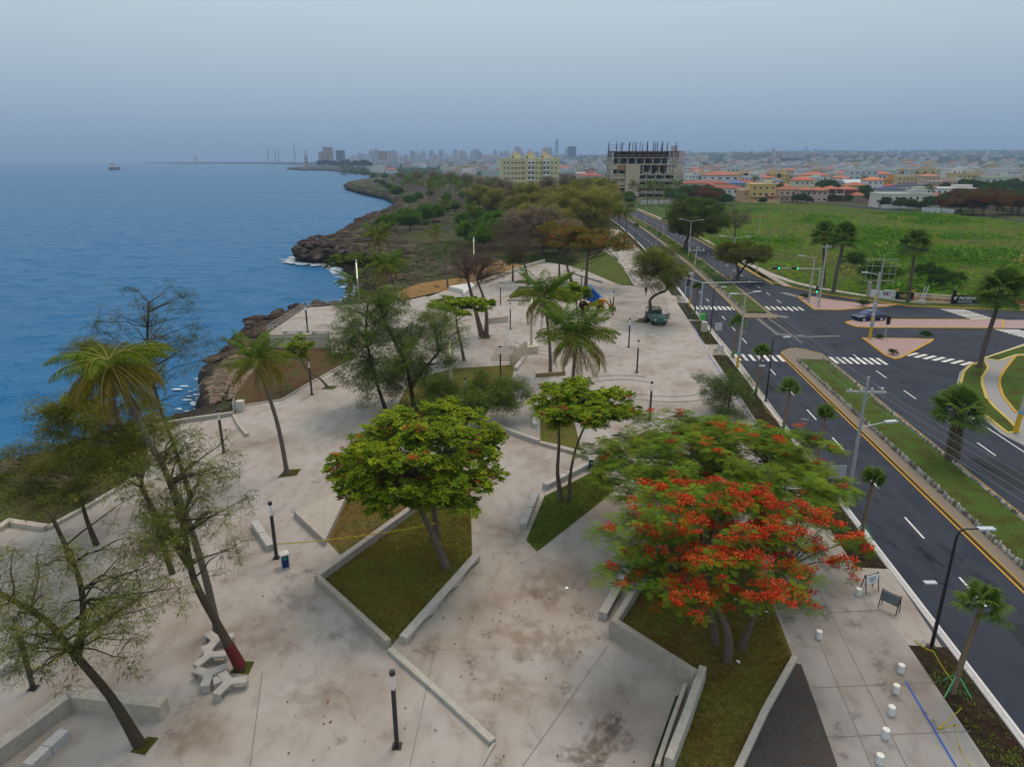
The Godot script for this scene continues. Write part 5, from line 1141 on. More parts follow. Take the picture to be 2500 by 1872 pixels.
	r = thing("billboard_frame", "empty pale green steel billboard frame standing in the field", "billboard frame", Vector3(70.45, 0, -130.51), -0.15)
	for x in [-2.6, -1.6, 1.6, 2.6]:
		post(r, "upright", Vector3(x, 0, 0), Vector3(x, 6.3, 0), 0.05, 0.05, cc(.24, .34, .26), M.metal, 4)
	for y in [2.1, 3.5, 4.9, 6.2]:
		post(r, "crossbar", Vector3(-2.7, y, 0.06), Vector3(2.7, y, 0.06), 0.045, 0.045, cc(.24, .34, .26), M.metal, 4)

# ---------------------------------------------------------------- leaves and fronds
var T := {}
func leaf_quad(b: MB, p: Vector3, d: Vector3, w: Vector3, len: float, wid: float, sag := 0.2) -> void:   # a pointed leaf of four faces
	var up := w.cross(d)
	var m := p + d * len * 0.55 + up * sag * len * 0.3
	var e := p + d * len - up * sag * len * 0.35
	b.tri(p, m - w * wid * 0.5, m); b.tri(p, m, m + w * wid * 0.5)
	b.tri(m - w * wid * 0.5, e, m); b.tri(m, e, m + w * wid * 0.5)
func tufts() -> void:
	var b := MB.new()
	for k in 9:                                  # rosette of broad leaves
		var a := k * 2.4 + rr(-.3, .3); var d := Vector3(cos(a), rr(0.0, 0.7), sin(a)).normalized()
		b.col = vary(cc(1, 1, 1), 0.15)
		leaf_quad(b, d * 0.03, d, d.cross(Vector3.UP).normalized(), rr(.24, .34), rr(.12, .17), 0.5)
	T.broad = b.mesh(M.leaf)
	b = MB.new()
	for k in 5:                                  # feathery leaves lying nearly flat
		var a := k * TAU / 5 + rr(-.4, .4); var d := Vector3(cos(a), rr(-0.25, 0.25), sin(a)).normalized(); var w := d.cross(Vector3.UP).normalized()
		b.col = vary(cc(1, 1, 1), 0.15)
		for i in 13:
			var p := d * (0.08 + 0.038 * i) + Vector3(0, -0.12 * pow(i / 13.0, 2), 0)
			for s in [-1.0, 1.0]:
				var q: Vector3 = (w * s + d * 0.5).normalized()
				var L2: float = (0.15 * sin(PI * (i + 1.5) / 15.0) + 0.04) * rr(.8, 1.15)
				b.tri(p - d * 0.010, p + d * 0.010, p + q * L2 + Vector3(0, -0.02, 0)); b.tri(p + q * L2 * 0.45 - d * 0.017, p + q * L2 * 0.45 + d * 0.017, p + q * L2)
	T.feather = b.mesh(M.leaf)
	b = MB.new()
	for k in 16:                                 # hanging needle strands
		var a := k * 2.4; var d := Vector3(cos(a), rr(-0.5, 0.55), sin(a)).normalized(); var L2 := rr(.35, .75)
		b.col = vary(cc(1, 1, 1), 0.25)
		var w := d.cross(Vector3(0.3, 1, 0.1)).normalized() * rr(0.012, 0.02)
		var p := d * 0.04; var m := p + d * L2 * 0.5; var e := m + (d * 0.5 + Vector3(0, -0.55, 0)) * L2 * 0.55
		b.tri(p - w * .5, m - w, m + w); b.tri(m - w, e, m + w)
	T.needle = b.mesh(M.leaf)
	b = MB.new()
	for k in 14:                                 # loose clump of small leaves
		var a := k * 2.4; var d := Vector3(cos(a), rr(-0.5, 0.9), sin(a)).normalized()
		b.col = vary(cc(1, 1, 1), 0.3)
		leaf_quad(b, d * rr(0.05, 0.4), (d + Vector3(rr(-.6, .6), rr(-.6, .3), rr(-.6, .6))).normalized(), Vector3(rr(-1, 1), rr(-.4, .4), rr(-1, 1)).normalized(), rr(.2, .36), rr(.09, .17), 0.3)
	T.clump = b.mesh(M.leaf)
	b = MB.new()
	for k in 16:                                 # a head of red flowers
		var a := k * 2.4; var d := Vector3(cos(a), rr(-0.1, 1.0), sin(a)).normalized(); var p := d * rr(0.03, 0.13)
		b.col = vary(cc(1, 1, 1), 0.3)
		leaf_quad(b, p, d, Vector3(rr(-1, 1), rr(-1, 1), rr(-1, 1)).cross(d).normalized(), rr(.07, .11), rr(.06, .10), 0.3)
	T.flower = b.mesh(M.petal)
	# palm fronds: length 1 along +x
	for v in 3:
		b = MB.new()
		var bend: float = [0.75, 1.35, 1.9][v]; var n := 30
		var p := Vector3.ZERO; var ang: float = [1.0, 0.55, -0.05][v]
		var pts := []; var dirs := []
		for i in n + 1:
			var d := Vector3(cos(ang - bend * pow(i / float(n), 1.5)), sin(ang - bend * pow(i / float(n), 1.5)), 0)
			pts.append(p); dirs.append(d); p += d / n
		var rp := []; var rw := []
		for i in range(0, n + 1, 5):
			rp.append(pts[i]); rw.append(lerpf(0.014, 0.003, i / float(n)))
		b.col = [cc(.20, .22, .05), cc(.22, .21, .05), cc(.28, .22, .06)][v]
		b.tube(rp, rw, 4, false)
		for i in range(3, n):
			var f := i / float(n)
			for s in [-1.0, 1.0]:
				var lean: float = [0.35, 0.7, 1.0][v] + rr(-.15, .15)
				var d: Vector3 = (Vector3(0, -lean, s * 1.0) + dirs[i] * 0.75).normalized()
				var L2 := (0.26 * sin(PI * clampf(f * 0.86 + 0.12, 0, 1)) + 0.03) * rr(.85, 1.1)
				var w: Vector3 = dirs[i] * 0.0135
				b.col = vary([cc(.085, .145, .016), cc(.105, .14, .014), cc(.17, .135, .02)][v], 0.2)
				var m: Vector3 = pts[i] + d * L2 * 0.5; var e: Vector3 = pts[i] + (d + Vector3(0, -0.35, 0)).normalized() * L2
				b.tri(pts[i] - w * .6, m - w, m + w); b.tri(m - w, e, m + w)
		T["frond%d" % v] = b.mesh(M.leaf)
	# fan leaf: stalk then a pleated, drooping fan, about 1 long
	b = MB.new()
	b.col = cc(.14, .16, .04); b.tube([Vector3.ZERO, Vector3(0.25, 0.07, 0), Vector3(0.5, 0.08, 0)], [0.018, 0.014, 0.01], 4, false)
	for k in 22:
		var a := lerpf(-2.1, 2.1, k / 21.0)
		var d := Vector3(cos(a), 0.12 - 0.25 * absf(a) / 2.1, sin(a)).normalized(); var w := d.cross(Vector3.UP).normalized() * 0.028
		var o := Vector3(0.5, 0.08, 0); var L2 := 0.52 * (1.0 - 0.25 * absf(a) / 2.1)
		b.col = vary(cc(.085, .14, .026), 0.28)
		var m := o + d * L2 * 0.62; var e := o + d * L2 + Vector3(0, -0.12 - rr(0, .1), 0)
		b.tri(o, m - w, m + w + Vector3(0, .012, 0)); b.tri(m - w, e, m + w)
	T.fan = b.mesh(M.leaf)

# ---------------------------------------------------------------- trees
func crown_tree(o: Dictionary) -> Node3D:
	var r := thing(o.name, o.label, o.get("cat", "tree"), o.at, 0, o.get("group", ""))
	fill_tree(r, o)
	return r
func fill_tree(r: Node3D, o: Dictionary) -> void:
	var bark: Color = o.get("bark", cc(.16, .13, .11))
	var tw := MB.new()
	var ends := []
	for t in o.trunks:
		var rad := []
		var r0: float = o.r * (1.0 if t == o.trunks[0] else 0.8)
		for i in t.size(): rad.append(r0 * lerpf(1.0, 0.45, i / float(t.size() - 1)) * (1.35 if i == 0 else 1.0))
		tw = MB.new(); tw.col = bark
		tw.tube(smooth(t), stretch(rad, smooth(t).size()), 8)
		part("trunk", tw.mesh(M.tree), r)
		var sp := smooth(t)
		for i in sp.size():
			if i >= sp.size() * o.get("from", 0.45): ends.append(sp[i])
	if o.has("band"):
		tw = MB.new(); tw.col = cc(.17, .035, .03); var t: Array = o.trunks[0]
		tw.tube([t[0] + Vector3(0, 0.15, 0), t[0].lerp(t[1], 0.55), t[0].lerp(t[1], o.band)], [o.r * 1.36, o.r * 1.16, o.r * 0.99], 8); part("red_paint", tw.mesh(M.tree), r)
	var lw := MB.new(); lw.col = bark * 0.85
	var xf := []; var cl := []; var fx := []; var fc := []
	var c: Vector3 = o.c; var R := Vector3(o.rh, o.rv, o.get("rz", o.rh))
	var seeds := []; var tries := 0
	var n: int = o.clumps; var gap: float = o.get("gap", 0.75) * o.cr
	while seeds.size() < n and tries < n * 30:
		tries += 1
		var d := Vector3(rr(-1, 1), rr(o.get("low", -0.45), 1), rr(-1, 1))
		if d.length() > 1.0 or d.length() < o.get("core", 0.45): continue
		var p := c + d * R
		var ok := true
		for q in seeds:
			if p.distance_to(q) < gap: ok = false; break
		if ok: seeds.append(p)
	for p in seeds:
		var e: Vector3 = ends[0]
		for q in ends:
			if p.distance_to(q) + maxf(0.0, q.y - p.y + 0.35 * Vector2(p.x - q.x, p.z - q.z).length()) * 1.2 < p.distance_to(e) + maxf(0.0, e.y - p.y + 0.35 * Vector2(p.x - e.x, p.z - e.z).length()) * 1.2: e = q
		var mid: Vector3 = e.lerp(p, 0.5) + Vector3(rr(-.15, .15), rr(-0.05, 0.25), rr(-.15, .15)) * e.distance_to(p) * 0.5
		var br: float = o.r * 0.26
		lw.tube([e, e.lerp(mid, 0.5) + Vector3(rr(-.1, .1), rr(-.1, .1), rr(-.1, .1)), mid, mid.lerp(p, 0.6) + Vector3(0, rr(-.1, .15), 0), p], [br, br * 0.8, br * 0.6, br * 0.4, br * 0.2], 5, false)
		var k: int = int(o.tufts * rr(0.6, 1.3))
		var tip := 0
		for i in k:
			var d := Vector3(rr(-1, 1), rr(-1, 1), rr(-1, 1)).normalized() * pow(rr(0, 1), 0.4)
			var q: Vector3 = p + d * Vector3(o.cr, o.cr * o.get("cv", 0.6), o.cr)
			if o.has("droop"): q.y -= o.droop * rr(0, 1) * Vector2(d.x, d.z).length() * o.cr
			if tip < o.get("twigs", 5):
				tip += 1
				lw.tube([p, p.lerp(q, 0.5) + Vector3(0, 0.06, 0), q], [br * 0.2, br * 0.14, br * 0.06], 3, false)
			var s: float = o.get("ts", 1.0) * rr(0.7, 1.25)
			var bs := Basis(Vector3.UP, rr(0, TAU)) * Basis(Vector3.RIGHT, rr(-1, 1) * o.get("tilt", 0.5))
			xf.append(Transform3D(bs.scaled(Vector3.ONE * s), q))
			var col: Color = o.cols[rng.randi() % o.cols.size()]
			cl.append(vary(col, 0.22))
			if o.has("bloom"):
				var w: Vector3 = (q - c) / R
				if rr(0, 1) < o.bloom.call(w) and d.y > -0.5:
					for z in 3:
						fx.append(Transform3D(Basis(Vector3.UP, rr(0, TAU)).scaled(Vector3.ONE * rr(0.8, 1.5)), q + Vector3(rr(-.25, .25), rr(0.02, 0.2), rr(-.25, .25))))
						fc.append(vary([cc(.58, .065, .014), cc(.66, .10, .016), cc(.52, .04, .013)][rng.randi() % 3], 0.2))
	part("limbs", lw.mesh(M.tree), r)
	if xf.size(): multi("crown", o.tuft, xf, cl, r)
	if fx.size(): multi("flowers", T.flower, fx, fc, r)
func smooth(t: Array) -> Array:
	if t.size() < 3: return t
	var r := []
	for i in t.size() - 1:
		var a: Vector3 = t[maxi(i - 1, 0)]; var b: Vector3 = t[i]; var c: Vector3 = t[i + 1]; var d: Vector3 = t[mini(i + 2, t.size() - 1)]
		for k in 4: r.append(b.cubic_interpolate(c, a, d, k / 4.0))
	r.append(t[-1])
	return r
func stretch(a: Array, n: int) -> Array:
	if a.size() == n: return a
	var r := []
	for i in n:
		var f := i * (a.size() - 1) / float(n - 1); var k := mini(int(f), a.size() - 2)
		r.append(lerpf(a[k], a[k + 1], f - k))
	return r
# path of a trunk given as (x, y, z) offsets
func path(a: Array) -> Array: return a

func coconut(label: String, at: Vector3, top: Vector3, len: float, n: int, group := "", dead := 3) -> Node3D:
	var r := thing("coconut_palm", label, "palm tree", at, 0, group if group else "coconut palms of the park")
	var mid := top * 0.5 + Vector3(-top.x * 0.22, 0, 0)
	var b := MB.new(); b.col = cc(.20, .175, .15)
	var pts := smooth([Vector3.ZERO, mid * 0.5 + Vector3(-top.x * 0.05, 0, 0), mid, mid.lerp(top, 0.55) , top])
	var rad := []
	for i in pts.size(): rad.append(lerpf(0.20, 0.12, i / float(pts.size() - 1)) * (1.5 if i == 0 else 1.0) * (1.0 + 0.06 * (i % 2)))
	b.tube(pts, rad, 8); part("trunk", b.mesh(M.tree), r)
	var head := Transform3D(Basis(), top)
	for k in n:
		var f := k / float(n)
		var v := 0 if f < 0.28 else (1 if f < 0.72 else 2)
		if dead > 7: v = 1 if f < 0.4 else 2
		var t := Basis(Vector3.UP, k * 2.399 + rr(-.2, .2)) * Basis(Vector3.BACK, rr(-.12, .12) - f * 0.25) * Basis(Vector3.RIGHT, rr(-.5, .5))
		part("frond", T["frond%d" % v], r, head * Transform3D(t.scaled_local(Vector3.ONE * len * rr(.85, 1.1)), Vector3(0, 0.1 - f * 0.2, 0)))
	for k in dead:
		part("dead_frond", T.dead, r, head * Transform3D((Basis(Vector3.UP, k * 2.1 + rr(0, 1)) * Basis(Vector3.BACK, -1.05)).scaled_local(Vector3.ONE * len * 0.8), Vector3(0, -0.2, 0)))
	for k in 5:
		b = MB.new(); b.col = vary(cc(.24, .17, .04), 0.3)
		var a := k * 1.3; b.lathe(top + Vector3(cos(a) * .24, -0.42 + 0.08 * (k % 2), sin(a) * .24), [Vector2(0, 0), Vector2(.1, .06), Vector2(.12, .15), Vector2(.07, .25), Vector2(0, .28)], 6)
		part("coconut", b.mesh(M.plain), r)
	return r
func fan_palm(label: String, at: Vector3, top: Vector3, r0: float, len: float, n: int, up := 0.0, boots := false, group := "") -> Node3D:
	var r := thing("fan_palm", label, "palm tree", at, 0, group if group else "fan palms of the avenue")
	var b := MB.new(); b.col = cc(.30, .225, .16) if r0 < 0.2 else cc(.17, .145, .125)
	var pts := smooth([Vector3.ZERO, top * 0.35 + Vector3(-top.x * 0.15, 0, 0), top * 0.7, top]); var rad := []
	for i in pts.size(): rad.append(r0 * lerpf(1.0, 0.72, i / float(pts.size() - 1)) * (1.25 if i == 0 else 1.0))
	b.tube(pts, rad, 9); part("trunk", b.mesh(M.tree), r)
	if boots:
		var m := MB.new(); m.col = cc(.27, .21, .13)
		m.tri(Vector3(-0.10, 0, 0), Vector3(0.10, 0, 0), Vector3(0, 0.30, 0.16)); m.tri(Vector3(-0.10, 0, 0), Vector3(0, 0.30, 0.16), Vector3(-0.05, 0.32, 0.06)); m.tri(Vector3(0.10, 0, 0), Vector3(0.05, 0.32, 0.06), Vector3(0, 0.30, 0.16))
		var mm := m.mesh(M.tree)
		for k in 110:
			var f := k / 110.0; var a := k * 2.399
			part("leaf_base", mm, r, Transform3D(Basis(Vector3.UP, -a + PI / 2).scaled(Vector3.ONE * rr(.85, 1.2)), top * f + Vector3(cos(a), 0, sin(a)) * r0 * lerpf(1.15, 0.72, f)))
	for k in n:
		var f := k / float(n)
		var el := lerpf(1.35, lerpf(-0.75, 0.75, up), f)
		var t := Basis(Vector3.UP, k * 2.399 + rr(-.2, .2)) * Basis(Vector3.BACK, el + rr(-.15, .15)) * Basis(Vector3.RIGHT, rr(-.4, .4))
		part("fan_leaf", T.fan, r, Transform3D(t.scaled_local(Vector3.ONE * len * rr(.85, 1.15)), top + Vector3(0, 0.12 - 0.25 * f, 0)))
	return r

func near_trees() -> void:
	var b := MB.new(); b.col = cc(.16, .11, .06)
	b.tube([Vector3.ZERO, Vector3(0.5, -0.05, 0), Vector3(1, -0.15, 0)], [0.012, 0.008, 0.003], 4, false)
	for i in range(4, 22):
		for s in [-1.0, 1.0]:
			var p := Vector3(i / 22.0, -0.15 * i / 22.0, 0); b.col = vary(cc(.17, .115, .06), .3)
			b.tri(p, p + Vector3(0.02, 0, 0), p + Vector3(0.10, -0.02 + rr(-.02, .02), s * rr(.05, .13)))
	T.dead = b.mesh(M.leaf)
	var fresh := [cc(.17, .235, .012), cc(.135, .205, .011), cc(.205, .255, .014), cc(.095, .15, .012)]
	# the big round leaved tree in the olive lawn
	var al := fresh.duplicate(); al.append_array(fresh); al.append_array(fresh); al.append_array(fresh); al.append(cc(.28, .07, .02)); al.append_array(fresh)
	crown_tree({"name": "almond_tree", "label": "big round leaved tree with a leaning trunk in the olive lawn", "at": Vector3(-4.04, 0, -36.7), "trunks": [[Vector3(0, 0, 0), Vector3(-0.75, 2.0, -0.2), Vector3(-1.6, 4.2, -0.3), Vector3(-1.7, 6.0, -0.2)], [Vector3(-1.0, 0, -3.6), Vector3(-1.1, 2.2, -3.5), Vector3(-1.2, 4.2, -2.5), Vector3(-0.6, 6.2, -1.6)]], "r": 0.24, "c": Vector3(-1.3, 7.1, -0.6), "rh": 5.0, "rv": 2.9, "clumps": 92, "cr": 1.0, "cv": 0.45, "tufts": 42, "tuft": T.broad, "ts": 1.05, "cols": al, "core": 0.5, "low": -0.6, "gap": 0.7, "bark": cc(.20, .16, .13)})
	crown_tree({"name": "almond_tree", "label": "two stemmed round leaved tree between the plaza ledge and diamond lawn", "at": Vector3(3.89, 0, -45.5), "trunks": [[Vector3(-0.2, 0, 0), Vector3(-0.55, 2.2, 0), Vector3(-0.5, 4.5, 0), Vector3(-0.6, 6.6, 0)], [Vector3(0.35, 0, 0.1), Vector3(0.4, 2.4, 0.1), Vector3(0.9, 4.8, 0), Vector3(1.8, 7.0, 0)]], "r": 0.17, "c": Vector3(1.1, 7.5, 0), "rh": 4.1, "rv": 1.35, "rz": 3.4, "clumps": 46, "cr": 0.9, "cv": 0.4, "tufts": 40, "tuft": T.broad, "cols": al, "core": 0.3, "gap": 0.7, "bark": cc(.21, .16, .13)})
	crown_tree({"name": "almond_tree", "label": "small flat topped tree with tiered branches on the middle lawn", "at": Vector3(-6.04, 0, -82.7), "trunks": [[Vector3.ZERO, Vector3(-0.4, 2.4, 0), Vector3(-0.8, 4.6, 0), Vector3(-0.9, 6.4, 0)]], "r": 0.18, "c": Vector3(-0.2, 7.0, 0), "rh": 4.2, "rv": 0.9, "clumps": 30, "cr": 0.95, "cv": 0.3, "tufts": 34, "tuft": T.broad, "ts": 1.3, "cols": fresh, "core": 0.2, "gap": 0.8})
	crown_tree({"name": "almond_tree", "label": "bright green bushy tree between the palms and the digger", "at": Vector3(10.69, 0, -110.85), "trunks": [[Vector3.ZERO, Vector3(0, 1.2, 0), Vector3(0, 2.4, 0)]], "r": 0.15, "c": Vector3(-1.0, 3.2, 0), "rh": 3.0, "rv": 1.5, "clumps": 24, "cr": 1.0, "cv": 0.6, "tufts": 34, "tuft": T.broad, "ts": 1.5, "cols": fresh, "core": 0.3})
	# flowering trees
	var fea := [cc(.125, .20, .014), cc(.10, .17, .014), cc(.16, .22, .016), cc(.075, .13, .012)]
	crown_tree({"name": "flame_tree", "label": "red flowering spreading tree on the lawn beside the black path", "at": Vector3(10.97, 0, -28.45), "trunks": [[Vector3(-0.1, 0, 0), Vector3(-0.2, 1.6, 0), Vector3(-1.0, 3.4, -0.3), Vector3(-1.8, 5.2, -0.5)], [Vector3(-0.35, 0, -1.2), Vector3(-0.7, 1.7, -1.2), Vector3(-1.9, 3.8, -0.8), Vector3(-3.2, 5.4, 0)], [Vector3(0.9, 0, -0.9), Vector3(1.2, 1.5, -0.8), Vector3(1.5, 3.6, -0.6), Vector3(2.3, 5.4, 0)]], "r": 0.22, "c": Vector3(-1.0, 6.6, -0.4), "rh": 6.3, "rv": 2.4, "rz": 4.6, "clumps": 76, "cr": 0.95, "cv": 0.35, "tufts": 12, "twigs": 9, "tuft": T.feather, "ts": 0.9, "cols": fea, "core": 0.3, "low": -0.8, "gap": 1.0, "droop": 0.6, "tilt": 0.35, "bark": cc(.20, .155, .13),
		"bloom": func(w: Vector3) -> float: return clampf(0.85 + w.x * 0.25 - w.y * 0.15 + w.z * 0.30 - (0.52 if w.x < -0.5 else 0.0), 0.05, 0.92)})
	crown_tree({"name": "flame_tree", "label": "wide green feathery tree with few orange blossoms behind the red flowering tree", "at": Vector3(12.58, 0, -39.62), "trunks": [[Vector3.ZERO, Vector3(0.1, 1.8, 0), Vector3(0.3, 3.4, 0), Vector3(0.3, 5.0, 0)], [Vector3(0.7, 0, -0.3), Vector3(1.4, 1.8, -0.3), Vector3(2.6, 3.6, -0.3), Vector3(4.0, 5.2, -0.4)]], "r": 0.24, "c": Vector3(0.3, 5.9, 0), "rh": 8.2, "rv": 2.3, "rz": 7.0, "clumps": 112, "cr": 1.2, "cv": 0.3, "tufts": 19, "twigs": 7, "tuft": T.feather, "ts": 1.1, "cols": fea, "core": 0.2, "low": -0.4, "gap": 0.75, "droop": 0.35, "tilt": 0.35, "bark": cc(.20, .16, .13),
		"bloom": func(w: Vector3) -> float: return clampf(0.035 + maxf(0.0, w.y - 0.4) * 0.14, 0.0, 0.3)})
	# wispy pines
	var ol := [cc(.13, .15, .028), cc(.10, .125, .024), cc(.155, .16, .032), cc(.11, .10, .035)]
	var gr := [cc(.105, .16, .030), cc(.085, .13, .028), cc(.135, .175, .034)]
	crown_tree({"name": "pine_tree", "label": "big sparse needle tree with a forked dark trunk at bottom left", "at": Vector3(-16.11, 0, -23.21), "trunks": [[Vector3.ZERO, Vector3(-0.8, 2.6, 0), Vector3(-1.9, 5.0, 0.1), Vector3(-2.6, 6.6, 0.2), Vector3(-3.9, 8.6, 0.9)], [Vector3(-1.75, 4.7, 0.1), Vector3(-1.3, 6.2, -0.1), Vector3(-1.2, 8.2, -0.3), Vector3(-1.9, 10.6, -0.6)]], "r": 0.2, "c": Vector3(-1.4, 8.2, 0), "rh": 4.4, "rv": 3.6, "rz": 3.4, "clumps": 62, "cr": 1.05, "cv": 0.8, "tufts": 13, "tuft": T.needle, "ts": 0.8, "cols": ol, "core": 0.35, "low": -0.9, "gap": 0.6, "droop": 0.5, "tilt": 0.4, "twigs": 10, "bark": cc(.085, .07, .05)})
	crown_tree({"name": "pine_tree", "label": "needle tree whose trunk is painted red at the foot", "at": Vector3(-13.47, 0, -27.84), "band": 0.45, "trunks": [[Vector3.ZERO, Vector3(-0.8, 2.6, 0), Vector3(-1.6, 5.2, 0), Vector3(-1.8, 8.2, -0.2), Vector3(-2.4, 11.5, -0.3)], [Vector3(-1.65, 6.0, 0), Vector3(-2.6, 8.0, 0), Vector3(-3.3, 10.0, 0)]], "r": 0.22, "c": Vector3(-1.7, 9.4, -0.4), "rh": 3.0, "rv": 3.9, "clumps": 46, "cr": 0.95, "cv": 0.9, "tufts": 19, "tuft": T.needle, "ts": 0.85, "cols": ol, "core": 0.2, "low": -0.95, "gap": 0.6, "droop": 0.6, "twigs": 9, "bark": cc(.11, .085, .065)})
	crown_tree({"name": "pine_tree", "label": "thin airy needle tree standing tall against the sea at left", "at": Vector3(-24.08, 0, -45.96), "trunks": [[Vector3.ZERO, Vector3(-0.5, 3.6, 0), Vector3(-1.2, 7.6, 0), Vector3(-1.4, 11.0, 0), Vector3(-0.7, 14.8, 0)]], "r": 0.16, "c": Vector3(-1.4, 11.6, 0), "rh": 4.4, "rv": 5.2, "clumps": 64, "cr": 1.0, "cv": 1.0, "tufts": 12, "tuft": T.needle, "ts": 0.8, "cols": [cc(.09, .10, .04), cc(.075, .085, .04)], "core": 0.2, "low": -0.95, "gap": 0.6, "droop": 0.4, "twigs": 10, "bark": cc(.09, .075, .065)})
	crown_tree({"name": "pine_tree", "label": "low olive needle tree hanging over the seaside lawn at left", "at": Vector3(-27.32, 0, -39.36), "trunks": [[Vector3.ZERO, Vector3(-0.3, 2.0, 0), Vector3(-0.4, 4.5, 0), Vector3(-0.6, 6.0, 0)]], "r": 0.15, "c": Vector3(-1.2, 5.8, 0), "rh": 4.4, "rv": 2.0, "clumps": 40, "cr": 1.0, "cv": 0.6, "tufts": 30, "tuft": T.needle, "cols": [cc(.12, .125, .026), cc(.10, .105, .024)], "core": 0.2, "low": -0.8, "gap": 0.6, "droop": 0.5, "twigs": 7, "bark": cc(.09, .075, .06)})
	crown_tree({"name": "pine_tree", "label": "olive needle tree in front of the tall left palm", "at": Vector3(-20.79, 0, -36.09), "trunks": [[Vector3.ZERO, Vector3(-0.4, 3, 0), Vector3(-0.9, 6.5, 0), Vector3(-1.6, 10.6, 0), Vector3(-2.4, 13.0, 0)]], "r": 0.15, "c": Vector3(-2.0, 10.4, 0), "rh": 3.2, "rv": 4.2, "clumps": 52, "cr": 1.0, "cv": 0.7, "tufts": 34, "tuft": T.needle, "cols": [cc(.15, .15, .024), cc(.125, .13, .022)], "core": 0.2, "low": -0.9, "gap": 0.6, "droop": 0.5, "twigs": 7, "bark": cc(.10, .08, .06)})
	crown_tree({"name": "pine_tree", "label": "large bushy needle tree in the middle lawn before the terrace", "at": Vector3(-9.88, 0, -64.98), "trunks": [[Vector3.ZERO, Vector3(-0.3, 2.4, 0), Vector3(-0.8, 5.2, 0), Vector3(-2.6, 9.5, 0), Vector3(-3.0, 12.5, 0)], [Vector3(-0.3, 2.3, 0), Vector3(1.1, 4.2, 0), Vector3(2.6, 6.0, 0)], [Vector3(-2.8, 0, 0.5), Vector3(-3.6, 3.2, 0.5), Vector3(-4.4, 7.6, 0), Vector3(-4.0, 11.0, 0)]], "r": 0.22, "c": Vector3(-1.4, 6.8, 0), "rh": 6.8, "rv": 6.4, "rz": 4.6, "clumps": 112, "cr": 1.25, "cv": 0.8, "tufts": 32, "tuft": T.needle, "ts": 1.25, "cols": gr, "core": 0.25, "low": -0.75, "gap": 0.6, "droop": 0.4, "twigs": 5, "bark": cc(.10, .08, .065)})
	crown_tree({"name": "pine_tree", "label": "low spreading branch of needles reaching right over the middle lawn", "at": Vector3(-4.75, 0, -61.55), "trunks": [[Vector3.ZERO, Vector3(0.8, 1.4, 0), Vector3(2.0, 2.8, 0)]], "r": 0.13, "c": Vector3(1.2, 3.0, 0), "rh": 5.2, "rv": 1.7, "rz": 2.6, "clumps": 34, "cr": 1.2, "cv": 0.6, "tufts": 40, "tuft": T.needle, "ts": 1.25, "cols": gr, "core": 0.1, "low": -0.8, "gap": 0.6, "droop": 0.4, "bark": cc(.10, .08, .065)})
	crown_tree({"name": "pine_tree", "label": "young bushy needle tree rising behind the flame trees", "at": Vector3(21.38, 0, -63.57), "trunks": [[Vector3.ZERO, Vector3(0.1, 1.6, 0), Vector3(0, 4.6, 0)]], "r": 0.10, "c": Vector3(-0.3, 2.4, 0), "rh": 3.0, "rv": 2.5, "clumps": 40, "cr": 0.8, "cv": 0.9, "tufts": 20, "tuft": T.needle, "ts": 1.0, "cols": [cc(.11, .15, .04), cc(.085, .12, .035)], "core": 0.1, "low": -0.9, "gap": 0.5, "tilt": 1.4, "bark": cc(.09, .075, .06)})
	crown_tree({"name": "pine_tree", "label": "leaning tree with a crooked trunk beside the camouflaged truck", "at": Vector3(20.74, 0, -105.1), "trunks": [[Vector3.ZERO, Vector3(0.9, 1.8, 0), Vector3(0.8, 3.4, 0), Vector3(2.0, 4.4, 0), Vector3(3.2, 4.9, 0), Vector3(3.3, 6.2, 0)]], "r": 0.30, "c": Vector3(1.9, 8.6, 0), "rh": 4.0, "rv": 3.4, "clumps": 44, "cr": 1.25, "cv": 0.6, "tufts": 38, "tuft": T.needle, "ts": 1.5, "cols": [cc(.17, .20, .026), cc(.13, .16, .022), cc(.19, .175, .04)], "core": 0.25, "low": -0.95, "gap": 0.65, "droop": 0.4, "bark": cc(.16, .11, .08)})
	# trees round the sand and the far plaza
	var rust := [cc(.15, .17, .028), cc(.12, .14, .026), cc(.27, .13, .035), cc(.18, .155, .035), cc(.32, .13, .04)]
	crown_tree({"name": "almond_tree", "label": "rust tinged tree with flat tiers behind the blue tarpaulin", "at": Vector3(14.61, 0, -134.51), "trunks": [[Vector3.ZERO, Vector3(0.1, 3, 0), Vector3(0.2, 6.2, 0), Vector3(0.6, 8.6, 0)]], "r": 0.32, "c": Vector3(2.6, 8.8, 0), "rh": 6.6, "rv": 2.2, "clumps": 44, "cr": 1.4, "cv": 0.35, "tufts": 30, "tuft": T.clump, "ts": 1.25, "cols": rust, "core": 0.2, "gap": 0.7})
	crown_tree({"name": "almond_tree", "label": "orange brown topped tree at the left of the rust tinged tree", "at": Vector3(12.33, 0, -138.27), "trunks": [[Vector3.ZERO, Vector3(-1.0, 3, 0), Vector3(-1.9, 6.2, 0)], [Vector3(-2.6, 0, 0), Vector3(-2.8, 4, 0), Vector3(-2.6, 7, 0)]], "r": 0.28, "c": Vector3(-1.4, 9.6, -1), "rh": 5.6, "rv": 2.8, "clumps": 40, "cr": 1.4, "cv": 0.4, "tufts": 30, "tuft": T.clump, "ts": 1.25, "cols": rust + [cc(.26, .10, .03)], "core": 0.2, "gap": 0.7})
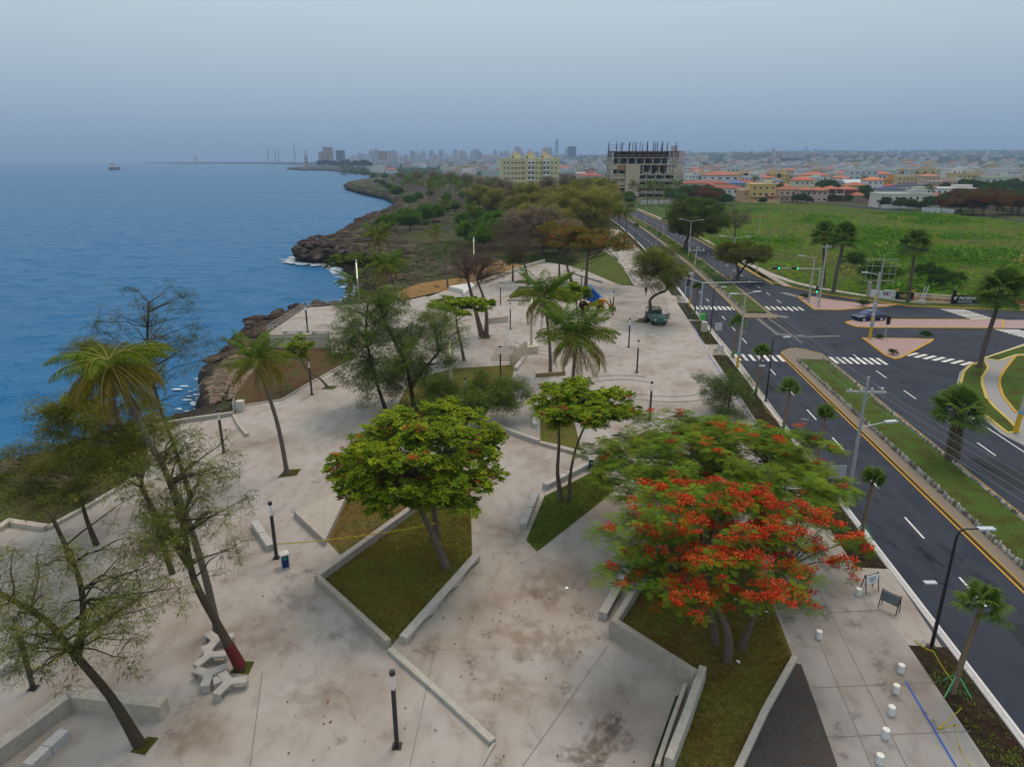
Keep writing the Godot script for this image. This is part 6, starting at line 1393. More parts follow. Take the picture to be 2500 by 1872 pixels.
	crown_tree({"name": "almond_tree", "label": "slim leafy tree on the small lawn by the sand wall", "at": Vector3(0.17, 0, -142.74), "trunks": [[Vector3.ZERO, Vector3(0, 2.4, 0), Vector3(0.1, 4.6, 0)]], "r": 0.2, "c": Vector3(0.2, 4.8, 0), "rh": 2.2, "rv": 2.3, "clumps": 16, "cr": 0.9, "cv": 0.7, "tufts": 22, "tuft": T.clump, "ts": 1.0, "cols": [cc(.10, .13, .03), cc(.13, .12, .04)], "core": 0.1})
	for q in [["bare tree with torn pale wood standing beside the ramp railing", Vector3(-4.13, 0, -95.6), [[Vector3(-.2, 0, 0), Vector3(-0.9, 3, 0), Vector3(-1.6, 6.0, 0), Vector3(-2.2, 8.6, 0)], [Vector3(0.4, 0, 0), Vector3(0.5, 3.0, 0), Vector3(0.1, 5.6, 0), Vector3(-0.8, 8.0, 0)]], Vector3(-0.6, 10.4, 0), 4.6, 2.8, 0.36], ["large leafless grey tree behind the sand wall", Vector3(3.4, 0, -137.79), [[Vector3.ZERO, Vector3(-0.6, 3, 0), Vector3(-1.4, 6.4, 0)]], Vector3(-3.2, 9.4, 0), 5.6, 3.4, 0.3], ["small leafless white tree in the field behind the spreading trees", Vector3(70.9, 0, -221.54), [[Vector3.ZERO, Vector3(0.2, 3, 0), Vector3(-0.4, 5, 0)]], Vector3(0, 7, 0), 5.5, 4.0, 0.25]]:
		crown_tree({"name": "bare_tree", "label": q[0], "at": q[1], "trunks": q[2], "r": q[6], "c": q[3], "rh": q[4], "rv": q[5], "clumps": 44, "cr": 1.3, "cv": 0.8, "tufts": 30, "twigs": 24, "tuft": T.needle, "ts": 0.8, "cols": [cc(.14, .09, .075), cc(.11, .08, .07)], "core": 0.15, "low": -0.8, "gap": 0.5, "bark": cc(.19, .13, .115)})
	crown_tree({"name": "small_tree", "label": "small leaning tree reaching over the brown slope by the terrace", "at": Vector3(-20.54, 0, -72.22), "trunks": [[Vector3.ZERO, Vector3(-0.9, 1.1, 0), Vector3(-2.1, 1.9, 0), Vector3(-2.7, 3.4, 0)]], "r": 0.12, "c": Vector3(-2.9, 4.1, 0), "rh": 1.7, "rv": 1.5, "clumps": 14, "cr": 0.7, "cv": 0.6, "tufts": 22, "tuft": T.broad, "ts": 1.0, "cols": fresh, "core": 0.1})
	crown_tree({"name": "small_tree", "label": "small sea grape bush at the rocky edge behind the left palm", "at": Vector3(-39.03, 0, -57.65), "trunks": [[Vector3.ZERO, Vector3(0.2, 1.0, 0), Vector3(0.3, 2.2, 0)]], "r": 0.1, "c": Vector3(0, 2.6, 0), "rh": 2.4, "rv": 1.2, "clumps": 16, "cr": 0.7, "cv": 0.6, "tufts": 22, "tuft": T.broad, "ts": 1.1, "cols": fresh, "core": 0.1})
	crown_tree({"name": "small_tree", "label": "flat almond tree leaning over the sea behind the terrace", "at": Vector3(-27.83, 0, -133.6) - Vector3(0, .5, 0), "trunks": [[Vector3.ZERO, Vector3(-0.6, 2.6, 0), Vector3(-1.5, 5, 0)]], "r": 0.2, "c": Vector3(-3.4, 5.6, 0), "rh": 4.8, "rv": 1.5, "clumps": 30, "cr": 1.2, "cv": 0.4, "tufts": 28, "tuft": T.broad, "ts": 1.6, "cols": [cc(.08, .12, .016), cc(.10, .12, .02)], "core": 0.1})
	crown_tree({"name": "shade_tree", "label": "big dark shade tree on the far median beside the two armed lamp", "at": Vector3(48.99, 0, -195.24), "trunks": [[Vector3.ZERO, Vector3(0.3, 3, 0), Vector3(1.5, 6, 0)]], "r": 0.55, "c": Vector3(2.2, 8.6, 0), "rh": 8.3, "rv": 5.6, "clumps": 80, "cr": 1.9, "cv": 0.6, "tufts": 40, "tuft": T.clump, "ts": 1.6, "cols": [cc(.08, .13, .022), cc(.105, .15, .025), cc(.12, .12, .03), cc(.065, .105, .02)], "core": 0.35, "low": -0.7, "gap": 0.6})
	crown_tree({"name": "shade_tree", "label": "flat spreading dark tree by the right kerb with a lamp rising through it", "at": Vector3(47.29, 0, -143.77), "trunks": [[Vector3.ZERO, Vector3(0.4, 1.6, 0), Vector3(-0.2, 3.4, 0)], [Vector3(0.2, 0.8, 0), Vector3(1.4, 2.6, 0), Vector3(2.2, 4.0, 0)]], "r": 0.35, "c": Vector3(0.4, 5.4, 0), "rh": 5.7, "rv": 2.5, "clumps": 56, "cr": 1.3, "cv": 0.5, "tufts": 40, "tuft": T.clump, "ts": 1.25, "cols": [cc(.135, .145, .022), cc(.10, .12, .02), cc(.17, .16, .028)], "core": 0.25, "low": -0.6, "gap": 0.6})
	# palms
	coconut("single coconut palm with yellow lower fronds in the promenade square", Vector3(-18.17, 0, -50.11), Vector3(-1.35, 9.6, 0), 3.3, 22)
	coconut("tall coconut palm leaning left behind the needle trees at left", Vector3(-15.75, 0, -30.63), Vector3(-3.4, 14.9, -0.5), 3.4, 28, "", 9)
	coconut("full crowned coconut palm in the middle of the plaza", Vector3(6.16, 0, -66.2), Vector3(0.3, 7.4, 0), 4.9, 36, "", 7)
	coconut("slim coconut palm by the timber beam, left of the full crowned palm", Vector3(4.57, 0, -77.46), Vector3(-0.9, 9.3, 0), 4.7, 30, "", 6)
	coconut("scraggly coconut palm on the sand with a tufted crown", Vector3(-12.83, 0, -135.43), Vector3(-2.3, 11.0, 0), 2.6, 12, "", 6)
	coconut("coconut palm with hanging fronds left of the pale pole pines", Vector3(-19.67, 0, -117.57) - Vector3(0, .5, 0), Vector3(-1.8, 7.47, 0), 4.4, 26, "", 6)
	coconut("coconut palm behind the terrace nearest the sea cape", Vector3(-26.69, 0, -140.72) - Vector3(0, .5, 0), Vector3(-0.6, 10.14, 0), 4.4, 22)
	coconut("short coconut palm lit bright green beside the terrace light pole", Vector3(-29.04, 0, -120.11) - Vector3(0, .5, 0), Vector3(0.8, 4.24, 0), 3.6, 18)
	# fan palms
	fan_palm("tall dark fan palm on the right corner lawn", Vector3(57.2, 0, -80), Vector3(0.6, 9.0, 0), 0.30, 3.3, 38)
	fan_palm("slender tall fan palm before the black painted wall", Vector3(70.97, 0, -120.86), Vector3(-0.4, 10.0, 0), 0.30, 3.2, 34)
	fan_palm("tall fan palm behind the signal island, right of the pair", Vector3(61.93, 0, -130.51), Vector3(0.6, 10.2, 0), 0.34, 3.3, 36)
	fan_palm("tall fan palm behind the signal island, left of the pair", Vector3(62.78, 0, -136.84), Vector3(-1.3, 9.8, 0), 0.30, 3.1, 32)
	fan_palm("stout fan palm with a criss crossed trunk on the near median", Vector3(36.86, 0, -52.4) + Vector3(0, .2, 0), Vector3(-0.2, 4.1, 0), 0.46, 2.5, 32, 0.3, true)
	var k := 0
	for p in [["young staked fan palm at the bottom right planter", Vector3(20.93, 0, -26.27), 4.7, 0.35], ["young staked fan palm right of the red flowers", Vector3(23.38, 0, -40.29), 3.8, 1.0], ["young fan palm with a sparse crown above the green flame tree", Vector3(25.14, 0, -51.51), 4.1, 0.9], ["young fan palm beside the middle black street lamp", Vector3(24.98, 0, -58.44), 4.1, 0.55], ["young fan palm in the planter left of the middle black street lamp", Vector3(26.35, 0, -69.7), 4.3, 0.8], ["young fan palm just left of the near crossing pole", Vector3(28.34, 0, -84.2), 4.3, 0.45], ["young fan palm beside the galvanised signal mast", Vector3(29.95, 0, -109.9), 4.3, 0.55], ["farthest young fan palm on the left kerb", Vector3(38.38, 0, -215.75), 4.5, 0.4]]:
		var r := fan_palm(p[0], p[1], Vector3(0.35 if k == 0 else 0.15, p[2], 0.0), 0.15, 1.35, 20, p[3], false, "young fan palms on the kerb planter")
		for s in 3:
			var a := s * 2.1 + 0.5
			post(r, "green_stake", Vector3(cos(a) * 0.75, 0, sin(a) * 0.75), Vector3(0.02, 1.1, 0), 0.04, 0.04, cc(.10, .42, .16), M.plain, 4)
		k += 1

# ---------------------------------------------------------------- scrub, field and groves
func fields() -> void:
	var fld := [Vector2(59.54, -200.98), Vector2(59.02, -183.81), Vector2(58.1, -167.84), Vector2(57.84, -153.14), Vector2(58.71, -142.23), Vector2(61, -134.97), Vector2(65.82, -127.96), Vector2(68.48, -124.71), Vector2(71.53, -121.61), Vector2(81.03, -119.38), Vector2(90.42, -119.01), Vector2(112.12, -119.01), Vector2(232.92, -255.67), Vector2(208.99, -285.34), Vector2(205.49, -335.34), Vector2(181.85, -367.33), Vector2(177.92, -413.77), Vector2(140.79, -417.83), Vector2(105.19, -402.06), Vector2(93.77, -413.77), Vector2(81.81, -402.06), Vector2(61.61, -255.67)]
	struct("field", sheet(fld, -0.2, cc(.085, .13, .018)).mesh(M.grass))
	struct("roadside_green", sheet([Vector2(67.79, -402.06), Vector2(84.15, -413.77), Vector2(66.53, -291.28), Vector2(62.08, -234.07), Vector2(59.51, -202.97), Vector2(57.38, -215.75), Vector2(62.32, -272.35), Vector2(65.09, -338.02)], -0.15, cc(.08, .15, .02)).mesh(M.grass))
	var nz := FastNoiseLite.new(); nz.seed = 31; nz.frequency = 0.018; nz.fractal_octaves = 4
	var xf := []; var cl := []
	for p in scatter(fld, 26000):
		var v := nz.get_noise_2d(p.x, p.y); var w := nz.get_noise_2d(p.x * 2.3 + 500, p.y * 2.3)
		if rr(0, 1) < 0.25 and v < -0.05: continue
		var s := rr(0.6, 1.5) * (1.0 + maxf(0, v) * 2.0)
		if rr(0, 1) < 0.05 * (1.0 + v * 3.0): s *= rr(1.6, 2.8)
		if p.y < -330: s *= 0.55
		var c := cc(.22, .37, .012).lerp(cc(.10, .23, .012), clampf(v * 2.5 + 0.4, 0, 1))
		if w + v * 0.5 < -0.22: c = cc(.30, .29, .07)
		xf.append(Transform3D(Basis(Vector3.UP, rr(0, TAU)).scaled(Vector3(s, s * rr(0.5, 1.2), s)), Vector3(p.x, -0.1 + s * 0.15, p.y))); cl.append(vary(c, 0.22))
	multi("field_growth", T.clump, xf, cl, self)
	# dark shrubs in the field
	var k := 0
	for b in [["dark rounded shrub thicket left of the slender fan palm", Vector3(76.25, 0, -140.72), 5.0], ["dark shrub right of the slender fan palm in the field", Vector3(85.99, 0, -140.72), 4.4], ["second dark shrub right of the slender fan palm", Vector3(85.51, 0, -134.97), 3.2], ["lone shrub in the dry grass behind the dark fan palm", Vector3(91.92, 0, -140.72), 2.4], ["shrub hugging the tall fan palm pair", Vector3(80.15, 0, -160.49), 4.0], ["small shrub on the pink signal island's left tip", Vector3(53.49, 0, -123.53), 1.1], ["shrub on the right end of the pink signal island", Vector3(60.84, 0, -116.52), 1.3], ["shrub at the right corner of the triangular island", Vector3(59.28, 0, -94.88), 1.0], ["small shrub at the near corner of the triangular island", Vector3(49.64, 0, -85.76), 0.8], ["small shrub by the poster covered pole's foot", Vector3(52.24, 0, -94.17), 0.7]]:
		var r := thing("shrub", b[0], "shrub", b[1])
		fill_tree(r, {"trunks": [[Vector3.ZERO, Vector3(0, b[2] * 0.2, 0), Vector3(0, b[2] * 0.35, 0)]], "r": 0.05, "c": Vector3(0, b[2] * 0.4, 0), "rh": b[2] * 0.75, "rv": b[2] * 0.45, "clumps": 20, "cr": b[2] * 0.26, "tufts": 18, "tuft": T.clump, "ts": b[2] * 0.28, "cols": [cc(.035, .085, .012), cc(.05, .10, .015)], "core": 0.1, "low": -0.2})
	# scrub between the rocks and the park
	xf = []; cl = []
	for q in [[[Vector2(-21.18, -140.72), Vector2(-10.59, -146.95), Vector2(-5.42, -182.16), Vector2(8.14, -170.67), Vector2(15.27, -170.67), Vector2(29.33, -215.75), Vector2(22.54, -255.67), Vector2(-2.62, -221.54), Vector2(-13.43, -227.64), Vector2(-24.83, -234.07), Vector2(-37.25, -234.07), Vector2(-38.84, -205), Vector2(-35.63, -170.67), Vector2(-31.35, -140.72), Vector2(-22.88, -130.51)], 2600], [[Vector2(-57.1, -255.67), Vector2(-49.47, -291.28), Vector2(-31.35, -281.51), Vector2(-21.04, -275.94), Vector2(6.71, -227.64), Vector2(34.56, -255.67), Vector2(45.36, -338.02), Vector2(-35.06, -402.06), Vector2(-55.42, -352.08)], 3600], [[Vector2(-69.26, -383.93), Vector2(-77.68, -559.71), Vector2(-116.21, -694.84), Vector2(-176.24, -827.43), Vector2(-160.29, -694.84), Vector2(-74.71, -443.89)], 1500], [[Vector2(-34.97, -62.66), Vector2(-32.48, -68.1), Vector2(-28.1, -66.82), Vector2(-28.65, -64.98), Vector2(-32.09, -59.96)], 700], [[Vector2(-29.38, -66.82), Vector2(-32.3, -79.31), Vector2(-35.21, -96.82), Vector2(-37.44, -100.67), Vector2(-33.79, -79.31), Vector2(-31.61, -68.1)], 60]]:
		for p in scatter(q[0], q[1]):
			var v := nz.get_noise_2d(p.x * 2.0, p.y * 2.0)
			if v < -0.02: continue
			var s := rr(0.5, 1.5) * (1.0 + v * 2)
			xf.append(Transform3D(Basis(Vector3.UP, rr(0, TAU)).scaled(Vector3(s, s * rr(.4, .9), s)), Vector3(p.x, -0.35 + s * 0.15, p.y))); cl.append(vary(cc(.075, .125, .02).lerp(cc(.05, .09, .02), rr(0, 1)), 0.25))
	multi("coastal_scrub", T.clump, xf, cl, self)
	var sb := MB.new(); sb.lathe(Vector3.ZERO, [Vector2(0, 0), Vector2(0.5, 0.05), Vector2(0.4, 0.3), Vector2(0, 0.4)], 5)
	xf = []; cl = []
	for q in [[[Vector2(-22.87, -140.72), Vector2(-16.1, -140.72), Vector2(-11.3, -157.35), Vector2(-6.36, -178.17), Vector2(-18.21, -205), Vector2(-32.77, -205), Vector2(-35.63, -170.67), Vector2(-30.5, -140.72)], 1500, 0.0], [[Vector2(-31.08, -66.82), Vector2(-32.38, -74.45), Vector2(-33.62, -88.82), Vector2(-36.63, -90.98), Vector2(-36.73, -82.88), Vector2(-35.19, -74.45)], 900, 0.1], [[Vector2(-28.89, -70.11), Vector2(-30.52, -82.88), Vector2(-33.45, -86.76), Vector2(-32.51, -76.01), Vector2(-30.36, -68.76)], 500, 0.2], [[Vector2(-44.29, -47.64), Vector2(-41.63, -50.57), Vector2(-35.7, -56.05), Vector2(-34.17, -62.66), Vector2(-36.12, -64.98), Vector2(-40.51, -55.59), Vector2(-43.47, -53.14), Vector2(-46.02, -49.81)], 1500, -0.02]]:
		for p in scatter(q[0], q[1]):
			var s := rr(0.2, 1.0)
			xf.append(Transform3D(Basis(Vector3.UP, rr(0, TAU)).scaled(Vector3(s, s * rr(.5, 1), s)), Vector3(p.x, -0.4, p.y))); cl.append(vary(cc(.20 + q[2], .155 + q[2] * .7, .115 + q[2] * .45), 0.35))
	var bm := MB.new()
	for e in 2:
		bm.lathe(Vector3(e * 0.3, 0, e * 0.2), [Vector2(0, -0.4), Vector2(0.62, -0.1), Vector2(0.5, 0.25), Vector2(0.22, 0.5 - e * 0.15), Vector2(0, 0.42)], 6)
	var bx2 := []; var bc := []; var fx := []; var fc := []
	var sh := coast_line()
	for i in 46:
		if i >= sh.size() - 1: break
		var a: Vector2 = sh[i]; var c: Vector2 = sh[i + 1]; var u := (c - a).normalized(); var inl := Vector2(-u.y, u.x)
		var far := (a + c).length() * 0.5
		if far > 420 or far < 20: continue
		for m in int(a.distance_to(c) * 5.0):
			var f := rr(0, 1); var dpt := pow(rr(0, 1), 1.6) * 13.0 * clampf(far / 90.0, 0.9, 3.0)
			var p := a.lerp(c, f) + inl * (dpt + 0.3)
			var s := rr(0.25, 1.0) * rr(0.6, 1.5) * clampf(far / 90.0, 0.8, 2.0)
			bx2.append(Transform3D(Basis.from_euler(Vector3(rr(-.5, .5), rr(0, TAU), rr(-.5, .5))).scaled(Vector3(s * rr(.8, 1.6), s * rr(.5, 1.1), s)), Vector3(p.x, -0.7 if dpt > 1.5 else rr(-5.5, -1.2), p.y)))
			bc.append(vary(cc(.095, .068, .050).lerp(cc(.22, .16, .11), pow(rr(0, 1), 3)), 0.3))
		for m in int(a.distance_to(c) * 7.0):
			var p := a.lerp(c, rr(0, 1)) - inl * rr(-0.6, 1.0) * rr(0.3, 4.5)
			var s := rr(0.12, 0.7) * clampf(far / 90.0, 0.8, 2.5)
			fx.append(Transform3D(Basis(Vector3.UP, rr(0, TAU)).scaled(Vector3(s * rr(1, 2.4), 1, s * rr(0.4, 0.9))), Vector3(p.x, rr(-5.75, -5.45), p.y))); fc.append(cc(.62, .68, .74) * rr(.7, 1.1))
	multi("shore_boulders", bm.mesh(M.rock), bx2, bc, self)
	var fm := MB.new(); fm.lathe(Vector3.ZERO, [Vector2(0.5, -0.05), Vector2(0.42, 0.03), Vector2(0, 0.06)], 7)
	multi("surf_foam", fm.mesh(M.plain), fx, fc, self)
	multi("scattered_stones", sb.mesh(M.rock), xf, cl, self)
	# plants and weeds along the kerb planters and the far median
	xf = []; cl = []
	for s in 900:
		var t := rr(-30, 110)
		if t > -11 and t < -4: continue
		var p := rd(t, rr(-2.1, -0.6)); var z := rr(0.18, 0.55)
		xf.append(Transform3D(Basis(Vector3.UP, rr(0, TAU)).scaled(Vector3.ONE * z), p + Vector3(0, z * 0.3, 0))); cl.append(vary(cc(.13, .18, .025), 0.35))
	for s in 260:
		var p := rd(rr(95, 220), rr(8.6, 10.8)); var z := rr(0.5, 1.7)
		xf.append(Transform3D(Basis(Vector3.UP, rr(0, TAU)).scaled(Vector3.ONE * z), p + Vector3(0, z * 0.3, 0))); cl.append(vary(cc(.06, .11, .025), 0.3))
	multi("planter_weeds", T.clump, xf, cl, self)

func grove() -> void:
	var kinds := {}
	var defs := {
		"pine": [{"trunks": [[Vector3.ZERO, Vector3(-0.3, 3, 0), Vector3(0.3, 7, 0)]], "r": 0.3, "c": Vector3(0, 8, 0), "rh": 5.0, "rv": 4.8, "clumps": 46, "cr": 1.7, "cv": 0.8, "tufts": 34, "tuft": T.needle, "ts": 2.2, "cols": [cc(.235, .22, .03), cc(.18, .19, .026), cc(.27, .235, .05), cc(.22, .175, .065)], "core": 0.3, "low": -0.7, "gap": 0.6, "droop": 0.3}, "olive needle tree", "olive needle trees of the grove"],
		"brown": [{"trunks": [[Vector3.ZERO, Vector3(0.2, 3, 0), Vector3(0, 6, 0)]], "r": 0.3, "c": Vector3(0, 7.6, 0), "rh": 5.4, "rv": 4.0, "clumps": 44, "cr": 1.7, "cv": 0.8, "tufts": 34, "tuft": T.needle, "ts": 1.9, "cols": [cc(.24, .175, .13), cc(.20, .155, .13), cc(.25, .20, .115)], "core": 0.25, "low": -0.7, "gap": 0.6, "bark": cc(.14, .10, .09)}, "brown half bare tree", "brown half bare trees of the grove"],
		"green": [{"trunks": [[Vector3.ZERO, Vector3(0.2, 1.5, 0), Vector3(0, 3, 0)]], "r": 0.3, "c": Vector3(0, 4.6, 0), "rh": 4.6, "rv": 3.4, "clumps": 44, "cr": 1.5, "cv": 0.6, "tufts": 34, "tuft": T.clump, "ts": 1.7, "cols": [cc(.095, .19, .024), cc(.13, .21, .026), cc(.07, .145, .02)], "core": 0.3, "low": -0.5, "gap": 0.6}, "green bushy tree", "green bushy trees of the coast"],
		"dark": [{"trunks": [[Vector3.ZERO, Vector3(0.2, 2, 0), Vector3(0, 4, 0)]], "r": 0.4, "c": Vector3(0, 6.5, 0), "rh": 6.5, "rv": 4.4, "clumps": 50, "cr": 2.0, "cv": 0.55, "tufts": 36, "tuft": T.clump, "ts": 2.3, "cols": [cc(.055, .11, .024), cc(.075, .13, .026), cc(.085, .135, .022)], "core": 0.35, "low": -0.5, "gap": 0.6}, "dark green garden tree", "dark garden trees among the houses"],
		"flame": [{"trunks": [[Vector3.ZERO, Vector3(0.2, 1.6, 0), Vector3(0.1, 3.2, 0)]], "r": 0.3, "c": Vector3(0, 5, 0), "rh": 6.5, "rv": 2.4, "clumps": 36, "cr": 1.9, "cv": 0.4, "tufts": 36, "tuft": T.clump, "ts": 1.9, "cols": [cc(.19, .06, .025), cc(.22, .045, .02), cc(.13, .08, .03), cc(.07, .09, .02)], "core": 0.3, "low": -0.4, "gap": 0.6}, "red flowering tree", "red flowering trees beyond the field"]}
	var palm: Node3D
	for it in [
		["pine", 15.5, [Vector3(4.85, 0, -205), Vector3(9.8, 0, -207.06), Vector3(13.2, 0, -193.39), Vector3(14.18, 0, -240.87), Vector3(19.13, 0, -215.75), Vector3(23.06, 0, -205), Vector3(9.02, 0, -255.67), Vector3(21.68, 0, -263.75), Vector3(27.05, 0, -255.67), Vector3(29.66, 0, -234.07), Vector3(0, 0, -275.94), Vector3(7.06, 0, -301.74), Vector3(15.89, 0, -301.74), Vector3(28.85, 0, -308.37), Vector3(34.58, 0, -295.38), Vector3(37.13, 0, -281.51), Vector3(26.68, 0, -352.08), Vector3(39, 0, -352.08), Vector3(47.07, 0, -367.33), Vector3(10.7, 0, -367.33), Vector3(52.81, 0, -443.89), Vector3(56.37, 0, -421.96), Vector3(40.39, 0, -434.85), Vector3(-7.06, 0, -301.74), Vector3(-15.78, 0, -338.02)]],
		["brown", 13.0, [Vector3(2.21, 0, -186.33), Vector3(8.23, 0, -184.64), Vector3(13.67, 0, -176.62), Vector3(15.37, 0, -275.94), Vector3(-4.21, 0, -361.07), Vector3(2.34, 0, -402.06), Vector3(12.62, 0, -434.85), Vector3(22.72, 0, -434.85), Vector3(-17.67, 0, -434.85), Vector3(-11.22, 0, -484.04), Vector3(-3.04, 0, -525.52), Vector3(10.65, 0, -525.52), Vector3(20.55, 0, -506.92), Vector3(33.66, 0, -484.04), Vector3(-35.6, 0, -559.71), Vector3(-54.1, 0, -624.58), Vector3(-76.14, 0, -694.84), Vector3(-103.69, 0, -782.68), Vector3(-142.01, 0, -914.43), Vector3(45.31, 0, -559.71), Vector3(56.8, 0, -545.53), Vector3(69.76, 0, -574.65), Vector3(-28.85, 0, -624.58), Vector3(-98.18, 0, -694.84)]],
		["green", 8.0, [Vector3(-37.57, 0, -255.67), Vector3(-35.48, 0, -281.51), Vector3(-32.41, 0, -291.28), Vector3(-44.35, 0, -291.28), Vector3(-18.93, 0, -268.85), Vector3(-14.85, 0, -281.51), Vector3(-9.02, 0, -255.67), Vector3(-4.96, 0, -240.87), Vector3(-12.26, 0, -207.06), Vector3(-8.11, 0, -195.24), Vector3(-5.46, 0, -205), Vector3(-2.25, 0, -255.67), Vector3(-46.93, 0, -275.94), Vector3(-46.58, 0, -255.67), Vector3(-32.27, 0, -325.01), Vector3(-28.73, 0, -352.08), Vector3(-22.34, 0, -383.93), Vector3(-58.44, 0, -402.06), Vector3(-80.33, 0, -495.22), Vector3(-103.75, 0, -598.59), Vector3(-126.23, 0, -694.84), Vector3(-59.25, 0, -443.89), Vector3(-57.38, 0, -495.22), Vector3(-151.47, 0, -797.05), Vector3(-40.39, 0, -434.85), Vector3(-32.57, 0, -468.17), Vector3(-9.86, 0, -338.02), Vector3(21.45, 0, -281.51), Vector3(-239.17, 0, -1157.13), Vector3(-274.1, 0, -1256.99), Vector3(-214.59, 0, -1098.88), Vector3(-173.91, 0, -975.92), Vector3(66.62, 0, -402.06), Vector3(97.01, 0, -402.06), Vector3(100.47, 0, -443.89), Vector3(94.67, 0, -361.07)]],
		["dark", 9.0, [[Vector3(121.33, 0, -421.96), 0.80], [Vector3(121.55, 0, -402.06), 0.60], [Vector3(111.08, 0, -434.85), 0.90], [Vector3(123.6, 0, -453.3), 0.80], [Vector3(149.94, 0, -439.33), 0.55], [Vector3(148.56, 0, -417.83), 0.35], [Vector3(170.47, 0, -448.55), 0.60], [Vector3(185.7, 0, -484.04), 0.50], [Vector3(173.72, 0, -430.47), 0.45], [Vector3(175.23, 0, -426.17), 0.50], [Vector3(176.96, 0, -421.96), 0.40], [Vector3(203.01, 0, -448.55), 0.40], [Vector3(206.09, 0, -443.89), 0.35], [Vector3(209.62, 0, -439.33), 0.40], [Vector3(220.9, 0, -434.85), 0.55], [Vector3(252.46, 0, -506.92), 0.70], [Vector3(281.59, 0, -559.71), 0.75], [Vector3(282.44, 0, -545.53), 0.60], [Vector3(203.31, 0, -383.93), 0.50], [Vector3(204.55, 0, -370.53), 0.55], [Vector3(206.21, 0, -364.17), 0.50], [Vector3(209.96, 0, -361.07), 0.40], [Vector3(221.99, 0, -373.79), 0.60], [Vector3(219.85, 0, -361.07), 0.70], [Vector3(223.49, 0, -355.03), 0.60], [Vector3(258.3, 0, -402.06), 0.80], [Vector3(247.02, 0, -373.79), 0.80], [Vector3(275.08, 0, -409.8), 0.90], [Vector3(252.46, 0, -361.07), 0.80], [Vector3(255.56, 0, -355.03), 0.90], [Vector3(257.57, 0, -590.39), 0.80], [Vector3(257.44, 0, -574.65), 0.90], [Vector3(255.69, 0, -559.71), 0.70], [Vector3(290.69, 0, -624.58), 0.30], [Vector3(309.26, 0, -729.98), 0.60], [Vector3(198.9, 0, -662.9), 0.50], [Vector3(194.75, 0, -624.58), 0.50], [Vector3(206.17, 0, -729.98), 0.50], [Vector3(256.66, 0, -729.98), 0.40], [Vector3(288.22, 0, -729.98), 0.50], [Vector3(336.61, 0, -811.96), 0.60], [Vector3(364.12, 0, -843.49), 0.70], [Vector3(388.03, 0, -811.96), 0.70], [Vector3(411.41, 0, -811.96), 0.80], [Vector3(325.8, 0, -590.39), 0.50], [Vector3(285.45, 0, -495.22), 0.60], [Vector3(327.55, 0, -559.71), 0.60], [Vector3(396.72, 0, -624.58), 0.80], [Vector3(364.12, 0, -559.71), 0.90], [Vector3(372.21, 0, -559.71), 0.80], [Vector3(364.83, 0, -532.03), 0.90], [Vector3(416.21, 0, -590.39), 0.90], [Vector3(378.68, 0, -525.52), 0.90], [Vector3(504.91, 0, -811.96), 0.80], [Vector3(548.61, 0, -843.49), 0.90], [Vector3(504.91, 0, -843.49), 0.80], [Vector3(158.69, 0, -624.58), 0.70], [Vector3(138.54, 0, -532.03), 0.60], [Vector3(115.8, 0, -473.35), 0.80]]],
		["flame", 5.8, [Vector3(214.39, 0, -343.51), Vector3(230.37, 0, -361.07), Vector3(221.89, 0, -338.02), Vector3(219.94, 0, -327.54), Vector3(263.53, 0, -380.49), Vector3(240.8, 0, -332.7), Vector3(240.62, 0, -338.02), Vector3(259.47, 0, -402.06), Vector3(114.87, 0, -434.85), Vector3(116.61, 0, -413.77), Vector3(170.87, 0, -458.15), Vector3(272.33, 0, -402.06)]]]:
		var def = defs[it[0]]
		var proto: Array = []
		for v in (3 if it[0] != "flame" else 1):
			var at: Vector3 = it[2][v][0] if it[2][v] is Array else it[2][v]
			var r := thing("grove_tree" if it[0] in ["pine", "brown", "green"] else "garden_tree", spot(def[1], at), "tree", at - Vector3(0, 0.55, 0), rr(0, TAU), def[2])
			fill_tree(r, def[0]); proto.append(r)
			r.scale = Vector3.ONE * (it[2][v][1] if it[2][v] is Array else rr(.85, 1.15))
		for i in range(proto.size(), it[2].size()):
			var at: Vector3 = it[2][i][0] if it[2][i] is Array else it[2][i]
			copy(proto[i % proto.size()], spot(def[1], at), at - Vector3(0, 0.55, 0), rr(0, TAU), it[2][i][1] if it[2][i] is Array else (rr(.55, 1.0) if it[0] == "green" else rr(.85, 1.4)))
	# coconut palms further off share one light palm
	palm = thing("coconut_palm", "far coconut palm beside the loop path", "palm tree", Vector3(-14.06, 0, -243.69) - Vector3(0, .5, 0), 0, "far coconut palms")
	var b := MB.new(); b.col = cc(.22, .19, .16)
	b.tube([Vector3.ZERO, Vector3(0.25, 3, 0), Vector3(0.2, 6, 0), Vector3(-0.5, 9, 0)], [0.26, 0.17, 0.15, 0.13], 6); part("trunk", b.mesh(M.tree), palm)
	for k in 20:
		var f := k / 20.0; var v := 0 if f < 0.25 else (1 if f < 0.7 else 2)
		var t := Basis(Vector3.UP, k * 2.399) * Basis(Vector3.BACK, -f * 0.25) * Basis(Vector3.RIGHT, rr(-.5, .5))
		part("frond", T["frond%d" % v], palm, Transform3D(t.scaled_local(Vector3.ONE * 3.6 * rr(.85, 1.1)), Vector3(-0.5, 9.05, 0)))
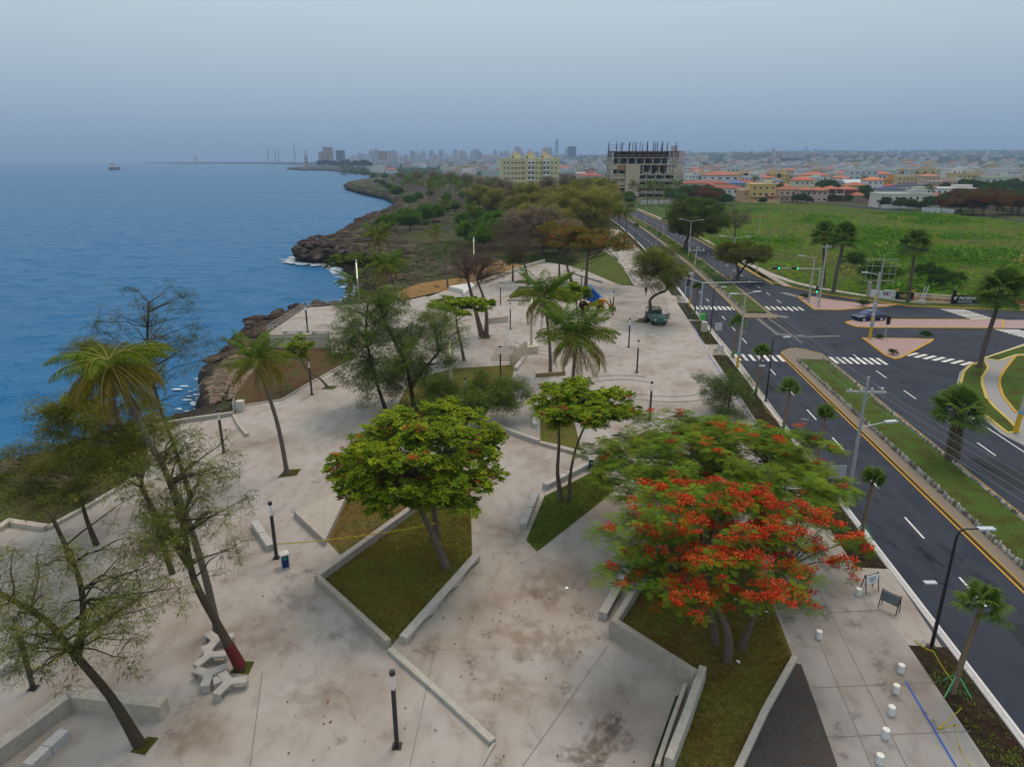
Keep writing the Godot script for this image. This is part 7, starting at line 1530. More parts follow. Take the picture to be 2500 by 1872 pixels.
	for q in [
		["far coconut palm left of the loop path", [Vector3(-26.21, 0, -274.13)]], ["far coconut palm with a bent trunk at the grove's edge", [Vector3(-27.44, 0, -377.11)]], ["tall coconut palm before the cream apartment block", [Vector3(4.47, 0, -383.93)]],
		["coconut palm on the left kerb where the avenue bends", [Vector3(35.61, 0, -255.67)]], ["second coconut palm on the left kerb at the bend", [Vector3(34.01, 0, -221.54)]], ["third coconut palm on the left kerb at the bend", [Vector3(31.04, 0, -252.57)]], ["broad coconut palm on the left kerb by the rubble walk", [Vector3(33.38, 0, -205)]],
		["tall coconut palm", [Vector3(70.26, 0, -409.8), Vector3(72.93, 0, -402.06), Vector3(75.28, 0, -390.98), Vector3(79.94, 0, -402.06), Vector3(81.42, 0, -390.98), Vector3(85.38, 0, -394.61), Vector3(87.79, 0, -390.98), Vector3(93.5, 0, -402.06)]],
		["coconut palm", [Vector3(-77.79, 0, -506.92), Vector3(-70.13, 0, -484.04), Vector3(-70.63, 0, -519.18), Vector3(-60.37, 0, -473.35), Vector3(-63.11, 0, -532.03), Vector3(-49.46, 0, -443.89), Vector3(-51.06, 0, -495.22), Vector3(-43.39, 0, -453.3), Vector3(-44.62, 0, -506.92), Vector3(-34.84, 0, -434.85), Vector3(-35.86, 0, -495.22), Vector3(-44.68, 0, -383.93), Vector3(-79.34, 0, -624.58), Vector3(-59.7, 0, -590.39), Vector3(-81.88, 0, -590.39), Vector3(-46.51, 0, -574.65), Vector3(-26.2, 0, -409.8), Vector3(-23.67, 0, -453.3), Vector3(-84.71, 0, -574.65), Vector3(-43.24, 0, -402.06), Vector3(-104.59, 0, -624.58), Vector3(-105.19, 0, -662.9), Vector3(-15.64, 0, -383.93), Vector3(-12.26, 0, -421.96)]],
		["garden coconut palm", [Vector3(236.79, 0, -402.06), Vector3(276.73, 0, -559.71), Vector3(190.96, 0, -559.71)]]]:
		for p in q[1]:
			copy(palm, q[0] if q[1].size() == 1 else spot(q[0], p), p - Vector3(0, 0.5, 0), rr(0, TAU), rr(1.0, 1.4), "far coconut palms")

# ---------------------------------------------------------------- buildings
func win(r: Node3D, at: Vector3, w: float, h: float, dark: Color, frame := cc(.55, .55, .53)) -> void:
	var q := MB.new(); q.col = frame; q.box(Transform3D(Basis(), at), Vector3(w + 0.2, h + 0.2, 0.14))
	var o := part("window", q.mesh(M.paint), r)
	q = MB.new(); q.col = dark; q.box(Transform3D(Basis(), at + Vector3(0, 0, 0.05)), Vector3(w, h, 0.1))
	part("pane", q.mesh(M.pane), o)
func hip(q: MB, a: Vector3, w: float, d: float, h: float, over := 0.6, gable := false) -> void:
	var x := w * 0.5 + over; var z := d * 0.5 + over
	var rx := maxf(0.0, x - z) if not gable else x
	var p := [a + Vector3(-x, 0, z), a + Vector3(x, 0, z), a + Vector3(x, 0, -z), a + Vector3(-x, 0, -z)]
	var r0 := a + Vector3(-rx, h, 0); var r1 := a + Vector3(rx, h, 0)
	q.quad(p[0], p[1], r1, r0); q.quad(p[2], p[3], r0, r1); q.tri(p[1], p[2], r1); q.tri(p[3], p[0], r0)
	q.quad(p[3], p[2], p[1], p[0])
	var e := Vector3(0, -0.18, 0)
	for i in 4: q.quad(p[i] + e, p[(i + 1) % 4] + e, p[(i + 1) % 4], p[i])
func house(called: String, label: String, at: Vector3, w: float, floors: int, wc: Color, roof: String, rc: Color, opt := {}) -> Node3D:
	var d: float = opt.get("d", 11.0); var fh: float = opt.get("fh", 3.7); var h := floors * fh
	var r := thing(called, label, opt.get("cat", "house"), at + Vector3(0, -0.6, -d * 0.5), opt.get("turn", 0.0), opt.get("group", ""))
	var q := MB.new(); q.col = wc; q.cube(Vector3.ZERO, Vector3(w, h, d))
	part("wall", q.mesh(M.paint), r)
	q = MB.new(); q.col = vary(rc, 0.18)
	if roof == "hip": hip(q, Vector3(0, h, 0), w, d, 2.2)
	elif roof == "gable": hip(q, Vector3(0, h, 0), w, d, 2.6, 0.5, true)
	elif roof == "double":
		hip(q, Vector3(-w * 0.27, h, 1.0), w * 0.42, d, 2.0); hip(q, Vector3(w * 0.22, h - 0.3, 0.5), w * 0.5, d, 2.3)
	else:
		q.cube(Vector3(0, h, 0), Vector3(w + 0.5, 0.22, d + 0.5)); q.cube(Vector3(0, h + 0.22, -d * 0.5 + 0.2), Vector3(w, 0.5, 0.2)); q.cube(Vector3(w * 0.28, h + 0.22, -1), Vector3(w * 0.3, 1.9, d * 0.4))
	part("roof", q.mesh(M.paint), r)
	var n := maxi(2, int(w / 3.4))
	for f in floors:
		for i in n:
			var x := (i + 0.5) / n * w - w * 0.5
			if f == 0 and i == n / 2:
				q = MB.new(); q.col = opt.get("door", cc(.10, .06, .04)); q.box(Transform3D(Basis(), Vector3(x, 1.1, d * 0.5 + 0.03)), Vector3(1.2, 2.2, 0.12)); part("door", q.mesh(M.paint), r)
			elif f == 1 and opt.has("balcony") and i < n / 2 + 1:
				win(r, Vector3(x, fh + 1.25, d * 0.5), 1.5, 2.0, cc(.03, .035, .04))
			else:
				win(r, Vector3(x, f * fh + 1.6, d * 0.5), rr(1.1, 1.7), rr(1.0, 1.3), cc(.03, .035, .045))
	if opt.has("balcony"):
		q = MB.new(); q.col = opt.balcony; q.cube(Vector3(-w * 0.22, fh - 0.15, d * 0.5 + 0.9), Vector3(w * 0.52, 0.2, 1.8)); q.cube(Vector3(-w * 0.22, fh + 0.05, d * 0.5 + 1.7), Vector3(w * 0.52, 0.85, 0.15)); part("balcony", q.mesh(M.paint), r)
		for x in [-w * 0.46, -w * 0.22, w * 0.02]:
			q = MB.new(); q.col = opt.balcony; q.cube(Vector3(x, 0, d * 0.5 + 1.65), Vector3(0.35, h, 0.35)); part("column", q.mesh(M.paint), r)
	if opt.has("awning"):
		q = MB.new(); q.col = opt.awning; q.quad(Vector3(-w * 0.5, fh - 0.3, d * 0.5 + 1.8), Vector3(w * 0.5, fh - 0.3, d * 0.5 + 1.8), Vector3(w * 0.5, fh + 0.5, d * 0.5 + 0.08), Vector3(-w * 0.5, fh + 0.5, d * 0.5 + 0.08)); part("awning", q.mesh(M.paint), r)
	if opt.has("fence"):
		q = MB.new(); q.col = opt.fence; q.cube(Vector3(0, 0, d * 0.5 + 5.0), Vector3(w + 2.0, 2.2, 0.25)); part("garden_wall", q.mesh(M.paint), r)
	if opt.has("tower"):
		q = MB.new(); q.col = wc; q.cube(Vector3(w * opt.tower, h, -1), Vector3(4.2, 3.4, 4.2)); q.cube(Vector3(w * opt.tower, h + 3.4, -1), Vector3(4.9, 0.2, 4.9)); part("stair_tower", q.mesh(M.paint), r)
	if opt.has("tank"):
		q = MB.new(); q.col = cc(.02, .02, .025); q.lathe(Vector3(w * 0.3, h + 0.25, 2), [Vector2(0.6, 0), Vector2(0.62, 1.1), Vector2(0.3, 1.4), Vector2(0, 1.4)], 8); part("water_tank", q.mesh(M.plain), r)
	return r

func houses() -> void:
	var red := cc(.25, .07, .042); var orange := cc(.31, .10, .045); var white := cc(.62, .62, .61); var cream := cc(.60, .50, .34); var yel := cc(.56, .36, .13); var peach := cc(.56, .36, .21); var pinkw := cc(.52, .37, .33)
	for a in [
		["white three storey house with blue windows beside the unfinished frame", Vector3(184.29, 0, -729.98), 14, 3, white, "flat", white, {"tank": 1}], ["low house under a bright blue dome roof", Vector3(168.04, 0, -683.87), 12, 1, white, "hip", cc(.02, .16, .42), {}], ["turquoise roofed house right of the blue dome", Vector3(180.33, 0, -694.84), 17, 1, cc(.16, .40, .52), "flat", cc(.06, .36, .52), {}],
		["long pale green house under a red hip roof with an arched gate", Vector3(152.77, 0, -559.71), 38, 2, cc(.56, .58, .46), "hip", red, {"d": 14}], ["white gabled house with red roof behind the flame trees", Vector3(133.91, 0, -473.35), 19, 2, white, "gable", red, {"turn": 1.2, "d": 15}], ["white house with low red roof right of the gabled house", Vector3(142.34, 0, -463.11), 19, 2, white, "hip", red, {"balcony": white}],
		["white house with a blue tarpaulin and red tiles", Vector3(195.14, 0, -590.39), 24, 2, white, "hip", red, {"tank": 1}], ["blue roofed annex left of the red tiled white house", Vector3(180.33, 0, -567.09), 13, 2, cc(.30, .34, .38), "hip", cc(.05, .13, .28), {}],
		["yellow three storey house with maroon awnings facing the field", Vector3(152.97, 0, -430.47), 15, 3, cc(.60, .43, .16), "flat", cc(.6, .5, .3), {"balcony": cc(.58, .40, .17), "fence": cc(.55, .38, .20), "awning": cc(.22, .05, .04)}], ["peach two storey house left of the yellow house", Vector3(145.92, 0, -434.85), 9, 2, peach, "flat", cc(.5, .4, .3), {"fence": peach}], ["maroon awned annex right of the yellow house", Vector3(160.06, 0, -434.85), 7, 2, peach, "flat", cc(.24, .06, .05), {"awning": cc(.22, .05, .04)}],
		["cream house under a broad orange tiled roof facing the field", Vector3(174.66, 0, -443.89), 14, 2, cc(.58, .46, .34), "hip", orange, {"balcony": cc(.55, .42, .30)}], ["tall cream house with a red hip roof behind the orange roofed one", Vector3(216.56, 0, -525.52), 15, 3, cc(.60, .54, .40), "hip", cc(.40, .10, .05), {}], ["twin roofed pink house with a dark garage", Vector3(187.68, 0, -439.33), 17, 2, pinkw, "double", orange, {"door": cc(.02, .025, .035)}],
		["maroon and cream villa with columns and gables", Vector3(211.43, 0, -453.3), 21, 2, cc(.22, .05, .045), "double", cc(.42, .14, .07), {"balcony": cream, "fence": cc(.24, .08, .06)}], ["small house with a red roof and porch right behind the villa", Vector3(253.06, 0, -519.18), 14, 2, cream, "hip", orange, {}], ["orange tiled garden pavilion right of the villa", Vector3(219.22, 0, -443.89), 8, 1, cc(.34, .30, .27), "hip", orange, {}],
		["white walled tower house with a steep orange roof", Vector3(268.88, 0, -525.52), 12, 3, white, "hip", cc(.50, .17, .06), {}], ["modern white house with a brown block and ring openings", Vector3(214.92, 0, -383.93), 30, 2, cc(.60, .57, .50), "flat", cc(.5, .5, .48), {"fence": white, "tower": 0.30}], ["dark blue roofed house behind the modern white one", Vector3(239.58, 0, -443.89), 14, 2, white, "hip", cc(.03, .05, .11), {}], ["navy roofed white house at the upper right of the modern one", Vector3(286.21, 0, -506.92), 16, 2, white, "hip", cc(.035, .05, .10), {}],
		["low white house with a bright red roof", Vector3(313.72, 0, -582.42), 20, 1, white, "hip", cc(.36, .06, .05), {}], ["mustard orange building with a square stair tower", Vector3(375.08, 0, -694.84), 32, 2, cc(.52, .27, .045), "flat", cc(.40, .12, .06), {"tower": -0.05, "d": 14}], ["yellow walled hall under a long pale blue roof", Vector3(357.65, 0, -729.98), 44, 1, cc(.58, .42, .16), "gable", cc(.22, .38, .62), {"d": 16}],
		["white balconied house right of the mustard building", Vector3(387.36, 0, -683.87), 17, 2, white, "flat", white, {"balcony": white}], ["cream house with a small pink tiled tower", Vector3(379.43, 0, -643.18), 14, 3, cc(.56, .46, .34), "hip", cc(.38, .16, .11), {}], ["long low pink row right of the tiled tower", Vector3(380.49, 0, -624.58), 28, 2, pinkw, "flat", cc(.45, .36, .32), {}], ["big plain white box house near the right", Vector3(288.71, 0, -463.11), 36, 2, white, "flat", white, {"d": 15}],
		["small red roofed cottage before the white box house", Vector3(263.06, 0, -434.85), 11, 1, white, "hip", cc(.32, .06, .06), {}], ["orange roofed kiosk among the red flowering trees", Vector3(246.99, 0, -361.07), 9, 1, cc(.40, .28, .20), "hip", cc(.40, .15, .08), {}], ["pinkish unfinished looking block at far right", Vector3(466.25, 0, -683.87), 34, 3, cc(.52, .38, .33), "flat", cc(.45, .40, .36), {"d": 14}],
		["blue and orange roofed house above the twin roofed one", Vector3(274.1, 0, -624.58), 24, 1, white, "double", cc(.10, .20, .36), {}], ["red roofed bungalow left of the blue and orange roofs", Vector3(232.12, 0, -607.01), 20, 1, white, "hip", cc(.40, .11, .06), {}], ["white flat roofed house with a dome, above the orange roof", Vector3(232.62, 0, -624.58), 24, 1, white, "flat", white, {"tank": 1}], ["dark roofed cottage with orange gable in front of the blue hall", Vector3(292.85, 0, -624.58), 16, 1, cream, "hip", cc(.40, .13, .07), {}],
		["white roofed house right of the conical cypress", Vector3(277.37, 0, -574.65), 15, 2, white, "gable", cc(.58, .60, .62), {}], ["white low sheds behind the long red roof", Vector3(187.65, 0, -652.89), 34, 1, white, "flat", white, {}], ["maroon house between the yellow apartment blocks", Vector3(260.45, 0, -729.98), 8, 3, cc(.22, .05, .08), "hip", cc(.20, .05, .06), {}],
		["white hall with a pale curved roof right of the cream apartment block", Vector3(78.89, 0, -914.43), 50, 1, cc(.66, .66, .68), "gable", cc(.62, .63, .66), {"d": 26}], ["white house with a red pyramid roof behind the grove", Vector3(97.95, 0, -877.54), 34, 2, white, "hip", cc(.42, .08, .05), {"d": 24}], ["grey shed roof between the white hall and red pyramid roof", Vector3(133.24, 0, -1221.85), 46, 1, cc(.45, .44, .46), "gable", cc(.34, .32, .34), {"d": 20}]]:
		house("house", a[0], a[1], a[2], a[3], a[4], a[5], a[6], a[7])
	var k := 0
	for a in [["mustard apartment block at the left end of the yellow row", Vector3(213.24, 0, -782.68), 17.0, yel], ["mustard apartment block second from left in the yellow row", Vector3(223.15, 0, -782.68), 14.0, yel], ["pale cream apartment block third in the yellow row", Vector3(239.6, 0, -797.05), 20.0, cream], ["peach apartment block left of the narrow dark gap", Vector3(252.91, 0, -782.68), 13.0, peach], ["peach apartment block right of the narrow dark gap", Vector3(261.47, 0, -782.68), 14.0, peach], ["cream apartment block before the maroon house", Vector3(281.44, 0, -811.96), 14.0, cream], ["bright yellow apartment block right of the maroon house", Vector3(278.57, 0, -755.42), 13.0, cc(.60, .40, .08)], ["bright yellow apartment block at the right end of the row", Vector3(287.28, 0, -755.42), 13.0, cc(.60, .40, .08)]]:
		house("apartment_block", a[0], a[1], a[2], 3, a[3], "flat", cc(.52, .46, .36), {"tower": -0.2 + 0.1 * (k % 4), "d": 13, "cat": "apartment block", "group": "yellow apartment row"}); k += 1
	# garden walls along the field
	for a in [["grey brown garden wall right of the villa at the field edge", Vector3(212.57, 0, -434.85), Vector3(212.72, 0, -402.06), cc(.25, .16, .12)], ["long pale wall with a gate behind the field's left end", Vector3(73.83, 0, -409.8), Vector3(92.88, 0, -409.8), cc(.60, .60, .60)], ["white rendered wall along the field below the right flame trees", Vector3(203.59, 0, -349.17), Vector3(209.73, 0, -332.7), cc(.50, .52, .55)]]:
		solo("garden_wall", wall([a[1], a[2]], 0.3, -0.3, 2.0, a[3]).mesh(M.paint), a[0], "wall")
	struct("residential_street", ribbon([Vector3(126.23, 0, -426.17), Vector3(132.24, 0, -413.77), Vector3(156.28, 0, -413.77), Vector3(192.91, 0, -409.8), Vector3(199.2, 0, -338.02), Vector3(216.14, 0, -295.38)], 8.0, -0.42, cc(.9, .9, 1.0)).mesh(M.asphalt))
	cream_block()
	frame_building()

func cream_block() -> void:
	var at: Vector3 = Vector3(10.78, 0, -453.3) - Vector3(0, .6, 0); var w := 37.0; var d := 13.0; var fh := 3.05; var n := 8; var h := n * fh + 1.2
	var r := thing("apartment_tower", "pale yellow eight storey apartment block rising above the grove", "apartment block", at)
	var q := MB.new(); q.col = cc(.66, .58, .32); q.cube(Vector3.ZERO, Vector3(w, h, d)); part("wall", q.mesh(M.paint), r)
	q = MB.new(); q.col = cc(.68, .66, .52); q.cube(Vector3(0, h, 0), Vector3(w + 0.6, 0.7, d + 0.6)); part("parapet", q.mesh(M.paint), r)
	for x in [-8.5, 0.4, 10.0]:
		q = MB.new(); q.col = cc(.60, .48, .25); q.cube(Vector3(x, h + 0.7, 0), Vector3(2.4, 3.6, 3)); q.cube(Vector3(x + 0.4, h + 0.7, 0), Vector3(5.4, 1.8, 4)); q.cube(Vector3(x - 2.2, h + 0.7, 1), Vector3(1.8, 1.2, 2)); part("roof_tower", q.mesh(M.paint), r)
	var b := [[-13.0, 7.0, cc(.56, .52, .34)], [-6.4, 5.6, cc(.58, .50, .28)], [1.2, 4.6, cc(.66, .66, .58)], [5.6, 4.2, cc(.52, .54, .26)], [10.6, 4.4, cc(.66, .66, .58)], [15.4, 5.0, cc(.57, .53, .32)]]
	for s in b:
		q = MB.new(); q.col = s[2]; q.cube(Vector3(s[0], 0, d * 0.5), Vector3(s[1], h - 0.4, 1.4)); part("bay", q.mesh(M.paint), r)
		for f in n:
			var y: float = f * fh + 2.0
			for i in (3 if s[1] > 5 else 2):
				var x: float = s[0] - s[1] * 0.5 + (i + 0.5) / (3 if s[1] > 5 else 2) * s[1]
				win(r, Vector3(x, y, d * 0.5 + 0.7), 1.0 if s[2].r < 0.65 else 1.5, 0.9 if s[2].r < 0.65 else 1.2, cc(.05, .05, .045), cc(.6, .58, .45))
			if s[2].r > 0.65:
				q = MB.new(); q.col = cc(.66, .66, .60); q.cube(Vector3(s[0], f * fh + 0.35, d * 0.5 + 1.1), Vector3(s[1], 0.9, 0.9)); part("balcony", q.mesh(M.paint), r)
	for x in [-9.6, -3.2, 8.0]:
		for f in n: win(r, Vector3(x, f * fh + 1.9, d * 0.5 + 0.02), 0.8, 1.6, cc(.10, .13, .14), cc(.5, .55, .5))

func frame_building() -> void:
	var at: Vector3 = Vector3(95.04, 0, -512.98) - Vector3(0, .6, 0)
	var S: float = 0.3     # metres per photographed pixel there
	var r := thing("unfinished_building", "unfinished concrete frame building with rusty column bars on its roof", "building", at)
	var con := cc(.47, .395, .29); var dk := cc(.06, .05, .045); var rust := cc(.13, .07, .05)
	var bx := func(called: String, x0: float, x1: float, y0: float, y1: float, z0: float, z1: float, c: Color) -> void:
		var q := MB.new(); q.col = vary(c, 0.06); q.box(Transform3D(Basis(), Vector3((x0 + x1) * 0.5 * S, (y0 + y1) * 0.5 * S, (z0 + z1) * 0.5)), Vector3((x1 - x0) * S, (y1 - y0) * S, z1 - z0)); part(called, q.mesh(M.wall), r)
	# slabs (pixel heights above the base row)
	for s in [[-84, 78, 88, 89.5], [-88, 84, 72, 75], [-80, 92, 49, 52], [-80, 92, 34, 37], [-80, 92, 20, 23], [-80, 92, 6, 9]]: bx.call("slab", s[0], s[1], s[2], s[3], -16.0, 4.5, con)
	bx.call("top_slab", -84, 78, 101, 103.5, -14.0, 4.0, cc(.17, .10, .07))
	# columns on each storey, front and back rows
	for f in [[89.5, 101, rust, 10], [75, 88, con, 9], [52, 72, con, 10], [37, 49, con, 9], [23, 34, con, 9], [9, 20, con, 9], [-2, 6, con, 9]]:
		for i in f[3]:
			var x := lerpf(-82, 76 if f[0] > 52 else 90, i / float(f[3] - 1))
			for z in [3.2, -5.0, -14.0]: bx.call("column", x - 1.3, x + 1.3, f[0], f[1], z - 0.35, z + 0.35, f[2])
	bx.call("shear_wall", -47, -13, -2, 72, 3.6, 4.9, cc(.48, .41, .29))
	bx.call("brick_infill", -65, -48, 60, 72, 3.8, 4.4, cc(.36, .17, .08))
	bx.call("pale_infill", -88, -66, 62, 72, 3.8, 4.4, cc(.46, .42, .34)); bx.call("pale_infill", -84, -48, 40, 48, 3.8, 4.3, con); bx.call("pale_infill", -84, -48, 26, 33, 3.8, 4.3, con)
	for y in [37.0, 23.0, 9.0, 52.0]:
		for i in 12:
			if y == 52.0 and i % 3 == 0: continue
			bx.call("parapet_panel", -11 + i * 8.4, -4.5 + i * 8.4, y, y + 4.5, 4.6, 5.0, cc(.46, .40, .33))
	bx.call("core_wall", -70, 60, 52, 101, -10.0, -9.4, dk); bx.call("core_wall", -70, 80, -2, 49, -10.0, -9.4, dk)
	for i in 11:
		var x := -78 + i * 15.2; bx.call("brace", x, x + 1.0, 90, 101, 3.8, 4.2, rust)
	bx.call("ledge_beam", -82, 76, 93.5, 95, 4.0, 4.4, cc(.22, .13, .09))
	for x in [-82, -69, -54, -50, -41, -36, -27, -22, -13, -6, 4, 10, 24, 37, 47, 57, 76, 17, 30]:
		var z := rr(-12, 3.5)
		for k in 5:
			var q := MB.new(); q.col = cc(.05, .045, .05); var p := Vector3(x * S + rr(-.45, .45), 103.5 * S, z + rr(-.4, .4)); q.rod(p, p + Vector3(rr(-.2, .2), rr(4.5, 7.0), 0), 0.10, 0.08, 4); part("bar", q.mesh(M.plain), r)
	for y in [110.0, 116.0]: bx.call("scaffold_rail", -88, -60, y, y + 0.7, 3.0, 3.3, rust)

func town() -> void:
	# rows of further houses: ten kinds, each row its own colours
	var protos := []
	var pal := [[cc(.62, .62, .61), cc(.55, .55, .54), "flat", "white flat roofed"], [cc(.56, .46, .36), cc(.36, .12, .08), "hip", "cream red roofed"], [cc(.50, .38, .34), cc(.42, .38, .36), "flat", "pink flat roofed"], [cc(.56, .42, .20), cc(.50, .42, .30), "flat", "yellow flat roofed"], [cc(.42, .52, .44), cc(.44, .48, .42), "flat", "pale green flat roofed"], [cc(.60, .60, .62), cc(.40, .13, .07), "hip", "white orange roofed"], [cc(.46, .50, .53), cc(.42, .45, .48), "flat", "bluish white flat roofed"], [cc(.45, .43, .42), cc(.34, .33, .33), "flat", "grey flat roofed"]]
	var spots := []
	var g := RandomNumberGenerator.new(); g.seed = 90
	for i in 240:
		var dist := 640.0 * pow(4.4, i / 240.0) + g.randf_range(-15, 15)
		var x := dist * g.randf_range(0.24, 0.80)
		spots.append(Vector3(x, hill(x, -dist), -dist))
	for i in 46:
		var dist := 1300.0 + 1500.0 * g.randf()
		var x := dist * g.randf_range(-0.20, 0.22)
		spots.append(Vector3(x, hill(x, -dist), -dist))
	for i in spots.size():
		var k := i % 8
		var lab := spot(pal[k][3] + " house", spots[i])
		var o: Node3D
		if protos.size() < 8:
			o = house("town_house", lab, spots[i], 17.0, 2 if k % 3 else 3, pal[k][0], pal[k][2], pal[k][1], {"turn": rr(-.4, .4), "d": 13, "group": "houses of the far town"})
			protos.append(o)
		else:
			o = copy(protos[k], lab, spots[i], g.randf_range(-0.6, 0.6), g.randf_range(0.9, 1.5), "houses of the far town")
			o.scale.x *= g.randf_range(0.8, 1.5)
	# tree cover between the houses and on the hills
	var xf := []; var cl := []
	for i in 34000:
		var dist := 560.0 * pow(12.0, g.randf())
		var x := dist * g.randf_range(-0.24, 0.95)
		if x < 0 and dist < 1250: continue
		var s := g.randf_range(4.5, 9.5) * (0.75 + dist / 4000.0)
		if dist < 1400: s *= 0.8
		xf.append(Transform3D(Basis(Vector3.UP, g.randf() * TAU).scaled(Vector3(s * 1.3, s * 0.75, s * 1.3)), Vector3(x, hill(x, -dist) + s * 0.12, -dist))); cl.append(cc(.035, .075, .025) * g.randf_range(.7, 1.4))
	var rx := []; var rc := []
	for i in 1500:
		var dist := 1150.0 * pow(5.6, g.randf())
		var x := dist * g.randf_range(-0.22, 0.9)
		if x < -0.1 * dist and dist < 2200: continue
		var s := g.randf_range(0.7, 1.6)
		rx.append(Transform3D(Basis(Vector3.UP, g.randf_range(-.6, .6)).scaled(Vector3(s * 14, s * g.randf_range(5, 9), s * 12)), Vector3(x, hill(x, -dist) + 1.5, -dist))); rc.append([cc(.52, .51, .50), cc(.46, .40, .36), cc(.40, .24, .18), cc(.50, .42, .30), cc(.42, .46, .48)][g.randi() % 5] * g.randf_range(.7, 1.15))
	var rb := MB.new(); rb.cube(Vector3(0, -0.5, 0), Vector3(1, 1.3, 1)); rb.cube(Vector3(0.2, 0.8, -0.1), Vector3(0.35, 0.3, 0.4))
	multi("distant_houses", rb.mesh(M.paint), rx, rc, self)
	# small trees standing between the nearer houses
	for i in 64:
		var p := Vector3(0, -0.55, 0)
		var dist := g.randf_range(452, 640); p.z = -dist; p.x = dist * g.randf_range(0.255, 0.70)
		copy(get_node("garden_tree_001" if i % 2 else "garden_tree_002"), spot("small garden tree", p), p, g.randf() * 6, g.randf_range(.32, .62))
	multi("distant_tree_cover", T.clump, xf, cl, self)

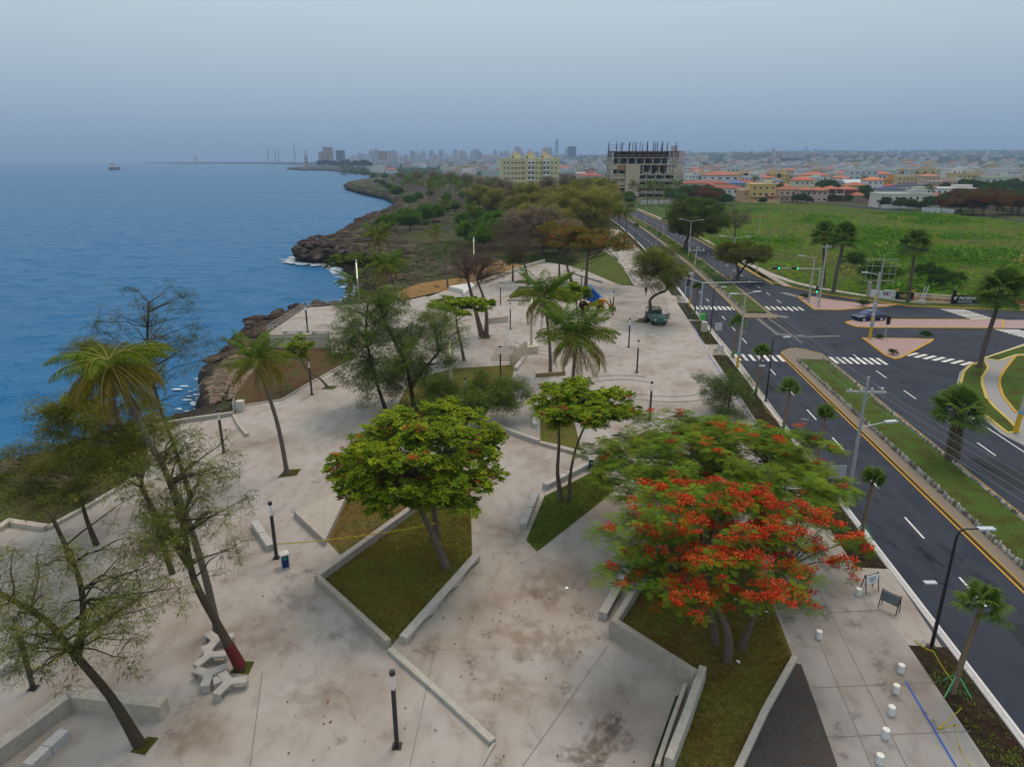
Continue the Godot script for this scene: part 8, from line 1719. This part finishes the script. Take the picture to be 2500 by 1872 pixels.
func hill(x: float, z: float) -> float:
	var d := -z
	var t := clampf((d - 1200.0) / 5200.0, 0, 1); t = t * t * (3 - 2 * t)
	var side := clampf((x / d + 0.22) / 0.55, 0.0, 1.0)
	return t * (14.0 + 78.0 * side) * (1.0 + 0.12 * sin(x * 0.0021 + d * 0.0013) + 0.06 * sin(x * 0.0057)) - 0.5
func city() -> void:
	var b := MB.new(); b.col = cc(.06, .085, .045)
	var zs := []; var z := 1200.0
	while z < 13500: zs.append(z); z *= 1.12
	for i in zs.size() - 1:
		for k in 40:
			var q := []
			for e in [[i, k], [i, k + 1], [i + 1, k + 1], [i + 1, k]]:
				var d: float = zs[e[0]]; var x := d * lerpf(-0.20, 1.0, e[1] / 40.0)
				q.append(Vector3(x, hill(x, -d) if e[0] < zs.size() - 2 else hill(x, -d) - 30.0, -d))
			b.quad(q[0], q[1], q[2], q[3])
	struct("hills", b.mesh(M.earth))
	# towers of the city across the bay
	var g := RandomNumberGenerator.new(); g.seed = 4
	var protos := []
	var cols := [cc(.50, .47, .45), cc(.42, .42, .45), cc(.55, .46, .40), cc(.36, .38, .42), cc(.58, .57, .56), cc(.48, .40, .38)]
	var names2 := ["pale grey", "blue grey", "sand coloured", "dark grey", "whitish", "pinkish"]
	for k in 6:
		var w := 22.0 + 5 * (k % 3); var h: float = [48.0, 70.0, 40.0, 62.0, 34.0, 55.0][k]
		var r := thing("city_tower", spot(names2[k] + " tower block", Vector3(-900 + 260 * k, 0, -5200)), "tower block", Vector3.ZERO, 0, "tower blocks of the far city")
		var q := MB.new(); q.col = cols[k]; q.cube(Vector3.ZERO, Vector3(w, h, w * 0.8)); part("shaft", q.mesh(M.paint), r)
		q = MB.new(); q.col = cols[k] * 0.9; q.cube(Vector3(0, h, 0), Vector3(w * 0.4, 5, w * 0.4)); part("roof_house", q.mesh(M.paint), r)
		q = MB.new(); q.col = cols[k] * 0.55
		for f in int(h / 6.4): q.cube(Vector3(0, 3.2 + f * 6.4, 0.5), Vector3(w * 0.92, 2.2, w * 0.8))
		part("window_band", q.mesh(M.paint), r)
		protos.append(r)
	for i in 230:
		var k := i % 6
		var dist := g.randf_range(3600, 7400)
		var fx := g.randf_range(-0.24, 0.06) if i < 170 else g.randf_range(0.06, 0.6)
		var x := dist * fx
		var o: Node3D
		if i < 6:
			o = protos[k]; x = -900 + 260 * k; dist = 5200; o.position = Vector3(x, hill(x, -dist) - 2, -dist)
		else:
			o = copy(protos[k], spot(names2[k] + " tower block", Vector3(x, 0, -dist)), Vector3(x, hill(x, -dist) - 2, -dist), g.randf_range(-.5, .5), g.randf_range(0.45, 1.2) * (1.0 if i < 170 else 0.5))
	# the buildings that stand out
	for t in [["pair of pinkish tower blocks above the lighthouse trees", Vector3(-692.4, 29.85, -2700), [[-8.0, 16.0, 48.0], [12.0, 18.0, 46.0], [-26.0, 14.0, 30.0]], cc(.42, .34, .31)], ["dark grey tower block right of the pinkish pair", Vector3(-643.39, 26.93, -2700), [[0.0, 30.0, 38.0]], cc(.16, .19, .24)], ["red topped square block across the bay", Vector3(-483.14, 29.85, -2700), [[0.0, 34.0, 32.0], [0.0, 34.6, 4.0]], cc(.40, .33, .30)], ["dark slab office block behind the cream apartment block", Vector3(299.11, 47.37, -3600), [[0.0, 40.0, 48.0]], cc(.12, .17, .22)], ["tall slender rounded tower left of the dark slab", Vector3(322.44, 63.37, -5200), [[0.0, 22.0, 100.0], [0.0, 15.0, 110.0]], cc(.30, .36, .44)], ["pale pink silo block right of the unfinished frame", Vector3(343.64, 27.25, -1500), [[-6.0, 12.0, 30.0], [9.0, 16.0, 20.0]], cc(.50, .37, .34)], ["white twin block right of the pale pink silos", Vector3(447.74, 25.84, -1700), [[-6.0, 8.0, 22.0], [6.0, 18.0, 14.0], [-20.0, 14.0, 12.0]], cc(.58, .56, .54)], ["long pale hospital like block on the far right hill", Vector3(1144.24, 40.24, -3000), [[-30.0, 40.0, 26.0], [20.0, 90.0, 22.0]], cc(.46, .42, .42)], ["pale tower on the far left cape", Vector3(-3260.79, 3.92, -7400), [[0.0, 26.0, 74.0]], cc(.50, .40, .34)], ["low white block at the tip of the far cape", Vector3(-3497.03, -0.75, -7600), [[0.0, 24.0, 42.0], [18.0, 40.0, 20.0]], cc(.55, .52, .50)]]:
		var r := thing("city_block", t[0], "building", t[1] - Vector3(0, 4, 0))
		for s in t[2]:
			var q := MB.new(); q.col = t[3] * (1.0 if s[2] > 10 else 1.0); q.cube(Vector3(s[0], 0, 0), Vector3(s[1], s[2], s[1] * 0.8)); part("shaft", q.mesh(M.paint), r)
			q = MB.new(); q.col = t[3] * 0.6
			for f in int(s[2] / 5.0): q.cube(Vector3(s[0], 2 + f * 5.0, 0.4), Vector3(s[1] * 0.9, 1.6, s[1] * 0.8))
			part("window_band", q.mesh(M.paint), r)
	var k := 0
	for c in [Vector3(-1901.53, 11.85, -5600), Vector3(-1847.2, 11.85, -5600), Vector3(-1818.43, 11.85, -5600), Vector3(-1633.3, 12.28, -5400), Vector3(-1498.62, 12.72, -5200), Vector3(-1483.78, 12.72, -5200)]:
		var q := MB.new(); q.col = cc(.20, .22, .26); q.lathe(Vector3.ZERO, [Vector2(6, 0), Vector2(3.2, [115, 100, 112, 140, 95, 95][k]), Vector2(0, [115, 100, 112, 140, 95, 95][k])], 8)
		solo("chimney_stack", q.mesh(M.plain), ["leftmost slim chimney of the far power station", "second slim chimney of the far power station", "third slim chimney of the far power station", "tallest slim chimney of the far power station", "short chimney above the lighthouse, left one", "short chimney above the lighthouse, right one"][k], "chimney", "", Transform3D(Basis(), c - Vector3(0, 8, 0))); k += 1
	# far low coast
	struct("far_coast", slab([Vector2(-4250, -8300), Vector2(-3700, -7900), Vector2(-2900, -7000), Vector2(-2000, -6000), Vector2(-1200, -4600), Vector2(-600, -3400), Vector2(-100, -3000), Vector2(200, -9000), Vector2(-3000, -10500)], -8.0, 6.0, cc(.07, .085, .07)).mesh(M.earth))
	var xf := []; var cl := []
	for p in scatter([Vector2(-4100, -8250), Vector2(-2900, -7050), Vector2(-2000, -6050), Vector2(-1200, -4700), Vector2(-600, -3500), Vector2(-100, -3100), Vector2(-100, -4200), Vector2(-1500, -6600), Vector2(-3600, -8800)], 1500):
		var s := g.randf_range(10, 22); xf.append(Transform3D(Basis(Vector3.UP, g.randf() * 6).scaled(Vector3(s * 1.5, s * 0.8, s * 1.5)), Vector3(p.x, 7, p.y))); cl.append(cc(.05, .07, .05) if g.randf() < 0.8 else cc(.45, .43, .40))
	multi("far_coast_trees", T.clump, xf, cl, self)
	# lighthouse on its cape
	var at: Vector3 = Vector3(-649.91, 0, -2262.35)
	var r := thing("lighthouse", "slim brown and cream banded lighthouse at the tip of the cape", "lighthouse", at - Vector3(0, 0.5, 0))
	for i in 6:
		var q := MB.new(); q.col = cc(.46, .33, .16) if i % 2 == 0 else cc(.10, .09, .09); q.lathe(Vector3(0, i * 5.5, 0), [Vector2(5.4 - i * 0.55, 0), Vector2(4.85 - i * 0.55, 5.5)], 10); part("band", q.mesh(M.plain), r)
	var q := MB.new(); q.col = cc(.08, .08, .09); q.lathe(Vector3(0, 33, 0), [Vector2(1.9, 0), Vector2(1.9, 0.6), Vector2(0.9, 0.6), Vector2(0.9, 3.0), Vector2(0, 4.4)], 8); part("lantern_room", q.mesh(M.plain), r)
	k = 0
	for i in 26:
		var p: Vector3 = Vector3(-754.21, 0, -2758.96).lerp(Vector3(-441.8, 0, -2205.6), i / 25.0) + Vector3(0, 0, g.randf_range(-60, 10))
		var t := thing("cape_tree", "dark tree in the row behind the lighthouse", "tree", p, 0, "trees of the lighthouse cape") if i == 0 else copy(get_node("cape_tree"), spot("dark cape tree", p), p, g.randf() * 6, g.randf_range(1.1, 1.9))
		if i == 0: fill_tree(t, {"trunks": [[Vector3.ZERO, Vector3(0, 3, 0), Vector3(0, 6, 0)]], "r": 0.5, "c": Vector3(0, 10, 0), "rh": 7.0, "rv": 5.0, "clumps": 22, "cr": 3.0, "tufts": 16, "tuft": T.clump, "ts": 4.5, "cols": [cc(.025, .05, .035)], "core": 0.2, "twigs": 0})
	# ship
	r = thing("cargo_ship", "dark hulled cargo ship with white deckhouse seen end on, on the horizon", "ship", Vector3(-1330.88, -6, -2396.11), 0.25)
	q = MB.new(); q.col = cc(.03, .045, .07)
	for e in [[-9.0, 9.0, 0.0], ]:
		var hull := [Vector2(-8, 40), Vector2(8, 40), Vector2(8.5, -30), Vector2(0, -48), Vector2(-8.5, -30)]
		q.prism(pv(hull), -1.0, 9.0)
	part("hull", q.mesh(M.plain), r)
	q = MB.new(); q.col = cc(.55, .54, .53); q.cube(Vector3(0, 9, 28), Vector3(14, 8, 10)); q.cube(Vector3(0, 17, 28), Vector3(9, 2.5, 7)); part("deckhouse", q.mesh(M.plain), r)
	q = MB.new(); q.col = cc(.40, .14, .08); q.cube(Vector3(3, 17, 33), Vector3(3.5, 5, 3.5)); part("funnel", q.mesh(M.plain), r)
	q = MB.new(); q.col = cc(.2, .2, .22); q.rod(Vector3(0, 9, -20), Vector3(0, 20, -20), 0.5); q.rod(Vector3(-3, 17, 28), Vector3(-3, 23, 28), 0.4); part("mast", q.mesh(M.plain), r)

# a label that tells where a thing stands, from the landmarks nearest to it
var marks := [["the loop path", Vector3(-20.79, 0, -252.57)], ["the sand wall", Vector3(-0.91, 0, -152.56)], ["the cream apartment block", Vector3(10.78, 0, -453.3)], ["the unfinished frame", Vector3(95.04, 0, -512.98)], ["the avenue's bend", Vector3(53.05, 0, -312.96)], ["the dark shade tree", Vector3(48.99, 0, -195.24)], ["the maroon villa", Vector3(211.43, 0, -453.3)], ["the yellow awninged house", Vector3(152.97, 0, -430.47)], ["the mustard building", Vector3(375.08, 0, -694.84)], ["the modern white house", Vector3(214.92, 0, -383.93)], ["the white box house", Vector3(288.71, 0, -463.11)], ["the twin roofed house", Vector3(187.68, 0, -439.33)], ["the pale blue hall", Vector3(357.65, 0, -729.98)], ["the yellow apartment row", Vector3(252.46, 0, -782.68)], ["the pink silos", Vector3(343.88, 24, -1500)], ["the white twin block", Vector3(447.9, 24, -1700)], ["the hospital like block", Vector3(1146.27, 24, -3000)], ["the middle headland", Vector3(-164.1, 0, -729.98)], ["the near headland", Vector3(-56.47, 0, -186.33)], ["the red pyramid roof", Vector3(97.95, 0, -877.54)], ["the white curved hall", Vector3(78.89, 0, -914.43)], ["the orange kiosk", Vector3(246.99, 0, -361.07)], ["the pinkish block", Vector3(466.25, 0, -683.87)], ["the white gabled house", Vector3(133.91, 0, -473.35)], ["the long red roof", Vector3(152.77, 0, -559.71)], ["the lighthouse", Vector3(-667.02, 0, -2322.1)], ["the dark slab office", Vector3(299.74, 24, -3600)], ["the slender rounded tower", Vector3(323.24, 24, -5200)], ["the red topped block", Vector3(-483.49, 24, -2700)], ["the pinkish tower pair", Vector3(-692.89, 24, -2700)], ["the power station chimneys", Vector3(-1789.67, 11.85, -5600)], ["the rubble walk", Vector3(28.38, 0, -163.75)], ["the bare grey tree", Vector3(3.4, 0, -137.79)], ["the rust tinged tree", Vector3(14.61, 0, -134.51)], ["the promenade path", Vector3(-82.42, 0, -643.18)]]
var used := {}
func spot(base: String, p: Vector3) -> String:
	var m := marks.duplicate()
	m.sort_custom(func(a, b): return a[1].distance_to(p) < b[1].distance_to(p))
	for n in ["", "second ", "third ", "fourth ", "fifth ", "sixth "]:
		for i in 7:
			var q: Vector3 = m[i][1]
			var side := p.x / -p.z - q.x / -q.z; var deep := absf(p.z) / absf(q.z)
			var words: String
			if absf(side) * absf(q.z) > absf(p.z - q.z) * 0.5:
				words = ("left of " if side < 0 else "right of ") + str(m[i][0])
				if deep > 1.12: words = "behind and " + words
				elif deep < 0.9: words = "before and " + words
			else: words = ("behind " if deep > 1 else "in front of ") + str(m[i][0])
			var l: String = n + base + " " + words
			if not used.has(l):
				used[l] = true
				return l
	return base + " of the wide view"

# ---------------------------------------------------------------- vehicles and people
func wheel(r: Node3D, at: Vector3, rad: float, wid: float, hub := cc(.45, .45, .47)) -> void:
	var q := MB.new(); q.col = cc(.014, .014, .016)
	q.tube([Vector3(-wid * .5, 0, 0), Vector3(-wid * .4, 0, 0), Vector3(wid * .4, 0, 0), Vector3(wid * .5, 0, 0)], [rad * .88, rad, rad, rad * .88], 16)
	var o := part("wheel", q.mesh(M.plain), r, Transform3D(Basis(), at))
	q = MB.new(); q.col = hub; q.tube([Vector3(-wid * .53, 0, 0), Vector3(wid * .53, 0, 0)], [rad * .62, rad * .62], 12)
	part("rim", q.mesh(M.metal), o)
func loft(q: MB, secs: Array) -> void:     # secs: [z, [half widths..], [heights..]] from tail to nose
	for i in secs.size() - 1:
		var a = secs[i]; var b = secs[i + 1]
		for s in [-1.0, 1.0]:
			for j in a[1].size() - 1:
				var p := [Vector3(a[1][j] * s, a[2][j], a[0]), Vector3(a[1][j + 1] * s, a[2][j + 1], a[0]), Vector3(b[1][j + 1] * s, b[2][j + 1], b[0]), Vector3(b[1][j] * s, b[2][j], b[0])]
				if s > 0: q.quad(p[0], p[1], p[2], p[3])
				else: q.quad(p[3], p[2], p[1], p[0])
		var n: int = a[1].size() - 1
		q.quad(Vector3(-a[1][n], a[2][n], a[0]), Vector3(-b[1][n], b[2][n], b[0]), Vector3(b[1][n], b[2][n], b[0]), Vector3(a[1][n], a[2][n], a[0]))
		q.quad(Vector3(a[1][0], a[2][0], a[0]), Vector3(b[1][0], b[2][0], b[0]), Vector3(-b[1][0], b[2][0], b[0]), Vector3(-a[1][0], a[2][0], a[0]))
	for e in [0, secs.size() - 1]:
		var a = secs[e]
		for j in a[1].size() - 1:
			var p := [Vector3(-a[1][j], a[2][j], a[0]), Vector3(a[1][j], a[2][j], a[0]), Vector3(a[1][j + 1], a[2][j + 1], a[0]), Vector3(-a[1][j + 1], a[2][j + 1], a[0])]
			if e == 0: q.quad(p[1], p[0], p[3], p[2])
			else: q.quad(p[0], p[1], p[2], p[3])
func sedan(label: String, at: Vector3, turn: float, col: Color, sc := 1.0) -> void:    # nose towards +z
	var r := thing("car", label, "car", at, turn); r.scale = Vector3.ONE * sc
	var q := MB.new(); q.col = col
	loft(q, [[-2.3, [.70, .78, .78, .72], [.42, .5, .85, .95]], [-2.1, [.80, .88, .88, .78], [.26, .45, .90, 1.02]], [-1.3, [.84, .90, .90, .78], [.22, .45, .92, 1.04]], [0.0, [.84, .91, .91, .80], [.22, .45, .90, 1.0]], [1.0, [.84, .90, .90, .76], [.22, .45, .86, .97]], [1.9, [.80, .88, .86, .68], [.24, .42, .72, .82]], [2.25, [.62, .74, .72, .58], [.30, .42, .62, .70]]])
	part("body", q.mesh(M.carpaint), r)
	q = MB.new(); q.col = col
	loft(q, [[-1.95, [.76, .70], [1.0, 1.04]], [-1.15, [.80, .58], [1.0, 1.43]], [-0.2, [.81, .60], [.98, 1.48]], [0.45, [.80, .58], [.97, 1.42]], [1.25, [.76, .68], [.94, .98]]])
	part("cabin", q.mesh(M.carglass), r)
	q = MB.new(); q.col = col; loft(q, [[-1.0, [.585, .55], [1.44, 1.47]], [-0.2, [.605, .56], [1.485, 1.51]], [0.4, [.585, .55], [1.43, 1.46]]]); part("roof", q.mesh(M.carpaint), r)
	for s in [-1.0, 1.0]:
		wheel(r, Vector3(s * 0.80, 0.33, 1.40), 0.33, 0.22); wheel(r, Vector3(s * 0.80, 0.33, -1.35), 0.33, 0.22)
		q = MB.new(); q.col = cc(.7, .72, .75); q.box(Transform3D(Basis(Vector3.UP, s * 0.5), Vector3(s * 0.62, 0.66, 2.08)), Vector3(.34, .14, .16)); part("headlight", q.mesh(M.metal), r)
		q = MB.new(); q.col = cc(.3, .02, .02); q.box(Transform3D(Basis(), Vector3(s * 0.66, 0.82, -2.24)), Vector3(.28, .16, .1)); part("tail_light", q.mesh(M.metal), r)
		q = MB.new(); q.col = col; q.box(Transform3D(Basis(), Vector3(s * 0.98, 1.0, 0.85)), Vector3(.2, .13, .12)); part("mirror", q.mesh(M.carpaint), r)
		q = MB.new(); q.col = cc(.4, .4, .42); q.box(Transform3D(Basis(), Vector3(s * 0.915, 0.82, -0.1)), Vector3(.02, .03, .2)); part("door_handle", q.mesh(M.metal), r)
		q = MB.new(); q.col = col; q.tube([Vector3(s * .70, 1.22, -.25), Vector3(s * .63, 1.46, -.22)], [.035, .035], 4); part("pillar", q.mesh(M.carpaint), r)

func vehicles() -> void:
	sedan("dark blue black saloon car crossing behind the poster covered pole", Vector3(56.67, 0, -106.26) + Vector3(0, -0.12, 0), -1.38, cc(.010, .018, .07), 1.12)
	sedan("distant white car on the far end of the avenue", Vector3(43.43, 0, -367.33), 0.1, cc(.6, .62, .66))
	sedan("distant silver car parked by the white gabled house", Vector3(125.49, 0, -426.17), 1.3, cc(.35, .37, .4))
	digger(); jeep()
	# a walker in dark clothes
	var r := thing("person", "person in a black top and dark shorts walking away on the far plaza", "person", Vector3(25.21, 0, -127.34), 0.2)
	var q := MB.new(); q.col = cc(.30, .17, .12)
	q.tube([Vector3(-.1, 0.04, .12), Vector3(-.1, .05, 0), Vector3(-.11, .45, .02), Vector3(-.1, .85, 0)], [.04, .055, .06, .09], 7); q.tube([Vector3(.1, 0.04, -.02), Vector3(.1, .06, -.14), Vector3(.11, .46, -.08), Vector3(.1, .85, 0)], [.04, .055, .06, .09], 7)
	q.tube([Vector3(0, .82, 0), Vector3(0, 1.1, 0), Vector3(0, 1.38, 0), Vector3(0, 1.46, 0), Vector3(0, 1.52, 0), Vector3(0, 1.62, .01), Vector3(0, 1.72, .01), Vector3(0, 1.76, .01)], [.16, .15, .19, .08, .055, .095, .085, .02], 9)
	for s in [-1.0, 1.0]: q.tube([Vector3(s * .19, 1.38, 0), Vector3(s * .25, 1.1, -.02 * s), Vector3(s * .25, .84, .08 * s), Vector3(s * .25, .74, .1 * s)], [.06, .05, .038, .03], 6)
	part("body", q.mesh(M.plain), r)
	q = MB.new(); q.col = cc(.012, .012, .014); q.tube([Vector3(0, .9, 0), Vector3(0, 1.12, 0), Vector3(0, 1.38, 0), Vector3(0, 1.45, 0)], [.175, .165, .205, .1], 9)
	for s in [-1.0, 1.0]: q.tube([Vector3(s * .18, 1.39, 0), Vector3(s * .245, 1.14, -.015 * s)], [.075, .065], 6)
	part("top", q.mesh(M.plain), r)
	q = MB.new(); q.col = cc(.015, .015, .02)
	for s in [-1.0, 1.0]: q.tube([Vector3(s * .1, .52, -.02), Vector3(s * .09, .88, 0)], [.095, .12], 7)
	q.tube([Vector3(0, .82, 0), Vector3(0, .93, 0)], [.18, .175], 9); part("shorts", q.mesh(M.plain), r)
	q = MB.new(); q.col = cc(.01, .008, .008); q.lathe(Vector3(0, 1.63, -.01), [Vector2(.098, 0), Vector2(.1, .06), Vector2(.07, .13), Vector2(0, .15)], 9); part("hair", q.mesh(M.plain), r)
	var k := 0
	for p in [[Vector3(37.96, 0, -99.88), 1.6], [Vector3(37.21, 0, -120.11), 3.6]]:
		r = thing("bird", ["dark bird in flight low over the middle of the junction", "dark bird in flight above the far median end"][k], "bird", p[0] + Vector3(0, p[1], 0), 0.8 + k, "birds over the road")
		q = MB.new(); q.col = cc(.015, .015, .02); q.tube([Vector3(0, 0, .3), Vector3(0, .02, .15), Vector3(0, 0, -.1), Vector3(0, 0, -.32)], [.01, .07, .07, .015], 6)
		for s in [-1.0, 1.0]:
			q.tri(Vector3(0, .03, .12), Vector3(0, .03, -.1), Vector3(s * .3, .16, -.02)); q.tri(Vector3(s * .3, .16, -.02), Vector3(s * .16, .1, .09), Vector3(0, .03, .12)); q.tri(Vector3(s * .3, .16, -.02), Vector3(s * .14, .1, -.1), Vector3(s * .58, .1, -.12))
		part("body", q.mesh(M.leaf), r); k += 1

func digger() -> void:
	var r := thing("backhoe_loader", "yellow backhoe digger with a blue tarpaulin over its cab", "digger", Vector3(14.04, 0, -113.45), 0.12)
	var y := cc(.50, .25, .015); var dk := cc(.02, .02, .022)
	for w in [[Vector3(-1.9, .75, .85), .75, .45], [Vector3(-1.9, .75, -.85), .75, .45], [Vector3(0.75, .5, .8), .52, .35], [Vector3(0.75, .5, -.8), .52, .35]]:
		var q := MB.new(); q.col = dk; q.tube([Vector3(0, 0, -w[2] * .5), Vector3(0, 0, -w[2] * .4), Vector3(0, 0, w[2] * .4), Vector3(0, 0, w[2] * .5)], [w[1] * .9, w[1], w[1], w[1] * .9], 14)
		var o := part("wheel", q.mesh(M.plain), r, Transform3D(Basis(), w[0]))
		q = MB.new(); q.col = y; q.tube([Vector3(0, 0, -w[2] * .52), Vector3(0, 0, w[2] * .52)], [w[1] * .5, w[1] * .5], 10); part("hub", q.mesh(M.paint), o)
	var q := MB.new(); q.col = y; q.cube(Vector3(-0.4, .7, 0), Vector3(3.6, .5, 1.0)); loft(q, [[-.42, [.9, .9], [1.2, 1.75]], [.42, [.9, .9], [1.2, 1.75]]]); part("chassis", q.mesh(M.paint), r)
	q = MB.new(); q.col = y; q.prism(pv([Vector2(0.1, -.42), Vector2(1.5, -.38), Vector2(1.5, .38), Vector2(0.1, .42)]), 1.15, 1.85); part("bonnet", q.mesh(M.paint), r)
	q = MB.new(); q.col = dk
	for x in [-1.7, -0.2]:
		for z in [-.7, .7]: q.rod(Vector3(x, 1.2, z), Vector3(x, 2.75, z * .95), .05)
	part("cab_frame", q.mesh(M.paint), r)
	q = MB.new(); q.col = cc(.012, .09, .36)
	var tp := [Vector3(-1.9, 3.5, .95), Vector3(-1.0, 4.0, .4), Vector3(0.1, 3.0, .9), Vector3(0.5, 2.3, 1.0), Vector3(-0.5, 1.5, 1.08), Vector3(-1.7, 1.9, 1.05), Vector3(-1.9, 3.3, -.95), Vector3(-0.9, 4.4, -.3), Vector3(0.2, 3.1, -.95), Vector3(0.9, 2.5, -.3), Vector3(1.3, 2.1, .55)]
	for f in [[0, 1, 7], [0, 7, 6], [1, 2, 7], [2, 8, 7], [0, 5, 1], [5, 4, 1], [1, 4, 2], [4, 3, 2], [2, 3, 9], [2, 9, 8], [3, 10, 9]]: q.tri(tp[f[0]], tp[f[1]], tp[f[2]])
	part("tarpaulin", q.mesh(M.tarp), r)
	q = MB.new(); q.col = y
	for z in [-.55, .55]: q.tube([Vector3(0.3, 1.7, z), Vector3(1.6, 1.75, z), Vector3(2.5, 0.75, z), Vector3(2.7, .45, z)], [.11, .13, .11, .09], 5)
	part("loader_arm", q.mesh(M.paint), r)
	q = MB.new(); q.col = cc(.22, .12, .05); q.prism(pv([Vector2(2.6, -1.0), Vector2(3.3, -1.0), Vector2(3.3, 1.0), Vector2(2.6, 1.0)]), .05, .2); q.box(Transform3D(Basis(Vector3.BACK, .25), Vector3(2.65, .45, 0)), Vector3(.1, .9, 2.0))
	for z in [-1.0, 1.0]: q.box(Transform3D(Basis(), Vector3(2.95, .4, z)), Vector3(.7, .6, .06))
	part("bucket", q.mesh(M.paint), r)
	q = MB.new(); q.col = cc(.20, .11, .04); q.tube([Vector3(2.75, .8, .2), Vector3(2.45, 1.7, .3), Vector3(2.3, 2.2, .3)], [.12, .1, .04], 5); part("lever", q.mesh(M.paint), r)
	q = MB.new(); q.col = y; q.tube([Vector3(-2.2, 1.0, 0), Vector3(-2.9, 2.6, 0), Vector3(-3.6, 1.6, 0)], [.2, .15, .1], 5); part("backhoe_boom", q.mesh(M.paint), r)

func jeep() -> void:      # seen from its tail
	var r := thing("truck", "camouflage painted open military truck parked beside the crooked tree", "truck", Vector3(22.43, 0, -104.24), 0.08); r.scale = Vector3.ONE * 1.12
	var c := [cc(.10, .17, .155), cc(.04, .075, .06), cc(.20, .25, .22), cc(.06, .12, .115)]
	for s in [-1.0, 1.0]:
		for z in [-1.15, 1.3]: wheel(r, Vector3(s * 0.82, .42, z), .42, .28, cc(.05, .07, .06))
	var q := MB.new(); q.col = c[0]
	loft(q, [[-2.1, [.95, 1.0, 1.0, .98], [.55, .65, 1.0, 1.15]], [0.2, [.98, 1.04, 1.04, 1.0], [.5, .62, 1.05, 1.2]], [1.2, [.98, 1.04, 1.04, .96], [.5, .62, 1.05, 1.25]], [2.15, [.9, 1.0, .98, .9], [.52, .62, .95, 1.08]]])
	part("body", q.mesh(M.camo), r)
	q = MB.new(); q.col = c[3]
	for x in [-.9, .9]:
		for z in [-1.9, -0.6]: q.rod(Vector3(x, 1.1, z), Vector3(x * .95, 1.85, z), .05)
	for z in [-1.9, -0.6]: q.rod(Vector3(-.9, 1.85, z), Vector3(.9, 1.85, z), .06)
	for x in [-.88, 0.0, .88]: q.rod(Vector3(x, 1.85, -1.9), Vector3(x, 1.85, -0.6), .05)
	part("roll_cage", q.mesh(M.camo), r)
	q = MB.new(); q.col = c[1]
	for x in [-.5, .5]: q.cube(Vector3(x, 1.05, -.2), Vector3(.55, .7, .5)); q.cube(Vector3(x, 1.05, -1.3), Vector3(.5, .45, .6))
	part("seats", q.mesh(M.paint), r)
	q = MB.new(); q.col = cc(.25, .3, .32); q.box(Transform3D(Basis(Vector3.RIGHT, -.15), Vector3(0, 1.5, -.85)), Vector3(1.7, .6, .04)); part("windscreen", q.mesh(M.glass), r)
	q = MB.new(); q.col = c[1]; q.cube(Vector3(0, .45, 2.2), Vector3(1.9, .22, .14)); part("bumper", q.mesh(M.paint), r)
	for s in [-1.0, 1.0]:
		q = MB.new(); q.col = cc(.5, .52, .5); q.tube([Vector3(s * .7, .85, 2.1), Vector3(s * .7, .85, 2.2)], [.13, .13], 8); part("headlight", q.mesh(M.metal), r)
	q = MB.new(); q.col = c[2]; q.box(Transform3D(Basis(Vector3.UP, .5), Vector3(1.4, .95, .5)), Vector3(.9, .75, .06)); part("open_door", q.mesh(M.camo), r)
	for i in 40:
		q = MB.new(); q.col = c[rng.randi() % 4] * rr(.8, 2.2); q.cube(Vector3.ZERO, Vector3(rr(.08, .22), .02, rr(.06, .2)))
		part("camouflage_scrap", q.mesh(M.paint), r, Transform3D(Basis(Vector3.UP, rr(0, 3)), Vector3(rr(-.9, .9), 1.23, rr(.3, 2.0) if i < 26 else rr(-1.9, .2))))
